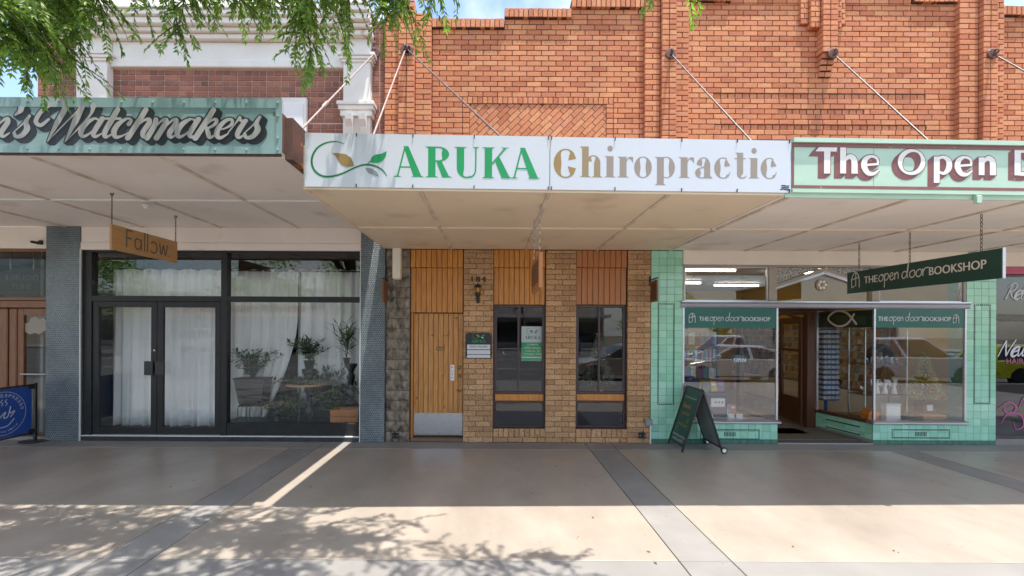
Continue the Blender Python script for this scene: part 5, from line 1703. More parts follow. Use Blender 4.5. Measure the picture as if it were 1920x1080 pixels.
for s_, x0, x1 in ((1, xa - .03, xm), (-1, xb + .03, xm)):
    sloped('pediment_bar', m_alu, x0, zev, x1, zap, .016, -.012, .05)
    sloped('pediment_bar', m_alu, x0, zev - .026, x1, zap - .026, .020, -.004, .05)
    sloped('pediment_timber', m_putty, x0 + s_ * .03, zev + .018, x1, zap + .018, .05, .0, .05)
MB().box(xm - .012, xm + .012, -.002, .05, zap + .06, zA1 - .027).build('pediment_post', m_putty, bs)
m_obscure = mat('obscure_leadlight_glass', (.62, .60, .56), (.05, .045, .04), scale=42, rough=.15, bump=.006, bscale=60, detail=2)
hwd = xm - xa
MB().prism([(xa + .02, zev + .10), (xa + .02, zA1 - .03), (xm - .08, zA1 - .03), (xm - .08, zap + .055)], .046, .052).build('leadlight', m_obscure, bs)
MB().prism([(xb - .02, zev + .10), (xm + .08, zap + .055), (xm + .08, zA1 - .03), (xb - .02, zA1 - .03)], .046, .052).build('leadlight', m_obscure, bs)
ro = MB().torus((wx(1545, 533), .035, wz(533.5, 1545)), .088, .014, 'Y', 20, 6).build('rose_roundel', m_putty, bs)
for i in range(6):
    t_ = i * math.pi / 3
    MB().ball((wx(1545, 533) + .055 * math.cos(t_), .035, wz(533.5, 1545) + .055 * math.sin(t_)), .026, 8, 5, (1, .4, 1)).build('petal', m_offwhite, ro)
MB().ball((wx(1545, 533), .03, wz(533.5, 1545)), .024, 8, 5, (1, .5, 1)).build('boss', m_putty, ro)
# aluminium transom moulding and sills
prof = [(.06, ztr0), (-.02, ztr0), (-.035, ztr0 + .02), (-.02, ztr0 + .04), (-.03, ztr0 + .06), (-.055, ztr1 - .02), (-.055, ztr1), (.06, ztr1)]
MB().prism_x(prof, gx1 - .03, hx0 + .03).build('transom_moulding', m_alu, bs)
for a, b in ((gx1 - .02, ex0 + .03), (ex1 - .03, hx0 + .02)):
    MB().prism_x([(.10, zsill), (-.03, zsill), (-.05, zsill + .015), (-.05, zsill + .035), (-.02, zsill + .055), (.10, zsill + .06)], a, b).build('sill', m_alu, bs)
zg0, zg1 = zsill + .06, ztr0
def post(x, y, h0=zg0, h1=zg1, r_=.016): return MB().box(x - r_, x + r_, y - .01, y + .03, h0, h1, .004).build('post', m_alu, bs)
post(gx1 + .016, .0); post(ex0 - .016, .0); post(ex1 + .016, .0); post(hx0 - .016, .0)
MB().box(gx1 + .03, ex0 - .03, .006, .012, zg0, zg1).build('pane', m_glass_shop, bs)
MB().box(ex1 + .03, hx0 - .03, .006, .012, zg0, zg1).build('pane', m_glass_shop, bs)
# film bands with the shop's name
def film(x0, x1, z0, z1, mark, lx0, lx1, lz):
    f_ = MB().box(x0, x1, .0025, .0045, z0, z1).build('window_film', m_tealfilm, bs)
    lay('lettering', bookshop_logo(lx1 - lx0, mark), m_sign_white, f_, (lx0, .0025, lz), U, V_, .0006)
film(gx1 + .031, ex0 - .031, wz(615, 1370), zg1, 'start', wx(1292, 597), wx(1446, 597), wz(602, 1370))
film(ex1 + .031, hx0 - .031, wz(614.5, 1725), zg1, 'end', wx(1647, 597), wx(1800, 597), wz(602, 1725))
# doorway: returns, ceiling, door
RY = 1.12
rx = 6.05                                        # back corner of the splayed return
MB().box(ex0 - .02, ex0 + .0, .06, RY, .0, zsill).build('stall_riser', m_grout, bs)
MB().box(ex0 - .016, ex0 - .010, .05, RY, zg0, zg1).build('pane', m_glass, bs)
MB().box(ex0 - .04, ex0 + .005, .04, RY, zsill, zsill + .05, .004).build('sill', m_door_brown, bs)
dirv = Vector((rx - ex1, RY - .02, 0)); Lr = dirv.length; dirv.normalize()
nrm = Vector((-dirv.y, dirv.x, 0))               # faces the doorway
ang = math.atan2(dirv.y, dirv.x)
def ret_box(name, m, s0, s1, t0, t1, z0, z1):
    P = [Vector((ex1, .02, 0)) + dirv * s + nrm * t for s, t in ((s0, t0), (s1, t0), (s1, t1), (s0, t1))]
    return MB().prism_z([(p.x, p.y) for p in P], z0, z1).build(name, m, bs)
ret_box('stall_riser', m_grout, 0, Lr, -.03, -.012, .0, zsill)
n_ = int(round(Lr / TW))
for i in range(n_):
    for j in range(3):
        a, b = i * Lr / n_, (i + 1) * Lr / n_
        z0 = SK + j * (zsill - SK) / 3; z1_ = SK + (j + 1) * (zsill - SK) / 3
        o_ = ret_box('tile', m_gt_o, a + .0015, b - .0015, -.012, .0, z0 + .0015, z1_ - .0015)
ret_box('skirting', m_slab_g, 0, Lr, -.012, .003, .0, SK - .001)
d = MB()
for i in range(26):
    for z_ in (.10, .235):
        c_ = Vector((ex1, .02, 0)) + dirv * (.22 + i * .026)
        d.box(c_.x - .009, c_.x + .004, c_.y - .008, c_.y + .008, z_ - .009, z_ + .009)
d.build('mosaic_border', m_tessera, bs)['kind'] = 'stuff'
ret_box('sill', m_door_brown, 0, Lr, -.10, .02, zsill, zsill + .045)
ret_box('pane', m_glass, .02, Lr - .02, -.012, -.006, zsill + .045, zg1)
fr = ret_box('window_film', m_deepgreen, .02, Lr - .02, -.0175, -.0155, wz(614, 1585, .5), zg1 - .02)
fish = Flat()
fish.stroke([(.52, .20), (.38, .03), (.18, .0), (.0, .13), (.16, .26), (.38, .22), (.56, .03)], .035, n=8)
q_ = Vector((ex1, .02, 0)) + dirv * (Lr - .26)
lay('lettering', fish, m_cream_let, fr, (q_.x - .0, q_.y, wz(611, 1585, .6)), -dirv, V_, .0)
for v in bs.children_recursive[-1].data.vertices: v.co += nrm * .0005 - nrm * 0
ret_box('post', m_alu, Lr - .03, Lr, -.025, .012, zsill + .045, zg1)
MB().box(ex0 - .02, ex1 + .1, .07, RY + .15, zg1 + .01, zg1 + .06).build('recess_ceiling', m_door_brown, bs)
MB().prism_z([(ex0 + .001, -.002), (ex1 - .003, -.002), (rx - .02, RY + .02), (ex0 + .001, RY + .02)], .003, .018).build('entry_floor', m_carpet, bs)
MB().box(ex0 + .001, ex1 - .003, -.012, -.0025, .001, .02).build('entry_nosing', m_alu, bs)
dm = MB().box(ex0 + .06, ex0 + .98, .62, 1.08, .019, .030, .004).build('door_mat', m_mat, None); tag(dm, 'black mat on the bookshop entry floor', 'mat')
MB().box(rx - .16, rx + .02, RY, RY + .12, .0, zg1, .006).build('door_jamb', m_door_brown, bs)
MB().box(ex0 - .02, ex0 + .06, RY, RY + .12, .0, zg1, .006).build('door_jamb', m_door_brown, bs)
MB().box(ex0 + .06, rx - .16, RY, RY + .12, zg1 - .07, zg1, .006).build('door_head', m_door_brown, bs)
# the open door leaf
hp = Vector((rx - .17, RY + .13, 0)); an = R(98)
dv = Vector((-math.cos(an) * -1, 0, 0))
dd = Vector((math.sin(R(8)) * 1.0, math.cos(R(8)), 0))
nn = Vector((dd.y, -dd.x, 0))
def leaf(name, m, s0, s1, t0, t1, z0, z1, par):
    P = [hp + dd * s + nn * t for s, t in ((s0, t0), (s1, t0), (s1, t1), (s0, t1))]
    return MB().prism_z([(p.x, p.y) for p in P], z0, z1).build(name, m, par)
dl = leaf('door', m_door_brown, 0, .10, -.022, .022, .07, 2.10, bs)
leaf('stile', m_door_brown, .76, .86, -.022, .022, .07, 2.10, dl)
for z0, z1_ in ((.07, .55), (1.44, 1.50), (1.98, 2.10)): leaf('rail', m_door_brown, .10, .76, -.020, .020, z0, z1_, dl)
leaf('pane', m_glass, .10, .76, -.003, .003, .55, 1.44, dl); leaf('pane', m_glass, .10, .76, -.003, .003, 1.50, 1.98, dl)
leaf('handle', m_steel, .79, .82, .022, .05, 1.0, 1.14, dl)
# interior
room(bs, 3.12, 7.86, .20, 7.0, .03, 3.10, m_yellow, m_ifloor, m_cream)
MB().box(gx1, ex0 - .03, .10, RY, zsill - .06, zsill - .002).build('display_floor', m_sign_timber, bs)
MB().prism_z([(ex1 + .04, .10), (hx0, .10), (hx0, RY), (rx + .06, RY)], zsill - .06, zsill - .002).build('display_floor', m_sign_timber, bs)
m_tube = mat('lit_fluorescent_tube', (.9, .9, .9), (.9, .9, .9), emit=((1, .94, .82), 7.0))
for i, (x_, y_) in enumerate(((4.2, 1.6), (6.2, 1.9), (4.6, 4.0), (6.4, 4.6))):
    t = thing('ceiling_light', 'lit fluorescent batten on the bookshop ceiling', 'light', (x_, y_, 3.0), 'fluorescent lights in the bookshop')
    MB().box(x_ - .62, x_ + .62, y_ - .05, y_ + .05, 3.06, 3.10, .004).build('housing', m_white, t)
    MB().tube([(x_ - .58, y_, 3.035), (x_ + .58, y_, 3.035)], .018).build('tube', m_tube, t)
# greeting-card rack along the side wall
cr = thing('card_rack', 'long tiered rack of greeting cards along the bookshop side wall', 'rack', (7.7, 3.6, 0))
V = []; Fc = []; A = []
MB().box(7.35, 7.85, 1.35, 6.6, .06, .62, .006).build('drawer_base', m_cream, cr)
MB().prism([(7.40, .63), (7.85, .63), (7.85, 2.0), (7.78, 2.0)], 1.35, 6.6).build('tier_back', m_sign_timber, cr)
for j in range(9):
    z0 = .66 + j * .148; x_ = 7.40 + j * .042
    MB().box(x_ - .03, x_ - .022, 1.36, 6.59, z0 - .005, z0 + .03).build('tier_lip', m_alu, cr)
    y_ = 1.40
    while y_ < 6.5:
        w_ = random.uniform(.10, .125); h_ = random.uniform(.13, .17)
        n0 = len(V)
        V += [(x_ - .015, y_, z0), (x_ - .015, y_ + w_, z0), (x_ + .012, y_ + w_, z0 + h_), (x_ + .012, y_, z0 + h_),
              (x_ - .010, y_, z0), (x_ - .010, y_ + w_, z0), (x_ + .017, y_ + w_, z0 + h_), (x_ + .017, y_, z0 + h_)]
        Fc += [tuple(n0 + k for k in q) for q in ((0, 3, 2, 1), (4, 5, 6, 7), (0, 1, 5, 4), (1, 2, 6, 5), (2, 3, 7, 6), (3, 0, 4, 7))]
        A += [random.random()] * 6
        y_ += w_ + .012
CARDS = [(.62, .55, .42), (.30, .12, .07), (.75, .70, .62), (.10, .09, .08), (.55, .30, .10), (.65, .60, .52), (.20, .26, .30), (.72, .50, .42), (.42, .36, .12)]
m_cards = mat('printed_cards', (1, 1, 1), (.45, .42, .40), scale=30, rough=.45, rnd='attr', pal=CARDS)
me = setmesh('greeting_cards', V, Fc, m_cards); at = me.attributes.new('rnd', 'FLOAT', 'FACE'); at.data.foreach_set('value', A)
o = attach(bpy.data.objects.new('greeting_cards', me), cr); o['kind'] = 'stuff'
for y_ in (1.9, 2.9, 4.1):
    MB().prism_x([(y_ + .28 * math.cos(a * math.pi / 12), 2.1 + .10 * math.sin(a * math.pi / 12)) for a in range(24)], 7.76, 7.78).build('header_card', m_cream_let, cr)
gl_ = MB()
gl_.tube([(7.55, 1.2 + i * .18, 2.32 - .16 * math.sin((i % 9) / 9 * math.pi)) for i in range(30)], .035, 7)
o = gl_.build('garland', m_door_brown, None); tag(o, 'dark tinsel garland swagged along the yellow bookshop wall', 'garland')
# blue card spinner behind the splayed glass
sp = thing('card_spinner', 'tall blue and white card spinner inside the bookshop doorway window', 'card spinner', (6.42, 1.55, 0))
scx, scy = 6.50, 1.48
m_blue = mat('blue_spinner_plastic', (.03, .13, .30), (.02, .10, .25), scale=9, rough=.4)
MB().box(scx - .13, scx + .13, scy - .13, scy + .13, .50, 1.90, .01).build('core', m_blue, sp)
MB().lathe([(.20, 0), (.20, .02), (.03, .04), (.03, .45)], (scx, scy, .06), 12).build('base', m_blue, sp)
V = []; Fc = []; A = []
d = MB()
for j in range(14):
    z0 = .53 + j * .098
    for i in range(4):
        a0_ = scx - .15 + i * .077
        for (y_, dxy) in ((scy - .152, 0),):
            n0 = len(V)
            V += [(a0_, y_, z0), (a0_ + .068, y_, z0), (a0_ + .068, y_ + .012, z0 + .062), (a0_, y_ + .012, z0 + .062)]
            Fc.append((n0, n0 + 1, n0 + 2, n0 + 3)); A.append(random.random())
        b0_ = scy - .15 + i * .077
        n0 = len(V)
        V += [(scx - .152, b0_, z0), (scx - .140, b0_, z0 + .062), (scx - .140, b0_ + .068, z0 + .062), (scx - .152, b0_ + .068, z0)]
        Fc.append((n0, n0 + 1, n0 + 2, n0 + 3)); A.append(random.random())
    d.box(scx - .158, scx + .158, scy - .158, scy + .158, z0 - .012, z0 + .006)
d.build('tray', m_blue, sp)
m_cards2 = mat('pale_printed_cards', (1, 1, 1), (.5, .5, .55), scale=55, rough=.4, rnd='attr', pal=[(.75, .76, .80), (.55, .65, .78), (.80, .78, .74), (.65, .55, .50), (.78, .80, .84)])
me = setmesh('small_cards', V, Fc, m_cards2); at = me.attributes.new('rnd', 'FLOAT', 'FACE'); at.data.foreach_set('value', A)
o = attach(bpy.data.objects.new('small_cards', me), sp); o['kind'] = 'stuff'

# ------------------------------------------------------------------ bookshop window displays
zf = zsill
def simple(name, label, cat, parts, group=None, loc=(0, 0, 0)):
    t = thing(name, label, cat, loc, group)
    for nm, b_, m_ in parts: b_.build(nm, m_, t)
    return t
# christmas tree with baubles
def xmas(name, label, x, y, z, h, r_, m_need, pot=True, seed=4):
    rs = random.Random(seed)
    t = thing(name, label, 'christmas tree', (x, y, z))
    if pot:
        MB().box(x - .10, x + .10, y - .10, y + .10, z, z + .20, .012).build('pot', m_potred, t)
        MB().box(x - .05, x + .05, y - .112, y - .1005, z + .05, z + .15).build('ribbon', m_offwhite, t)
    MB().tube([(x, y, z + .15), (x, y, z + h)], [.014, .004], 6).build('stem', m_bark, t)
    V = []; Fc = []; A = []
    z0 = z + .26
    for i in range(5200):
        u = rs.random() ** 1.25
        zz_ = z0 + (h - .28) * u
        rr_ = r_ * (1 - u) * (.55 + .45 * rs.random()) + .012
        a = rs.random() * 6.283
        c = Vector((x + rr_ * math.cos(a), y + rr_ * math.sin(a), zz_))
        dr_ = Vector((math.cos(a) + rs.gauss(0, .6), math.sin(a) + rs.gauss(0, .6), rs.gauss(-.1, .5))).normalized() * rs.uniform(.03, .055)
        w_ = Vector((rs.gauss(0, 1), rs.gauss(0, 1), rs.gauss(0, 1))).normalized() * .006
        n0 = len(V); V += [c - w_, c + w_, c + dr_]; Fc.append((n0, n0 + 1, n0 + 2)); A.append(rs.random())
    me = setmesh('needles', V, Fc, m_need); at = me.attributes.new('rnd', 'FLOAT', 'FACE'); at.data.foreach_set('value', A)
    o = attach(bpy.data.objects.new('needles', me), t); o['kind'] = 'stuff'
    for i in range(26):
        u = rs.random() ** 1.2; a = rs.uniform(math.pi, 2 * math.pi) if i < 18 else rs.random() * 6.28
        rr_ = r_ * (1 - u) * .96 + .01
        MB().ball((x + rr_ * math.cos(a), y + rr_ * math.sin(a), z0 + (h - .34) * u), rs.uniform(.016, .026), 8, 6).build('bauble', m_baub[i % len(m_baub)], t)
    s5 = [(x + (.055 if k % 2 == 0 else .023) * math.sin(k * math.pi / 5), z + h + .02 + (.055 if k % 2 == 0 else .023) * math.cos(k * math.pi / 5)) for k in range(10)]
    MB().prism(s5, y - .006, y + .006).build('star', m_tinsel, t)
    return t
m_potred = mat('red_glazed_pot', (.22, .035, .025), (.16, .025, .02), scale=8, rough=.35)
m_baub = [mat('bauble_' + n_, c_, c_, rough=.12, metal=.6) for n_, c_ in (('red', (.5, .02, .02)), ('silver', (.7, .7, .72)), ('green', (.04, .25, .12)), ('rose', (.55, .12, .18)))]
m_need_gold = mat('gold_tinsel_needles', (1, 1, 1), (.8, .8, .8), rough=.35, metal=.4, rnd='attr', pal=[(.85, .66, .14), (.60, .52, .10), (.95, .80, .28), (.28, .34, .08)])
m_need_sil = mat('silver_green_needles', (1, 1, 1), (.8, .8, .8), rough=.4, metal=.2, rnd='attr', pal=[(.14, .20, .14), (.45, .46, .44), (.08, .14, .08), (.60, .52, .40)])
xmas('christmas_tree', 'gold tinsel christmas tree in a red pot in the bookshop window', 7.42, .42, zf + .12, 1.0, .27, m_need_gold)
xmas('christmas_tree', 'dark silver christmas tree behind the narrow chiropractic window', 1.88, .75, .62, 1.12, .30, m_need_sil, pot=True, seed=9)
simple('display_box', 'low timber box standing under the tinsel tree pot', 'box', [('sides', MB().box(7.22, 7.62, .22, .62, zf, zf + .118, .006), m_sign_timber), ('cloth', MB().box(7.05, 7.215, .15, .7, zf, zf + .05, .02), m_deepgreen)])
# metal display shelf with figures
dsx0, dsx1, dsy0, dsy1 = 6.40, 7.12, .42, .78
sh = thing('display_shelf', 'thin metal display shelf with glass tiers in the bookshop window', 'shelf', (6.76, .6, zf))
for x_ in (dsx0, dsx1):
    for y_ in (dsy0, dsy1): MB().box(x_ - .009, x_ + .009, y_ - .009, y_ + .009, zf, 2.02).build('post', m_steel, sh)
tiers = [zf + .42, 1.28, 2.0]
for z_ in tiers:
    MB().box(dsx0 - .01, dsx1 + .01, dsy0 - .011, dsy1 + .011, z_ - .012, z_, .003).build('tier', m_door_brown, sh)
def angel(x, y, z, h, lab):
    t = thing('angel_figurine', lab, 'figurine', (x, y, z), 'angel figurines on the window shelf')
    MB().lathe([(.30 * h * .55, 0), (.26 * h * .55, .1 * h), (.13 * h * .6, .5 * h), (.16 * h * .6, .66 * h), (.10 * h * .6, .76 * h), (.04 * h, .79 * h)], (x, y, z), 10).build('robe', m_white, t, True)
    MB().ball((x, y, z + .87 * h), .085 * h, 8, 6).build('head', m_white, t, True)
    for s_ in (-1, 1):
        MB().prism([(x + s_ * .04 * h, z + .45 * h), (x + s_ * .26 * h, z + .55 * h), (x + s_ * .32 * h, z + .95 * h), (x + s_ * .20 * h, z + .88 * h), (x + s_ * .05 * h, z + .70 * h)][::s_], y + .03, y + .045).build('wing', m_white, t)
for i, (x_, h_) in enumerate(((6.50, .15), (6.72, .27), (6.86, .27), (7.02, .27))):
    angel(x_, .55, tiers[0], h_, 'white winged angel figurine on the lower window shelf' if h_ > .2 else 'tiny white angel figurine on the lower window shelf')
nat = thing('nativity_set', 'small dark nativity stable with figures on the middle window shelf', 'nativity', (6.8, .6, tiers[1]))
MB().prism([(6.62, tiers[1]), (6.66, tiers[1]), (6.66, tiers[1] + .20), (6.80, tiers[1] + .29), (6.94, tiers[1] + .20), (6.94, tiers[1]), (6.98, tiers[1]), (6.98, tiers[1] + .22), (6.80, tiers[1] + .34), (6.62, tiers[1] + .22)], .48, .70).build('stable', m_bark, nat)
m_robes = [mat('robe_' + n_, c_, None, rough=.6) for n_, c_ in (('blue', (.05, .10, .25)), ('cream', (.6, .5, .38)), ('brown', (.22, .11, .05)), ('green', (.05, .14, .07)))]
for i in range(7):
    x_ = 6.50 + i * .085; hh = random.uniform(.09, .14)
    pbody = MB().lathe([(.032, 0), (.026, hh * .5), (.02, hh * .75), (.006, hh * .8)], (x_, .50, tiers[1]), 8).build('figure', m_robes[i % 4], nat, True)
    MB().ball((x_, .50, tiers[1] + hh * .9), .017, 7, 5).build('figure_head', m_cream_let, pbody, True)
simple('wall_plaque', 'oval cream painted plaque standing on the top window shelf', 'plaque', [('plate', MB().prism([(6.72 + .16 * math.cos(a * math.pi / 12), 2.10 + .085 * math.sin(a * math.pi / 12)) for a in range(24)], .56, .58), m_cream_let), ('stand', MB().box(6.66, 6.78, .55, .62, 2.001, 2.02), m_bark)])
simple('gift_box', 'plain white gift box on the bookshop window floor', 'box', [('carton', MB().box(6.62, 6.86, .24, .36, zf, zf + .27, .006), m_white), ('lid', MB().box(6.61, 6.87, .235, .365, zf + .27, zf + .30, .006), m_sign_white)])
m_orange = mat('orange_card', (.62, .20, .03), (.55, .17, .025), scale=8, rough=.6)
simple('card_house', 'little orange cardboard house on the bookshop window floor', 'model house', [('walls', MB().box(6.28, 6.46, .20, .36, zf, zf + .12, .003), m_orange), ('roof', MB().prism([(6.26, zf + .121), (6.48, zf + .121), (6.40, zf + .21), (6.34, zf + .21)], .19, .37), m_orange), ('door', MB().box(6.35, 6.39, .194, .1995, zf, zf + .07), m_white)])
cl = MB()
cl.add([(6.12 + .10 * i + random.uniform(-.01, .01), .18 + .11 * j, zf + .012 + random.uniform(0, .05) * (1 if 0 < i < 5 and 0 < j < 3 else .1)) for j in range(4) for i in range(5)], [(j * 5 + i, j * 5 + i + 1, j * 5 + i + 6, j * 5 + i + 5) for j in range(3) for i in range(4)])
o = cl.build('cloth', m_deepgreen, None, True); o.location.y = .25; tag(o, 'crumpled dark green cloth on the splayed window sill', 'cloth')
o.modifiers.new('t', 'SOLIDIFY').thickness = .006
# left window: draped steps, books, open sign
dt = thing('display_table', 'stepped stand draped in navy cloth in the bookshop window', 'display stand', (3.5, .6, zf))
MB().box(3.16, 3.55, .40, .85, zf, zf + .70, .03).build('cloth', m_navy, dt, False)
MB().box(3.56, 3.98, .30, .75, zf, zf + .46, .03).build('cloth', m_navy, dt, False)
MB().box(3.20, 4.55, .14, .298, zf, zf + .05, .015).build('runner', m_cream_let, dt)
tn = MB(); rs_ = random.Random(5)
for i in range(700):
    s = i / 700
    c = Vector((3.2 + 1.32 * s, .13 + .01 * math.sin(s * 40), zf + .03 + .012 * math.sin(s * 55)))
    d_ = Vector((rs_.gauss(0, 1), rs_.gauss(0, 1), rs_.gauss(0, 1))).normalized() * .03; w_ = d_.orthogonal().normalized() * .003
    tn.add([c - w_, c + w_, c + d_], [(0, 1, 2)])
o = tn.build('tinsel', m_tinsel, None); tag(o, 'gold tinsel garland along the front of the bookshop window', 'tinsel')
BK = [(.5, .08, .06), (.07, .15, .3), (.7, .66, .58), (.08, .22, .12), (.6, .38, .08), (.25, .08, .25), (.75, .75, .75), (.12, .32, .42)]
m_books = [mat('book_cover_%s' % n_, c_, tuple(v * .7 for v in c_), scale=25, rough=.4) for n_, c_ in zip(('red', 'blue', 'cream', 'green', 'ochre', 'purple', 'white', 'teal'), BK)]
m_page = mat('paper', (.72, .68, .60), (.66, .62, .54), scale=60, rough=.8)
def book(x, y, z, w_, h_, ang_, k_, lab, lean=.25):
    t = thing('book', lab, 'book', (x, y, z), 'books in the bookshop window', rz=ang_)
    c_ = math.cos(lean); s_ = math.sin(lean)
    def P(u, v, d_): return (u, d_ * c_ + v * s_, v * c_ - d_ * s_ + .01)
    def slabm(u0, u1, v0, v1, d0, d1):
        b_ = MB(); b_.add([P(u, v, d_) for d_ in (d0, d1) for v in (v0, v1) for u in (u0, u1)], [(0, 1, 3, 2), (4, 6, 7, 5), (0, 4, 5, 1), (2, 3, 7, 6), (0, 2, 6, 4), (1, 5, 7, 3)]); return b_
    slabm(-w_ / 2, w_ / 2, 0, h_, 0, .004).build('cover', m_books[k_ % 8], t, local=True)
    slabm(-w_ / 2, w_ / 2, 0, h_, .022, .026).build('cover', m_books[k_ % 8], t, local=True)
    slabm(-w_ / 2 + .004, w_ / 2 - .004, .004, h_ - .004, .004, .022).build('pages', m_page, t, local=True)
    slabm(-w_ * .32, w_ * .32, h_ * .55, h_ * .8, -.0015, -.0002).build('title_panel', m_books[(k_ + 2) % 8], t, local=True)
col_n = ('red', 'blue', 'cream', 'green', 'ochre', 'purple', 'white', 'teal')
for i, (x_, y_, z_) in enumerate(((3.24, .48, zf + .70), (3.40, .50, zf + .70), (3.50, .62, zf + .70), (3.66, .38, zf + .46), (3.80, .40, zf + .46), (3.92, .42, zf + .46), (4.05, .55, zf + .0), (4.20, .75, zf + .0), (4.35, .80, zf + .0))):
    book(x_, y_, z_, .12, .18, random.uniform(-.3, .3), i, '%s covered book %s' % (col_n[i % 8], 'on the upper navy step' if i < 3 else 'on the lower navy step' if i < 6 else 'leaning at the back of the bookshop window'))
# rear bookcase seen through the glass
bc = thing('bookcase', 'brown bookcase with rows of books behind the bookshop window', 'bookcase', (3.6, 2.4, 0))
for x_ in (3.2, 4.0, 4.8): MB().box(x_ - .015, x_ + .015, 2.30, 2.55, .06, 2.0).build('upright', m_door_brown, bc)
for j in range(6): MB().box(3.2, 4.8, 2.301, 2.549, .08 + j * .36, .10 + j * .36).build('shelf', m_door_brown, bc)
for j in range(5):
    x_ = 3.23
    while x_ < 4.75:
        w_ = random.uniform(.03, .055)
        if not (3.95 < x_ < 4.03): MB().box(x_, x_ + w_ - .003, 2.33, 2.50, .101 + j * .36, .101 + j * .36 + random.uniform(.2, .29)).build('shelved_book', m_books[random.randrange(8)], bc)
        x_ += w_
os_ = thing('open_sign', 'small dark open sign hanging on cords in the bookshop window', 'sign', (4.0, .06, 1.7))
r_ = rect(1373, 664, 1400, 681, .06)
MB().box(r_[0], r_[1], .05, .06, r_[2], r_[3], .004).build('board', m_deepgreen, os_)
ww = (r_[1] - r_[0])
lay('lettering', word('OPEN', .075, ww * .8, .005), m_sign_white, os_, (r_[0] + ww * .1, .05, r_[2] + .02), U, V_, .001)
lay('lettering', word('Yes, we are', .026, ww * .6), m_sign_white, os_, (r_[0] + ww * .2, .05, r_[3] - .04), U, V_, .001)
for sx in (.02, -.02):
    xq = (r_[0] + r_[1]) / 2
    MB().tube([(r_[0] + .02 if sx > 0 else r_[1] - .02, .055, r_[3]), (xq + (-.02 if sx > 0 else .02), .055, r_[3] + .12), (xq, .055, zg1)], .004, 5).build('cord', m_door_brown, os_)
tr = thing('display_tray', 'white rectangular tray with three dark motifs propped in the bookshop window', 'tray', (3.75, .2, zf))
r_ = rect(1333, 747, 1360, 763, .2)
MB().box(r_[0], r_[1], .20, .215, r_[2], r_[3], .02).build('face', m_white, tr)
for i in range(3):
    x_ = r_[0] + .06 + i * .055
    f = Flat().poly([(x_, 0.0), (x_ + .02, .02), (x_ + .045, .035), (x_ + .03, .0), (x_ + .02, -.015)])
    lay('motif', f, m_ink, tr, (0, .20, (r_[2] + r_[3]) / 2), U, V_, .001)
for i, (x_, kk) in enumerate(((3.45, 2), (3.62, 6), (3.98, 6), (4.12, 2))):
    t = thing('price_card', 'folded white card standing on the cream window runner', 'card', (x_, .2, zf + .05), 'cards on the window runner', rz=random.uniform(-.3, .3))
    MB().add([(-.05, -.03, 0), (.05, -.03, 0), (.05, 0, .07), (-.05, 0, .07), (.05, .03, 0), (-.05, .03, 0)], [(0, 1, 2, 3), (3, 2, 4, 5)]).build('sheet', m_white, t, local=True)

# ------------------------------------------------------------------ hanging bookshop sign and timber sign
hs_ = thing('hanging_sign', 'long dark green open door bookshop sign hung on three chains', 'sign', (5.4, -1.5, 2.4))
HX = 5.40
yn_, yf_ = F * HX / unroll(1881, 490)[0] - CD, F * HX / unroll(1590, 530)[0] - CD
zt__, zb__ = 2.735, 2.415
MB().box(HX - .014, HX + .014, yn_, yf_, zb__, zt__, .003).build('board', m_deepgreen, hs_)
MB().box(HX - .017, HX + .017, yn_ - .012, yn_ - .0005, zb__ - .004, zt__ + .004, .002).build('edge_trim', m_steel, hs_)
Ls = yf_ - yn_
lay('lettering', bookshop_logo(Ls * .90, 'start'), m_cream_let, hs_, (HX - .014, yf_ - .09, zb__ + .125), (0, -1, 0), V_, .002)
lay('lettering', bookshop_logo(Ls * .90, 'start'), m_cream_let, hs_, (HX + .014, yn_ + .09, zb__ + .125), (0, 1, 0), V_, .002)
for px_ in (1611, 1706, 1840):
    y_ = F * HX / unroll(px_, 450)[0] - CD
    c_ = MB(); chain_links(c_, (HX, y_, zl), (HX, y_, zt__), .055, .0045); c_.build('chain', m_plate, hs_)
ts = thing('hanging_sign', 'honey timber board lettered Fallow hung on two chains', 'sign', (-4.65, -1.3, 2.8))
TX = -4.655
ty0, ty1 = F * TX / unroll(207, 445)[0] - CD, F * TX / unroll(331, 470)[0] - CD
MB().box(TX - .014, TX + .014, ty0, ty1, 2.79, 3.10, .004).build('board', m_sign_timber, ts)
for y_ in (ty0 + .02, ty1 - .02):
    c_ = MB(); chain_links(c_, (TX, y_, 3.478), (TX, y_, 3.10), .034, .0035); c_.build('chain', m_black, ts)
    MB().torus((TX, y_, 3.47), .022, .005, 'Y', 10, 5).build('ring', m_black, ts)
fl = Flat(); w_ = .016
S2 = lambda *p: fl.stroke(list(p), w_, n=6)
S2((.02, 0), (.02, .17)); S2((.02, .165), (.09, .165)); S2((.02, .09), (.075, .09))
S2((.20, .08), (.17, .105), (.13, .09), (.125, .03), (.155, .0), (.19, .02), (.205, .06)); S2((.208, .11), (.206, .0))
S2((.25, .0), (.25, .18)); S2((.29, .0), (.29, .18))
S2((.34, .10), (.37, .115), (.41, .095), (.42, .055), (.405, .015), (.37, -.002), (.335, .015))
S2((.46, .11), (.485, .0), (.515, .10), (.545, .0), (.575, .11)); S2((.605, .004), (.608, .004))
f = Flat(); f.join(fl, 0, 0, (ty1 - ty0) * 1.12)
m_burn = mat('burnt_lettering', (.13, .10, .07), (.10, .08, .055), scale=9, rough=.6)
lay('lettering', f, m_burn, ts, (TX + .014, ty0 + .20, 2.86), (0, 1, 0), V_, .001)

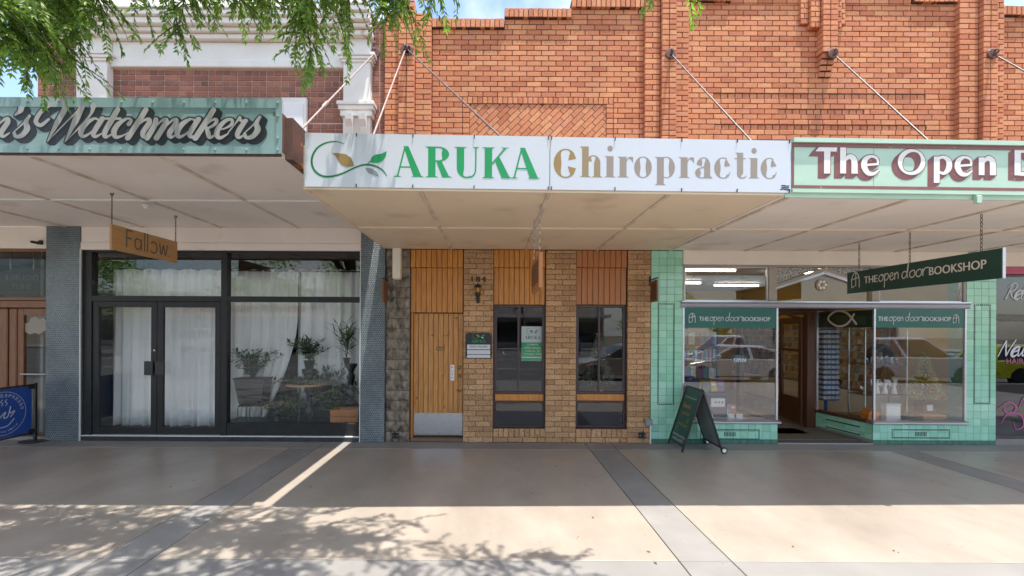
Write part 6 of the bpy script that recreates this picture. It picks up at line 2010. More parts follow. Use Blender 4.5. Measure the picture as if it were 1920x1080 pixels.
# ------------------------------------------------------------------ sidewalk board
ab = thing('sidewalk_board', 'dark green folding sidewalk board with chalk writing and small wheels by the bookshop window', 'sidewalk board', (3.13, -.32, 0))
ay0, ay1 = -.62, -.06
apx, apz = 3.13, .955
def ab_panel(x0, name, s_):
    d_ = Vector((apx - x0, 0, apz)).normalized(); nx = Vector((-d_.z, 0, d_.x)) * s_
    L_ = (Vector((apx, 0, apz)) - Vector((x0, 0, 0))).length
    def bx(nm, m, l0, l1, y0, y1, t0, t1, par):
        b_ = MB(); P = []
        for t in (t0, t1):
            for l in (l0, l1):
                for y in (y0, y1):
                    p_ = Vector((x0, 0, 0)) + d_ * l + nx * t; P.append((p_.x, y, p_.z))
        b_.add(P, [(0, 1, 3, 2), (4, 6, 7, 5), (0, 4, 5, 1), (2, 3, 7, 6), (0, 2, 6, 4), (1, 5, 7, 3)])
        return b_.build(nm, m, par)
    pn = bx(name, m_deepgreen if s_ > 0 else m_grey_l, .10, L_ - .01, ay0 + .025, ay1 - .025, -.004, .004, ab)
    for y0, y1 in ((ay0, ay0 + .026), (ay1 - .026, ay1)): bx('stile', m_black, .02, L_, y0, y1, -.012, .012, ab)
    bx('rail', m_black, .09, .115, ay0 + .026, ay1 - .026, -.011, .011, ab); bx('rail', m_black, L_ - .03, L_, ay0 + .026, ay1 - .026, -.011, .011, ab)
    return d_, nx, pn
d_, nx, pn = ab_panel(2.82, 'panel', 1)
o0 = Vector((2.82, 0, 0)) + nx * .0045
m_chalk = mat('chalk', (.62, .62, .58), (.5, .5, .47), scale=60, rough=.9)
m_chalk_o = mat('orange_chalk', (.55, .25, .12), None, scale=60, rough=.9)
m_chalk_g = mat('green_chalk', (.25, .55, .12), None, scale=60, rough=.9)
def chalk(fl_, m, l, yc, w_):
    b_ = fl_.bounds(); k_ = w_ / (b_[1] - b_[0]); f_ = Flat(); f_.join(fl_, -b_[0] * k_, -b_[2] * k_, k_)
    lay('chalk_writing', f_, m, pn, o0 + d_ * l + Vector((0, yc + w_ / 2, 0)), (0, -1, 0), d_, .0008)
yc = (ay0 + ay1) / 2
chalk(bookshop_logo(1, 'start'), m_chalk, .80, yc, .42)
chalk(word('Books', .1), m_chalk_o, .66, yc + .03, .26); chalk(hand_open_door(), m_chalk_o, .52, yc - .02, .30)
chalk(word('Gifts & Cards', .1), m_chalk_o, .38, yc, .34); chalk(door_mark(), m_chalk_g, .44, yc - .14, .05); chalk(door_mark(), m_chalk_g, .27, yc + .14, .06)
chalk(word('CHRISTIAN BOOKS', .1), m_sign_white, .20, yc, .44); chalk(word('CARDS & GIFTS', .1), m_sign_white, .135, yc, .38)
ab_panel(3.44, 'panel', -1)
for y_ in (ay0 + .0, ay1 - .0):
    MB().lathe([(.014, -.012), (.045, -.012), (.05, -.006), (.05, .006), (.045, .012), (.014, .012)], (3.45, y_, .05), 14, 'Y').build('wheel', m_black, ab)
    MB().lathe([(.0, -.014), (.03, -.014), (.03, .014), (.0, .014)], (3.45, y_, .05), 12, 'Y').build('hub', m_white, ab)
# ------------------------------------------------------------------ blue cafe barrier
br_ = thing('cafe_barrier', 'blue cafe barrier banner with white cup emblem on a black post', 'barrier', (-7.45, -.6, 0))
BX = wx(66, 770, -.08)
m_bblue = mat('blue_banner_fabric', (.010, .055, .28), (.012, .065, .32), scale=2, rough=.55)
MB().box(BX - .02, BX + .02, -.10, -.06, .02, wz(716, 66), .004).build('post', m_black, br_)
MB().lathe([(.20, 0), (.20, .012), (.03, .02)], (BX, -.08, .001), 16).build('base', m_black, br_)
MB().box(BX - .02, BX + .02, -1.80, -1.76, .02, wz(716, 66), .004).build('post', m_black, br_)
MB().lathe([(.20, 0), (.20, .012), (.03, .02)], (BX, -1.78, .001), 16).build('base', m_black, br_)
zb1, zb0 = wz(722, 62), wz(806, 62)
MB().box(BX - .004, BX + .004, -1.72, -.14, zb0, zb1, .002).build('banner', m_bblue, br_)
MB().box(BX - .015, BX + .015, -1.76, -.10, zb1 + .005, zb1 + .035, .004).build('top_bar', m_black, br_)
MB().box(BX - .012, BX + .012, -1.76, -.10, zb0 - .03, zb0 - .005, .004).build('bottom_bar', m_black, br_)
for y_ in (-.15, -1.71):
    for z_ in (zb0 + .02, zb1 - .02): MB().box(BX - .008, BX + .008, y_ - .05, y_ + .05, z_ - .025, z_ + .025, .004).build('corner_tab', m_black, br_)
em = Flat()
RB = .33
cy0, cz0 = -.56, (zb0 + zb1) / 2
em.arc(0, 0, RB, RB, 0, 360, .006, .006, 48)
em.stroke([(-.20, -.06), (-.17, -.15), (-.06, -.20), (.06, -.19), (.15, -.10)], .012, n=6)
em.stroke([(-.16, -.08), (-.10, .06), (-.06, .0), (-.08, -.08), (-.02, -.02), (.03, .02), (.0, -.06), (.06, -.05), (.10, .10), (.09, .0), (.16, .02), (.10, -.06)], .014, n=6)
for dx in (-.03, .03): em.stroke([(dx, .12), (dx + .02, .15), (dx - .01, .18), (dx + .015, .21)], .010, n=5)
def ring_text(s_, rad, a0_, a1_, h_):
    cs_ = [c for c in s_]
    for i, c in enumerate(cs_):
        if c == ' ': continue
        a = R(a0_ + (a1_ - a0_) * i / (len(cs_) - 1))
        g_ = word(c, h_, h_ * .75)
        ca, sa = math.cos(a - math.pi / 2), math.sin(a - math.pi / 2)
        if rad < 0: ca, sa = math.cos(a + math.pi / 2), math.sin(a + math.pi / 2)
        r_ = abs(rad)
        n0 = len(em.v); em.k += 1
        em.v += [((p_[0] - h_ * .37) * ca - p_[1] * sa + r_ * math.cos(a), (p_[0] - h_ * .37) * sa + p_[1] * ca + r_ * math.sin(a), em.k) for p_ in g_.v]
        em.f += [tuple(q + n0 for q in qq) for qq in g_.f]
ring_text('ESPRESSO', .25, 95, 10, .05)
ring_text('COFFEE SINCE 199', -.285, 232, 335, .026) if False else ring_text('COFFEE', -.285, 235, 275, .026)
ring_text('SINCE', -.285, 285, 315, .026)
lay('emblem', em, m_sign_white, br_, (BX + .004, cy0, cz0), (0, 1, 0), V_, .001)

# ------------------------------------------------------------------ hair salon at the right edge
SCRIPT.update({'R': [([(.25, 1.6), (.2, .8), (.1, 0)], [.14, .14, .14]), ([(-.1, 1.3), (.3, 1.75), (.8, 1.6), (.75, 1.1), (.3, .85)], [.05, .1, .14, .14, .08]), ([(.35, .85), (.6, .4), (.95, .05)], [.1, .14, .08])],
  'l': [([(.1, .1), (.35, 1.2), (.25, 1.7), (.1, 1.0), (.15, .2), (.35, .02), (.5, .15)], [.05, .1, .1, .14, .14, .1, .05])],
  'i': [([(.1, 1), (.08, .3), (.2, .02), (.4, .2)], [.14, .14, .1, .05])], 'x': [([(0, .95), (.3, .5), (.65, .05)], [.1, .15, .1]), ([(.6, 1), (.3, .5), (0, 0)], [.08, .1, .08])],
  'N': [([(.0, .0), (.1, .9), (.25, 1.6)], [.1, .12, .14]), ([(.25, 1.6), (.5, .8), (.8, .05)], [.14, .16, .14]), ([(.8, .05), (.95, .9), (1.2, 1.7)], [.1, .12, .1])],
  'w': [([(0, 1), (.1, .2), (.25, .05), (.42, .4), (.5, .9), (.52, .3), (.68, .05), (.9, .5), (.95, 1)], [.12, .14, .12, .1, .1, .14, .12, .1, .1])],
  'u': [([(.05, 1), (.05, .3), (.2, .02), (.45, .3), (.55, 1)], [.14, .14, .1, .1, .12]), ([(.55, 1), (.52, .3), (.66, .02), (.85, .2)], [.14, .14, .1, .05])]})
ADV.update({'R': .95, 'l': .42, 'i': .36, 'x': .66, 'N': 1.2, 'w': 1.0, 'u': .8})
sa = thing('shopfront', 'dark glazed hair salon front with pink band beyond the green tiled pier', 'shopfront', (10, 0, 0))
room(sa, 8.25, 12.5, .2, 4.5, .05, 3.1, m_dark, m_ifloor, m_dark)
m_pink = mat('pink_paint', (.50, .09, .17), (.45, .08, .15), scale=4, rough=.4)
MB().box(hx1 + .002, 12.5, -.01, .2, wz(500, 1895), zt_, .004).build('cream_band', m_cream, sa)
MB().box(hx1 + .002, 12.5, -.02, .2, wz(514, 1895), wz(500, 1895) - .001, .004).build('pink_band', m_pink, sa)
m_bronze = mat('bronze_frame', (.10, .08, .07), (.13, .10, .09), scale=8, rough=.35, metal=.5)
wsl = window(sa, hx1 + .002, 12.4, .10, wz(514.5, 1895), .04, .03, m_bronze, m_glass_salon, rails=[wz(591, 1895), wz(601, 1895)], d=.05)
MB().box(hx1 + .002, 12.5, .0, .25, .0, .098).build('threshold', m_slab_g, sa)
MB().box(hx1 + .04, 12.3, .12, .13, wz(552, 1895, .1), wz(520, 1895, .1)).build('window_film', m_winframe, sa)
m_mag = mat('magenta_lettering', (.45, .08, .25), (.40, .07, .22), scale=4, rough=.4)
def sal(fl_, m, px_, py_, w_, sx=1):
    b_ = fl_.bounds(); k_ = w_ / (b_[1] - b_[0]); f_ = Flat(); f_.join(fl_, -b_[0] * k_, 0, k_)
    lay('lettering', f_, m, sa, (wx(px_, py_, .06), .06, wz(py_, px_, .06)), U, V_, .001)
sal(script('Relax'), m_sign_white, 1884, 561, .6); sal(script('Newu'), m_sign_white, 1870.5, 668, .62)
sal(word('HAIR&', .1), m_mag, 1887, 682, .36)
sw = Flat()
for q in (((0, 0), (.2, .12), (.35, .02), (.25, -.12), (.1, -.05), (.2, .02)), ((.05, -.3), (.2, -.1), (.45, -.15), (.5, -.35), (.35, -.42), (.3, -.28)), ((.4, .0), (.5, .2), (.7, .25), (.72, .08), (.58, .05))):
    sw.stroke(list(q), [.01, .03, .04, .03, .02, .01][:len(q)], n=6)
sal(sw, m_mag, 1872, 765, .62)
# ------------------------------------------------------------------ things in the charcoal shopfront
def plant(name, label, x, y, z, h, r_, n=220, blade=(.10, .018), seed=1, pot=None, upright=.4, group='plants in the charcoal shopfront'):
    rs = random.Random(seed)
    t = thing(name, label, 'plant', (x, y, z), group)
    if pot:
        MB().lathe([(pot * .7, 0), (pot, pot * 1.5), (pot * 1.06, pot * 1.5), (pot * 1.06, pot * 1.7), (pot * .9, pot * 1.7)], (x, y, z), 12).build('pot', m_black, t, True)
        z += pot * 1.6
    V = []; Fc = []; A = []
    st_ = MB()
    for s in range(max(6, n // 16)):
        a = rs.random() * 6.283; el = rs.uniform(upright, 1.45)
        d_ = Vector((math.cos(a) * math.cos(el), math.sin(a) * math.cos(el), math.sin(el)))
        L_ = h * rs.uniform(.55, 1.0)
        pts = [Vector((x, y, z)) + Vector((d_.x * r_ * 1.6 * u * (1 + .5 * u), d_.y * r_ * 1.0 * u * (1 + .5 * u), (L_ * u * (1.15 - .35 * u * (1.3 - d_.z))))) for u in (0, .33, .66, 1)]
        st_.tube(pts, [.005, .004, .003, .0015], 4, False)
        for k_ in range(16):
            u = .2 + .8 * k_ / 16; i = min(2, int(u * 3)); p_ = pts[i].lerp(pts[i + 1], u * 3 - i)
            dl = ((pts[i + 1] - pts[i]).normalized() * .6 + Vector((rs.gauss(0, 1), rs.gauss(0, 1), rs.gauss(-.1, .6))).normalized()).normalized()
            ln = blade[0] * rs.uniform(.6, 1.1); wv = dl.cross(Vector((rs.gauss(0, .4), rs.gauss(0, .4), 1))).normalized() * blade[1] * .5
            n0 = len(V); V += [p_, p_ + dl * ln * .5 + wv, p_ + dl * ln, p_ + dl * ln * .5 - wv]
            Fc += [(n0, n0 + 1, n0 + 2), (n0, n0 + 2, n0 + 3)]; A += [rs.random()] * 2
    st_.build('stem', m_bark, t)
    me = setmesh('foliage', V, Fc, m_leaf_in); at = me.attributes.new('rnd', 'FLOAT', 'FACE'); at.data.foreach_set('value', A)
    o = attach(bpy.data.objects.new('foliage', me), t); o['kind'] = 'stuff'
pxy = lambda px_, y_: wx(px_, 700, y_)
zp = lambda py_, px_, y_: wz(py_, px_, y_)
yP = .42
tb = thing('side_table', 'low table with round pale top among the plants in the charcoal window', 'table', (pxy(570, yP), yP, .1))
MB().lathe([(.0, 0), (.33, 0), (.335, .012), (.33, .028), (.0, .028)], (pxy(575, yP), yP, zp(722, 575, yP)), 24).build('top', m_sign_timber, tb)
for a in range(3):
    t_ = a * 2.09 + .4
    MB().tube([(pxy(575, yP) + .22 * math.cos(t_), yP + .2 * math.sin(t_), zp(722, 575, yP)), (pxy(575, yP) + .26 * math.cos(t_), yP + .24 * math.sin(t_), .10)], .015).build('leg', m_black, tb)
def pedestal(x, y, z0, z1, r_, lab):
    t = thing('pedestal', lab, 'pedestal', (x, y, z0), 'turned black pedestals')
    h = z1 - z0
    pr = [(1, 0), (1, .06), (.7, .08), (.45, .16), (.75, .24), (.8, .32), (.45, .40), (.42, .55), (.72, .64), (.72, .70), (.4, .78), (.6, .86), (.95, .93)]
    MB().lathe([(r_ * q, h * v) for q, v in pr], (x, y, z0), 14).build('column', m_black, t, True)
    MB().lathe([(r_ * 1.05, 0), (r_ * 1.1, h * .03), (r_ * 1.1, h * .07), (0.01, h * .07)], (x, y, z0 + h * .93), 14).build('plate', m_black, t)
pedestal(pxy(658, yP), yP, zp(757, 658, yP), zp(682, 658, yP), .10, 'tall turned black pedestal beside the window corner')
pedestal(pxy(520, .38), .38, .10, zp(757, 520, .38), .10, 'squat turned black pedestal with a round cap in the charcoal window')
pedestal(pxy(580, .5), .5, .10, zp(692, 580, .5), .11, 'broad turned black pedestal under the fern')
pl_ = thing('planter', 'black tapered planter box full of greenery in the charcoal window', 'planter', (pxy(474, .5), .5, zp(756, 474, .5)))
xp0, xp1 = pxy(446, .5), pxy(503, .5); zp0, zp1 = zp(758, 474, .5), zp(710, 474, .5)
MB().prism([(xp0 + .10, zp0), (xp1 - .06, zp0), (xp1, zp1), (xp0, zp1)], .36, .66).build('box', m_black, pl_)
MB().box(xp0 - .01, xp1 + .01, .35, .67, zp1, zp1 + .02, .004).build('rim', m_black, pl_)
stl = thing('stool', 'black bent-metal stool below the planter in the charcoal window', 'stool', (pxy(470, .3), .3, .1))
xs0, xs1 = pxy(450, .3), pxy(494, .3); zs_ = zp(761, 470, .3)
for x_ in (xs0, (xs0 + xs1) / 2, xs1):
    MB().tube([(x_, .24, .10), (x_, .24, zs_ - .03), (x_ + (.02 if x_ < xs1 else -.02), .25, zs_)], .009).build('leg', m_black, stl)
MB().box(xs0, xs1, .22, .52, zs_ - .005, zs_ + .015, .008).build('seat', m_black, stl)
for x_ in (xs0, xs1): MB().tube([(x_, .5, .10), (x_, .5, zs_)], .009).build('leg', m_black, stl)
crt = thing('crate', 'brown timber crate at the corner of the charcoal window', 'crate', (pxy(645, .2), .2, .36))
cx0, cx1 = pxy(620, .18), pxy(672, .18); cz0_, cz1_ = zp(793, 645, .18), zp(768, 645, .18)
for j in range(2): MB().box(cx0, cx1, .16, .18, cz0_ + j * (cz1_ - cz0_) / 2 + .003, cz0_ + (j + 1) * (cz1_ - cz0_) / 2 - .003, .003).build('slat', m_timber_red, crt)
MB().box(cx0, cx1, .181, .44, cz0_, cz0_ + .02).build('bottom', m_timber_red, crt)
for x_ in (cx0, cx1 - .02): MB().box(x_, x_ + .02, .181, .44, cz0_ + .021, cz1_, .003).build('side', m_timber_red, crt)
MB().box(cx0, cx1, .441, .46, cz0_, cz1_, .003).build('back', m_timber_red, crt)
MB().box(pxy(424, .3), pxy(680, .3), .13, .70, .10, zp(794, 560, .13), .01).build('platform', m_charcoal, fs)
plant('potted_plant', 'spiky dark palm on the tall black pedestal', pxy(650, yP), yP, zp(682, 650, yP), .62, .16, 200, (.22, .020), 3, .06, .8)
plant('potted_plant', 'bushy fern in the middle of the charcoal window', pxy(580, .5), .5, zp(692, 580, .5), .42, .22, 460, (.12, .03), 5, .09)
plant('potted_plant', 'leafy greenery spilling from the black planter box', pxy(474, .5), .5, zp1, .55, .26, 460, (.13, .035), 7)
plant('potted_plant', 'trailing leafy plant on the round table', pxy(560, .36), .36, zp(722, 560, .4), .14, .22, 300, (.10, .045), 11, None, .0)
plant('potted_plant', 'broad leafy plant beside the timber crate', pxy(632, .55), .55, zp(793, 632, .55), .95, .30, 620, (.15, .045), 17, None, .5)
plant('potted_plant', 'tall feathery plant between the fern and the palm', pxy(612, .62), .62, zp(793, 612, .62), 1.15, .24, 520, (.14, .03), 19, None, .8)
plant('potted_plant', 'low bushy plant under the round table', pxy(545, .5), .5, zp(793, 545, .5), .55, .30, 520, (.12, .04), 23, None, .4)
plant('potted_plant', 'loose fern beside the pedestals in the charcoal window', pxy(610, .5), .5, zp(768, 610, .5), .50, .20, 360, (.14, .03), 13)
sm_ = thing('smoke_alarm', 'small white smoke alarm under the pinkish soffit', 'alarm', (wx(275, 386, -1.45), -1.45, 3.44))
MB().lathe([(.028, 0), (.034, .015), (.034, .035), (.05, .036), (.05, .048)], (wx(275, 386, -1.45), -1.455, 3.40), 12).build('cap', m_white, sm_)

# ------------------------------------------------------------------ street tree overhead
tree = thing('street_tree', 'leafy street tree with drooping branches hanging over the watchmaker awning', 'tree', (-4.6, -7.6, 0))
TB = Vector((-4.6, -7.6, 0))
limbs = MB()
limbs.tube([TB + Vector(q) for q in ((0, 0, 0), (.03, .02, 1.0), (-.02, .05, 2.0), (.05, .1, 3.0))], [.24, .19, .165, .15], 12)
limbs.build('trunk', m_bark, tree, True)
br = MB()
rs = random.Random(21)
fork = TB + Vector((.05, .1, 3.0))
ends = []
# limb tips: (x, y, z) chosen so the crown hangs over the pavement and just into the top of the picture
def G(px, py, D): # photo pixel at distance D in front of the camera
    dx, dy = unroll(px, py)
    return Vector((dx * D / F, D - CD, CH - dy * D / F))
main = [(-6.6, -4.6, 5.6), (-5.2, -4.0, 5.4), (-3.8, -4.1, 5.6), (-2.4, -4.2, 5.5), (-1.0, -4.5, 5.3), (.4, -4.9, 5.0), (-3.0, -5.8, 6.6), (-5.6, -6.0, 6.8), (-7.4, -6.5, 6.2), (-.6, -6.4, 6.2), (-4.0, -9.4, 6.4), (-6.5, -9.0, 6.3), (-1.8, -9.2, 6.2)]
limb_pts = []
for e in main:
    e = Vector(e); mid = fork.lerp(e, .5) + Vector((rs.uniform(-.2, .2), rs.uniform(-.2, .2), .55))
    pts = [fork, fork.lerp(mid, .5) + Vector((0, 0, .25)), mid, mid.lerp(e, .5) + Vector((0, 0, .15)), e]
    br.tube(pts, [.10, .08, .055, .035, .012], 7)
    limb_pts.append(pts)
LV = []; LF = []; LA = []
def leaflet(p, d_, ln, wd, nrm_):
    w_ = d_.cross(nrm_)
    if w_.length < 1e-4: return
    w_ = w_.normalized() * wd * .5
    n0 = len(LV)
    up = nrm_ * (wd * .18)
    LV.extend([p, p + d_ * ln * .42 + w_ + up, p + d_ * ln, p + d_ * ln * .42 - w_ + up])
    LF.extend([(n0, n0 + 1, n0 + 2), (n0, n0 + 2, n0 + 3)])
    a = rs.random(); LA.extend([a, a])
def spray(p, d_, L_, n=12, size=.052):
    """A drooping twig with leaflets in two rows."""
    d_ = d_.normalized(); q = p.copy(); step = L_ / n
    pts = [q.copy()]
    for i in range(n):
        d_ = (d_ + Vector((rs.gauss(0, .05), rs.gauss(0, .05), -.055))).normalized()
        q = q + d_ * step; pts.append(q.copy())
        side = d_.cross(Vector((0, 0, 1)))
        if side.length < .05: side = Vector((rs.gauss(0, 1), rs.gauss(0, 1), 0))
        side.normalize()
        upn = side.cross(d_).normalized()
        for s_ in (-1, 1):
            if rs.random() < .12: continue
            ld = (d_ * .75 + side * s_ * rs.uniform(.5, .9) + Vector((0, 0, rs.uniform(-.5, .1))) + Vector((rs.gauss(0, .15), rs.gauss(0, .15), rs.gauss(0, .15)))).normalized()
            leaflet(q, ld, size * rs.uniform(.75, 1.2), size * rs.uniform(.30, .42), (upn + Vector((rs.gauss(0, .5), rs.gauss(0, .5), rs.gauss(0, .5)))).normalized())
    leaflet(q, d_, size, size * .36, Vector((0, 0, 1)))
    br.tube([pts[0], pts[n // 2], pts[-1]], [.0035, .0025, .001], 4, False)
def bough(a, b, n_sprays, spread=.22, L_=.34, droop=.3):
    """A thin bough from a to b hung with sprays."""
    a, b = Vector(a), Vector(b)
    m_ = a.lerp(b, .5) + Vector((0, 0, droop * .5))
    pts = [a.lerp(m_, u / 4).lerp(m_.lerp(b, u / 4), u / 4) for u in range(5)]
    br.tube(pts, [.014, .011, .008, .006, .003], 5, False)
    for i in range(n_sprays):
        u = (i + rs.random()) / n_sprays
        k_ = min(3, int(u * 4)); p_ = pts[k_].lerp(pts[k_ + 1], u * 4 - k_)
        ax = (pts[k_ + 1] - pts[k_]).normalized()
        d_ = (ax * .7 + Vector((rs.gauss(0, .8), rs.gauss(0, .8), rs.gauss(-.25, .5)))).normalized()
        spray(p_, d_, L_ * rs.uniform(.6, 1.15))
# hanging boughs that show at the top of the picture
vis = [((-60, -60, 3.5), (60, 150, 3.4), 34), ((20, -80, 3.4), (95, 165, 3.3), 36), ((60, -90, 3.6), (150, 120, 3.5), 30), ((120, -90, 3.4), (195, 60, 3.4), 22), ((-80, 0, 3.3), (20, 120, 3.2), 30), ((-60, -90, 3.9), (110, 60, 3.7), 30),
       ((230, -120, 3.4), (262, 38, 3.3), 12), ((300, -110, 3.4), (335, 122, 3.3), 22), ((360, -110, 3.5), (345, 60, 3.3), 14), ((390, -110, 3.4), (440, 52, 3.3), 18), ((480, -110, 3.4), (505, 60, 3.4), 20),
       ((540, -120, 3.5), (585, 168, 3.3), 32), ((600, -120, 3.4), (560, 95, 3.3), 22), ((620, -120, 3.3), (655, 62, 3.3), 20), ((680, -110, 3.4), (720, 78, 3.3), 26), ((720, -120, 3.3), (765, 70, 3.3), 22), ((750, -120, 3.2), (800, 20, 3.2), 16),
       ((640, -130, 3.6), (600, 40, 3.6), 18), ((200, -130, 3.7), (420, 10, 3.5), 22), ((430, -130, 3.7), (600, 10, 3.6), 22), ((1240, -160, 3.0), (1290, 14, 3.0), 7), ((1180, -200, 3.0), (1250, 4, 3.0), 6)]
for a, b, n_ in vis:
    up_ = 38 if b[0] < 200 else 55
    b = (b[0], b[1] - up_, b[2])
    bough(G(*a), G(*b), int(n_ * 1.15))
    for k_ in range(2 if b[0] < 200 else 1):
        j1 = Vector((rs.gauss(0, .16), rs.gauss(0, .22), rs.gauss(.05, .08))); j2 = Vector((rs.gauss(0, .15), rs.gauss(0, .22), rs.uniform(.05, .32)))
        bough(G(*a) + j1, G(*b) + j2, int(n_ * .9))
# the crown over the pavement, above the frame: it casts the dappled shade
def crown_bough(c, n_):
    c = Vector(c)
    d_ = Vector((rs.gauss(0, 1), rs.gauss(0, 1), rs.gauss(-.2, .4))).normalized()
    bough(c - d_ * .45, c + d_ * .45 + Vector((0, 0, -.15)), n_, droop=.1)
for pts in limb_pts:
    for i in range(11):
        u = .42 + .58 * i / 10
        k_ = min(3, int(u * 4)); p_ = pts[k_].lerp(pts[k_ + 1], u * 4 - k_)
        crown_bough(p_ + Vector((rs.gauss(0, .34), rs.gauss(0, .30), rs.gauss(.1, .28))), 11)
# foliage whose shade falls on the near pavement, left of the sunlit part
for i in range(185):
    gx = rs.uniform(-6.2, .6); gy = rs.uniform(-5.4, -2.7)
    lim = -1.55 + (-2.76 - gy) * 1.43
    if gx > lim + rs.gauss(0, .15): continue
    if gx > -1.2 and rs.random() < .35: continue
    h = rs.uniform(4.9, 6.6)
    crown_bough((gx + .145 * h, gy - .145 * h, h), 11)
for gx, gy in ((.05, -3.85), (.3, -4.0), (-.25, -3.75)):
    h = rs.uniform(4.5, 5.2); crown_bough((gx + .145 * h, gy - .145 * h, h), 9)
br.build('branch', m_bark, tree)
me = bpy.data.meshes.new('crown')
me.from_pydata([tuple(v) for v in LV], [], LF); me.materials.append(m_leaf)
at = me.attributes.new('rnd', 'FLOAT', 'FACE'); at.data.foreach_set('value', LA)
o = attach(bpy.data.objects.new('crown', me), tree); o['kind'] = 'stuff'
print('LEAF FACES', len(LF))

# ------------------------------------------------------------------ the street behind the camera (seen mirrored in the shop glass)
m_tyre = mat('tyre_rubber', (.02, .02, .02), (.03, .03, .03), scale=20, rough=.85)
m_rim = mat('alloy_rim', (.5, .5, .52), (.4, .4, .42), scale=9, rough=.3, metal=.9)
m_carglass = mat('car_glass', (.02, .025, .03), (.03, .035, .04), scale=3, rough=.05, spec=.8)
m_lamp = mat('lamp_lens', (.75, .75, .75), (.65, .65, .68), scale=12, rough=.1)
m_tail = mat('tail_lamp', (.4, .02, .02), (.3, .015, .015), scale=12, rough=.15)
m_bumper = mat('black_bumper', (.03, .03, .032), (.04, .04, .042), scale=9, rough=.6)
def car(label, kind, colr, loc, rz, name='parked_car'):
    """Lofted body: side outline with wheel arches, tapering sides, separate cabin, glass, wheels and lamps. Front points to local +x."""
    m_p = mat('car_paint_' + '_'.join('%02d' % int(c * 99) for c in colr), colr, tuple(c * .93 for c in colr), scale=2, rough=.22, metal=.25, coat=.8)
    t = thing(name, label, {'ute': 'pickup', 'van': 'van'}.get(kind, 'car'), loc, 'cars parked along the street', rz)
    L_, W_, H_, belt, hood = {'suv': (4.7, 1.88, 1.78, 1.02, 1.05), 'sedan': (4.6, 1.80, 1.46, .92, .88), 'hatch': (4.1, 1.75, 1.52, .95, .95), 'ute': (5.3, 1.87, 1.80, 1.05, 1.08), 'van': (4.9, 1.9, 1.95, 1.12, 1.05)}[kind]
    hl = L_ / 2; wr = .34; fx, rx_ = hl - .88, -hl + .92
    def arch(cx):
        return [(cx + (wr + .06) * math.cos(a), .30 + (wr + .06) * math.sin(a)) for a in [math.pi * k / 8 for k in range(9)]]
    bot = [(hl - .05, .30)] + arch(fx) + arch(rx_) + [(-hl + .05, .30)]
    if kind == 'ute': top = [(-hl, .55), (-hl + .02, belt), (-.35, belt), (.95, belt), (1.35, hood), (hl - .35, hood - .10), (hl - .05, hood - .25), (hl, .6)]
    else: top = [(-hl, .55), (-hl + .03, belt - .02), (-hl + .5, belt + .02), (.85, belt), (1.25, hood), (hl - .35, hood - .12), (hl - .06, hood - .27), (hl, .58)]
    out = bot + top
    n = len(out); V = []; Fc = []
    secs = [(-W_ / 2 + .0, .93), (-W_ / 2 - .0 + .05, 1.0), (W_ / 2 - .05, 1.0), (W_ / 2, .93)]
    for y_, k_ in secs:
        V += [((x * (k_ if abs(x) > hl - .4 else 1)), y_, .62 + (z - .62) * (k_ + (1 - k_) * .2)) for x, z in out]
    for s_ in range(3):
        for i in range(n): Fc.append((s_ * n + i, s_ * n + (i + 1) % n, (s_ + 1) * n + (i + 1) % n, (s_ + 1) * n + i))
    Fc.append(tuple(range(n))); Fc.append(tuple(range(4 * n - 1, 3 * n - 1, -1)))
    b_ = MB(); b_.add(V, Fc); body = b_.build('body', m_p, t, local=True)
    if kind == 'ute': lo = [(-.45, belt), (1.10, belt)]; hi = [(-.30, H_), (.35, H_)]
    elif kind == 'sedan': lo = [(-hl + .35, belt + .02), (1.12, belt)]; hi = [(-1.0, H_ - .02), (.25, H_)]
    elif kind == 'van': lo = [(-hl + .03, belt), (1.5, belt)]; hi = [(-hl + .12, H_), (.8, H_)]
    else: lo = [(-hl + .05, belt), (1.15, belt)]; hi = [(-hl + .35, H_ - .03), (.30, H_)]
    wl, wh = W_ / 2 - .06, W_ / 2 - .24
    c_ = MB()
    P = [(lo[0][0], -wl, lo[0][1]), (lo[1][0], -wl, lo[1][1]), (lo[1][0], wl, lo[1][1]), (lo[0][0], wl, lo[0][1]),
         (hi[0][0], -wh, hi[0][1] - .05), (hi[1][0], -wh, hi[1][1] - .05), (hi[1][0], wh, hi[1][1] - .05), (hi[0][0], wh, hi[0][1] - .05),
         (hi[0][0] + .1, -wh + .12, hi[0][1]), (hi[1][0] - .12, -wh + .12, hi[1][1]), (hi[1][0] - .12, wh - .12, hi[1][1]), (hi[0][0] + .1, wh - .12, hi[0][1])]
    c_.add(P, [(0, 1, 5, 4), (1, 2, 6, 5), (2, 3, 7, 6), (3, 0, 4, 7), (4, 5, 9, 8), (5, 6, 10, 9), (6, 7, 11, 10), (7, 4, 8, 11), (8, 9, 10, 11)])
    cab = c_.build('cabin', m_p, t, local=True)
    def quad_on(a, b, c, d_, name_, m, par, ins=.09, off=.006):
        A, B, C_, D_ = map(Vector, (a, b, c, d_)); ctr = (A + B + C_ + D_) / 4; nn_ = (B - A).cross(D_ - A).normalized()
        Q = []
        for p_ in (A, B, C_, D_):
            q = p_ + (ctr - p_).normalized() * ins; Q.append(q)
        M_ = MB(); M_.add([q + nn_ * off for q in Q] + [q - nn_ * .01 for q in Q], [(0, 1, 2, 3), (7, 6, 5, 4), (0, 4, 5, 1), (1, 5, 6, 2), (2, 6, 7, 3), (3, 7, 4, 0)])
        return M_.build(name_, m, par, local=True)
    quad_on(P[1], P[2], P[6], P[5], 'windscreen', m_carglass, cab); quad_on(P[3], P[0], P[4], P[7], 'rear_window', m_carglass, cab)
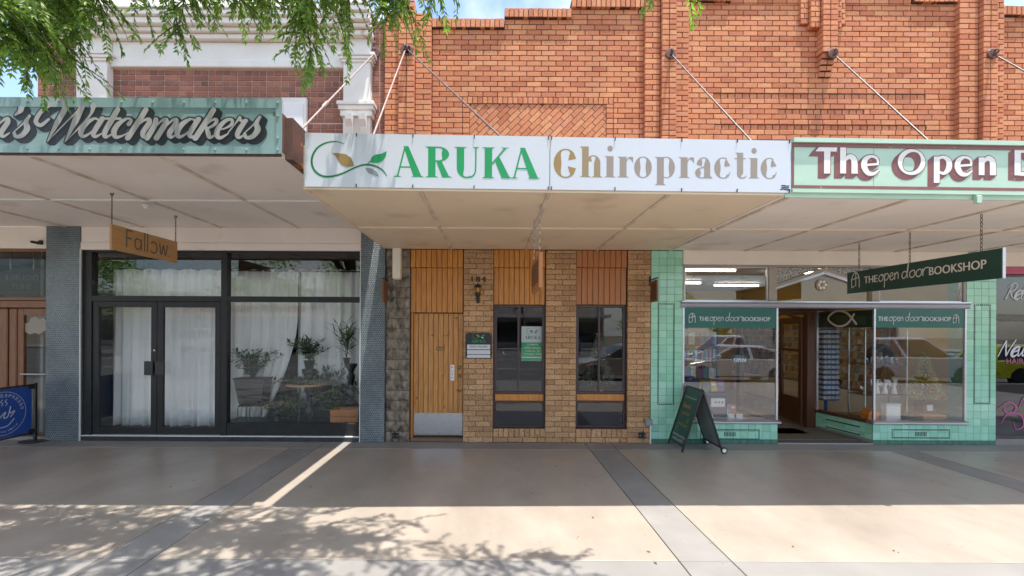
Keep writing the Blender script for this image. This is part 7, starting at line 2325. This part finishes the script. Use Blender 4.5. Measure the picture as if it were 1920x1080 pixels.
    for a, b, c, d_ in ((P[0], P[1], P[5], P[4]), (P[2], P[3], P[7], P[6])):
        A, B, C_, D_ = map(Vector, (a, b, c, d_))
        m1, m2 = A.lerp(B, .5), D_.lerp(C_, .5)
        quad_on(A, m1, m2, D_, 'side_window', m_carglass, cab, .07); quad_on(m1, B, C_, m2, 'side_window', m_carglass, cab, .07)
    for x_ in (fx, rx_):
        for s_ in (-1, 1):
            y_ = s_ * (W_ / 2 - .12)
            w_ = MB().lathe([(.20, -.10), (.31, -.10), (.34, -.07), (.34, .07), (.31, .10), (.20, .10)], (x_, y_, .20 + .14 - .0), 18, 'Y').build('wheel', m_tyre, t, True, local=True)
            MB().lathe([(.0, -.085), (.06, -.10), (.19, -.085), (.21, -.10), (.21, .10), (.19, .085), (.06, .10), (.0, .085)], (x_, y_, .34), 14, 'Y').build('rim', m_rim, w_, local=True)
    for s_ in (-1, 1):
        MB().box(hl - .20, hl - .02, s_ * (W_ / 2 - .38) - .16, s_ * (W_ / 2 - .38) + .16, hood - .36, hood - .22, .03).build('headlight', m_lamp, t, local=True)
        MB().box(-hl - .01, -hl + .12, s_ * (W_ / 2 - .20) - .10, s_ * (W_ / 2 - .20) + .10, belt - .26, belt - .06, .02).build('tail_light', m_tail, t, local=True)
        MB().box(.80, 1.0, s_ * (W_ / 2 + .09) - .09, s_ * (W_ / 2 + .09) + .09, belt + .03, belt + .17, .03).build('mirror', m_p, t, local=True)
    MB().box(hl - .14, hl + .03, -W_ / 2 + .12, W_ / 2 - .12, .28, .50, .04).build('bumper', m_bumper, t, local=True)
    MB().box(-hl - .03, -hl + .14, -W_ / 2 + .12, W_ / 2 - .12, .30, .52, .04).build('bumper', m_bumper, t, local=True)
    MB().box(hl - .06, hl + .012, -.45, .45, hood - .42, hood - .26, .02).build('grille', m_bumper, t, local=True)
    MB().box(-hl - .02, -hl + .01, -.19, .19, .60, .72, .004).build('number_plate', m_white, t, local=True)
    return t
RZ = -.15
car('white dual cab ute parked beyond the kerb facing the bookshop end', 'ute', (.72, .73, .74), (10.6, -13.2, RZ), R(178))
car('silver sedan parked at the kerb opposite the bookshop window', 'sedan', (.66, .67, .69), (9.2, -10.3, RZ), R(182))
car('pale silver wagon parked at the kerb beyond the silver sedan', 'suv', (.62, .62, .65), (16.0, -10.4, RZ), R(2))
car('bright yellow green hatchback parked opposite the hair salon', 'hatch', (.72, .72, .01), (20.4, -9.85, RZ), R(2))
car('beige sedan parked close by the bright kerb', 'sedan', (.58, .50, .38), (5.2, -10.4, RZ), R(180))
car('dark four wheel drive parked nose in across the road', 'suv', (.035, .04, .04), (-15.5, -31.0, RZ), R(270))
car('white van parked nose in across the road', 'van', (.72, .72, .72), (-24.5, -31.2, RZ), R(270))
car('red hatchback parked nose in across the road', 'hatch', (.35, .02, .015), (-20.6, -31.0, RZ), R(270))
car('blue hatchback parked nose in across the road', 'hatch', (.10, .22, .38), (6.2, -31.0, RZ), R(270))
# far side of the street: low shops with awnings
m_fw = [mat('far_wall_' + n_, c_, None, scale=.8, rough=.8) for n_, c_ in (('cream', (.58, .52, .42)), ('grey', (.42, .41, .39)), ('brick', (.30, .13, .08)), ('white', (.66, .65, .62)))]
def far_shop(x0, x1, h, mw, label):
    t = thing('shop_building', label, 'building', ((x0 + x1) / 2, -42, 0), 'low shops on the far side of the street')
    MB().box(x0, x1, -50, -42, -.02, h, .02).build('wall', mw, t)
    MB().box(x0 - .1, x1 + .1, -50.1, -41.8, h, h + .22, .02).build('parapet_cap', m_white, t)
    MB().box(x0, x1, -41.98, -38.9, 3.1, 3.45, .01).build('street_awning', m_cream, t)
    n = max(2, int((x1 - x0) / 3.2)); w_ = (x1 - x0) / n
    for i in range(n):
        a = x0 + i * w_ + .3
        f_ = MB().box(a, a + w_ - .6, -42.02, -41.97, .45, 2.7, .01).build('shop_window', m_carglass, t)
        MB().box(a - .05, a + w_ - .55, -42.01, -41.95, .36, .44).build('sill', m_white, f_)
        if h > 5: 
            f_ = MB().box(a + .5, a + w_ - 1.1, -42.02, -41.97, 3.9, min(5.2, h - .5), .01).build('window', m_carglass, t)
for i, (a, b, h, k_, lab) in enumerate(((-44, -32, 5.6, 0, 'cream two storey shop far across the street'), (-31.8, -21, 4.4, 2, 'low red brick shop far across the street'), (-20.8, -8, 5.9, 3, 'white two storey shop far across the street'),
                                       (-7.8, 3, 4.6, 1, 'grey single storey shop far across the street'), (3.2, 12, 4.3, 0, 'low cream shop far across the street beyond the blue hatchback'), (30, 44, 4.6, 3, 'low white shop at the far end of the opposite street side'))):
    far_shop(a, b, h, m_fw[k_], lab)
def far_tree(x, y, h, r_, seed, lab):
    rs2 = random.Random(seed)
    t = thing('street_tree', lab, 'tree', (x, y, -.15), 'trees across the street')
    MB().tube([(x, y, -.15), (x + .1, y, h * .3), (x, y + .1, h * .55)], [.22, .16, .08], 8).build('trunk', m_bark, t)
    V = []; Fc = []; A = []
    cl_ = [Vector((x + rs2.gauss(0, r_ * .45), y + rs2.gauss(0, r_ * .45), h * .62 + rs2.gauss(0, h * .14))) for _ in range(16)]
    for i in range(3200):
        c = cl_[i % 16] + Vector((rs2.gauss(0, 1), rs2.gauss(0, 1), rs2.gauss(0, .8))) * r_ * .22
        u = Vector((rs2.gauss(0, 1), rs2.gauss(0, 1), rs2.gauss(0, 1))).normalized() * .13; v = u.orthogonal().normalized() * .07
        n0 = len(V); V += [c - u, c + v, c + u, c - v]; Fc.append((n0, n0 + 1, n0 + 2, n0 + 3)); A.append(rs2.random())
    me = setmesh('crown', V, Fc, m_leaf); at = me.attributes.new('rnd', 'FLOAT', 'FACE'); at.data.foreach_set('value', A)
    attach(bpy.data.objects.new('crown', me), t)['kind'] = 'stuff'
for i, (x, y, h, r_) in enumerate(((15, -40, 5.6, 1.9), (19.5, -40.5, 6.2, 2.2), (24, -40, 5.2, 1.8), (-27, -25.2, 8.2, 3.2), (-16, -25.4, 7.6, 3.0), (-9, -25.2, 7.0, 2.6))):
    far_tree(x, y, h, r_, 30 + i, ['round leafy tree on the far pavement past the cream shop', 'taller leafy tree on the far pavement past the cream shop', 'small leafy tree at the end of the far pavement row', 'median tree opposite the brick shop', 'median tree opposite the white shop', 'median tree opposite the grey shop'][i])

# fallen leaves and specks on the footpath
rs = random.Random(77)
V = []; Fc = []
for i in range(90):
    x = rs.uniform(-5.5, 9); y = rs.uniform(-4.2, -.1); a = rs.random() * 6.28; l = rs.uniform(.010, .024); w_ = l * rs.uniform(.3, .5)
    c = Vector((x, y, .0045)); u = Vector((math.cos(a), math.sin(a), 0)) * l; v = Vector((-math.sin(a), math.cos(a), 0)) * w_
    n0 = len(V); V += [c - u, c + v + Vector((0, 0, rs.uniform(.001, .006))), c + u, c - v + Vector((0, 0, rs.uniform(.0, .004)))]; Fc += [(n0, n0 + 1, n0 + 2), (n0, n0 + 2, n0 + 3)]
m_litter = mat('dry_leaf_litter', (.10, .06, .03), (.16, .10, .04), scale=5, rough=.8)
o = attach(bpy.data.objects.new('leaf_litter', setmesh('leaf_litter', V, Fc, m_litter)), None)
tag(o, 'small dry leaves scattered over the beige footpath', 'leaves', kind='stuff')
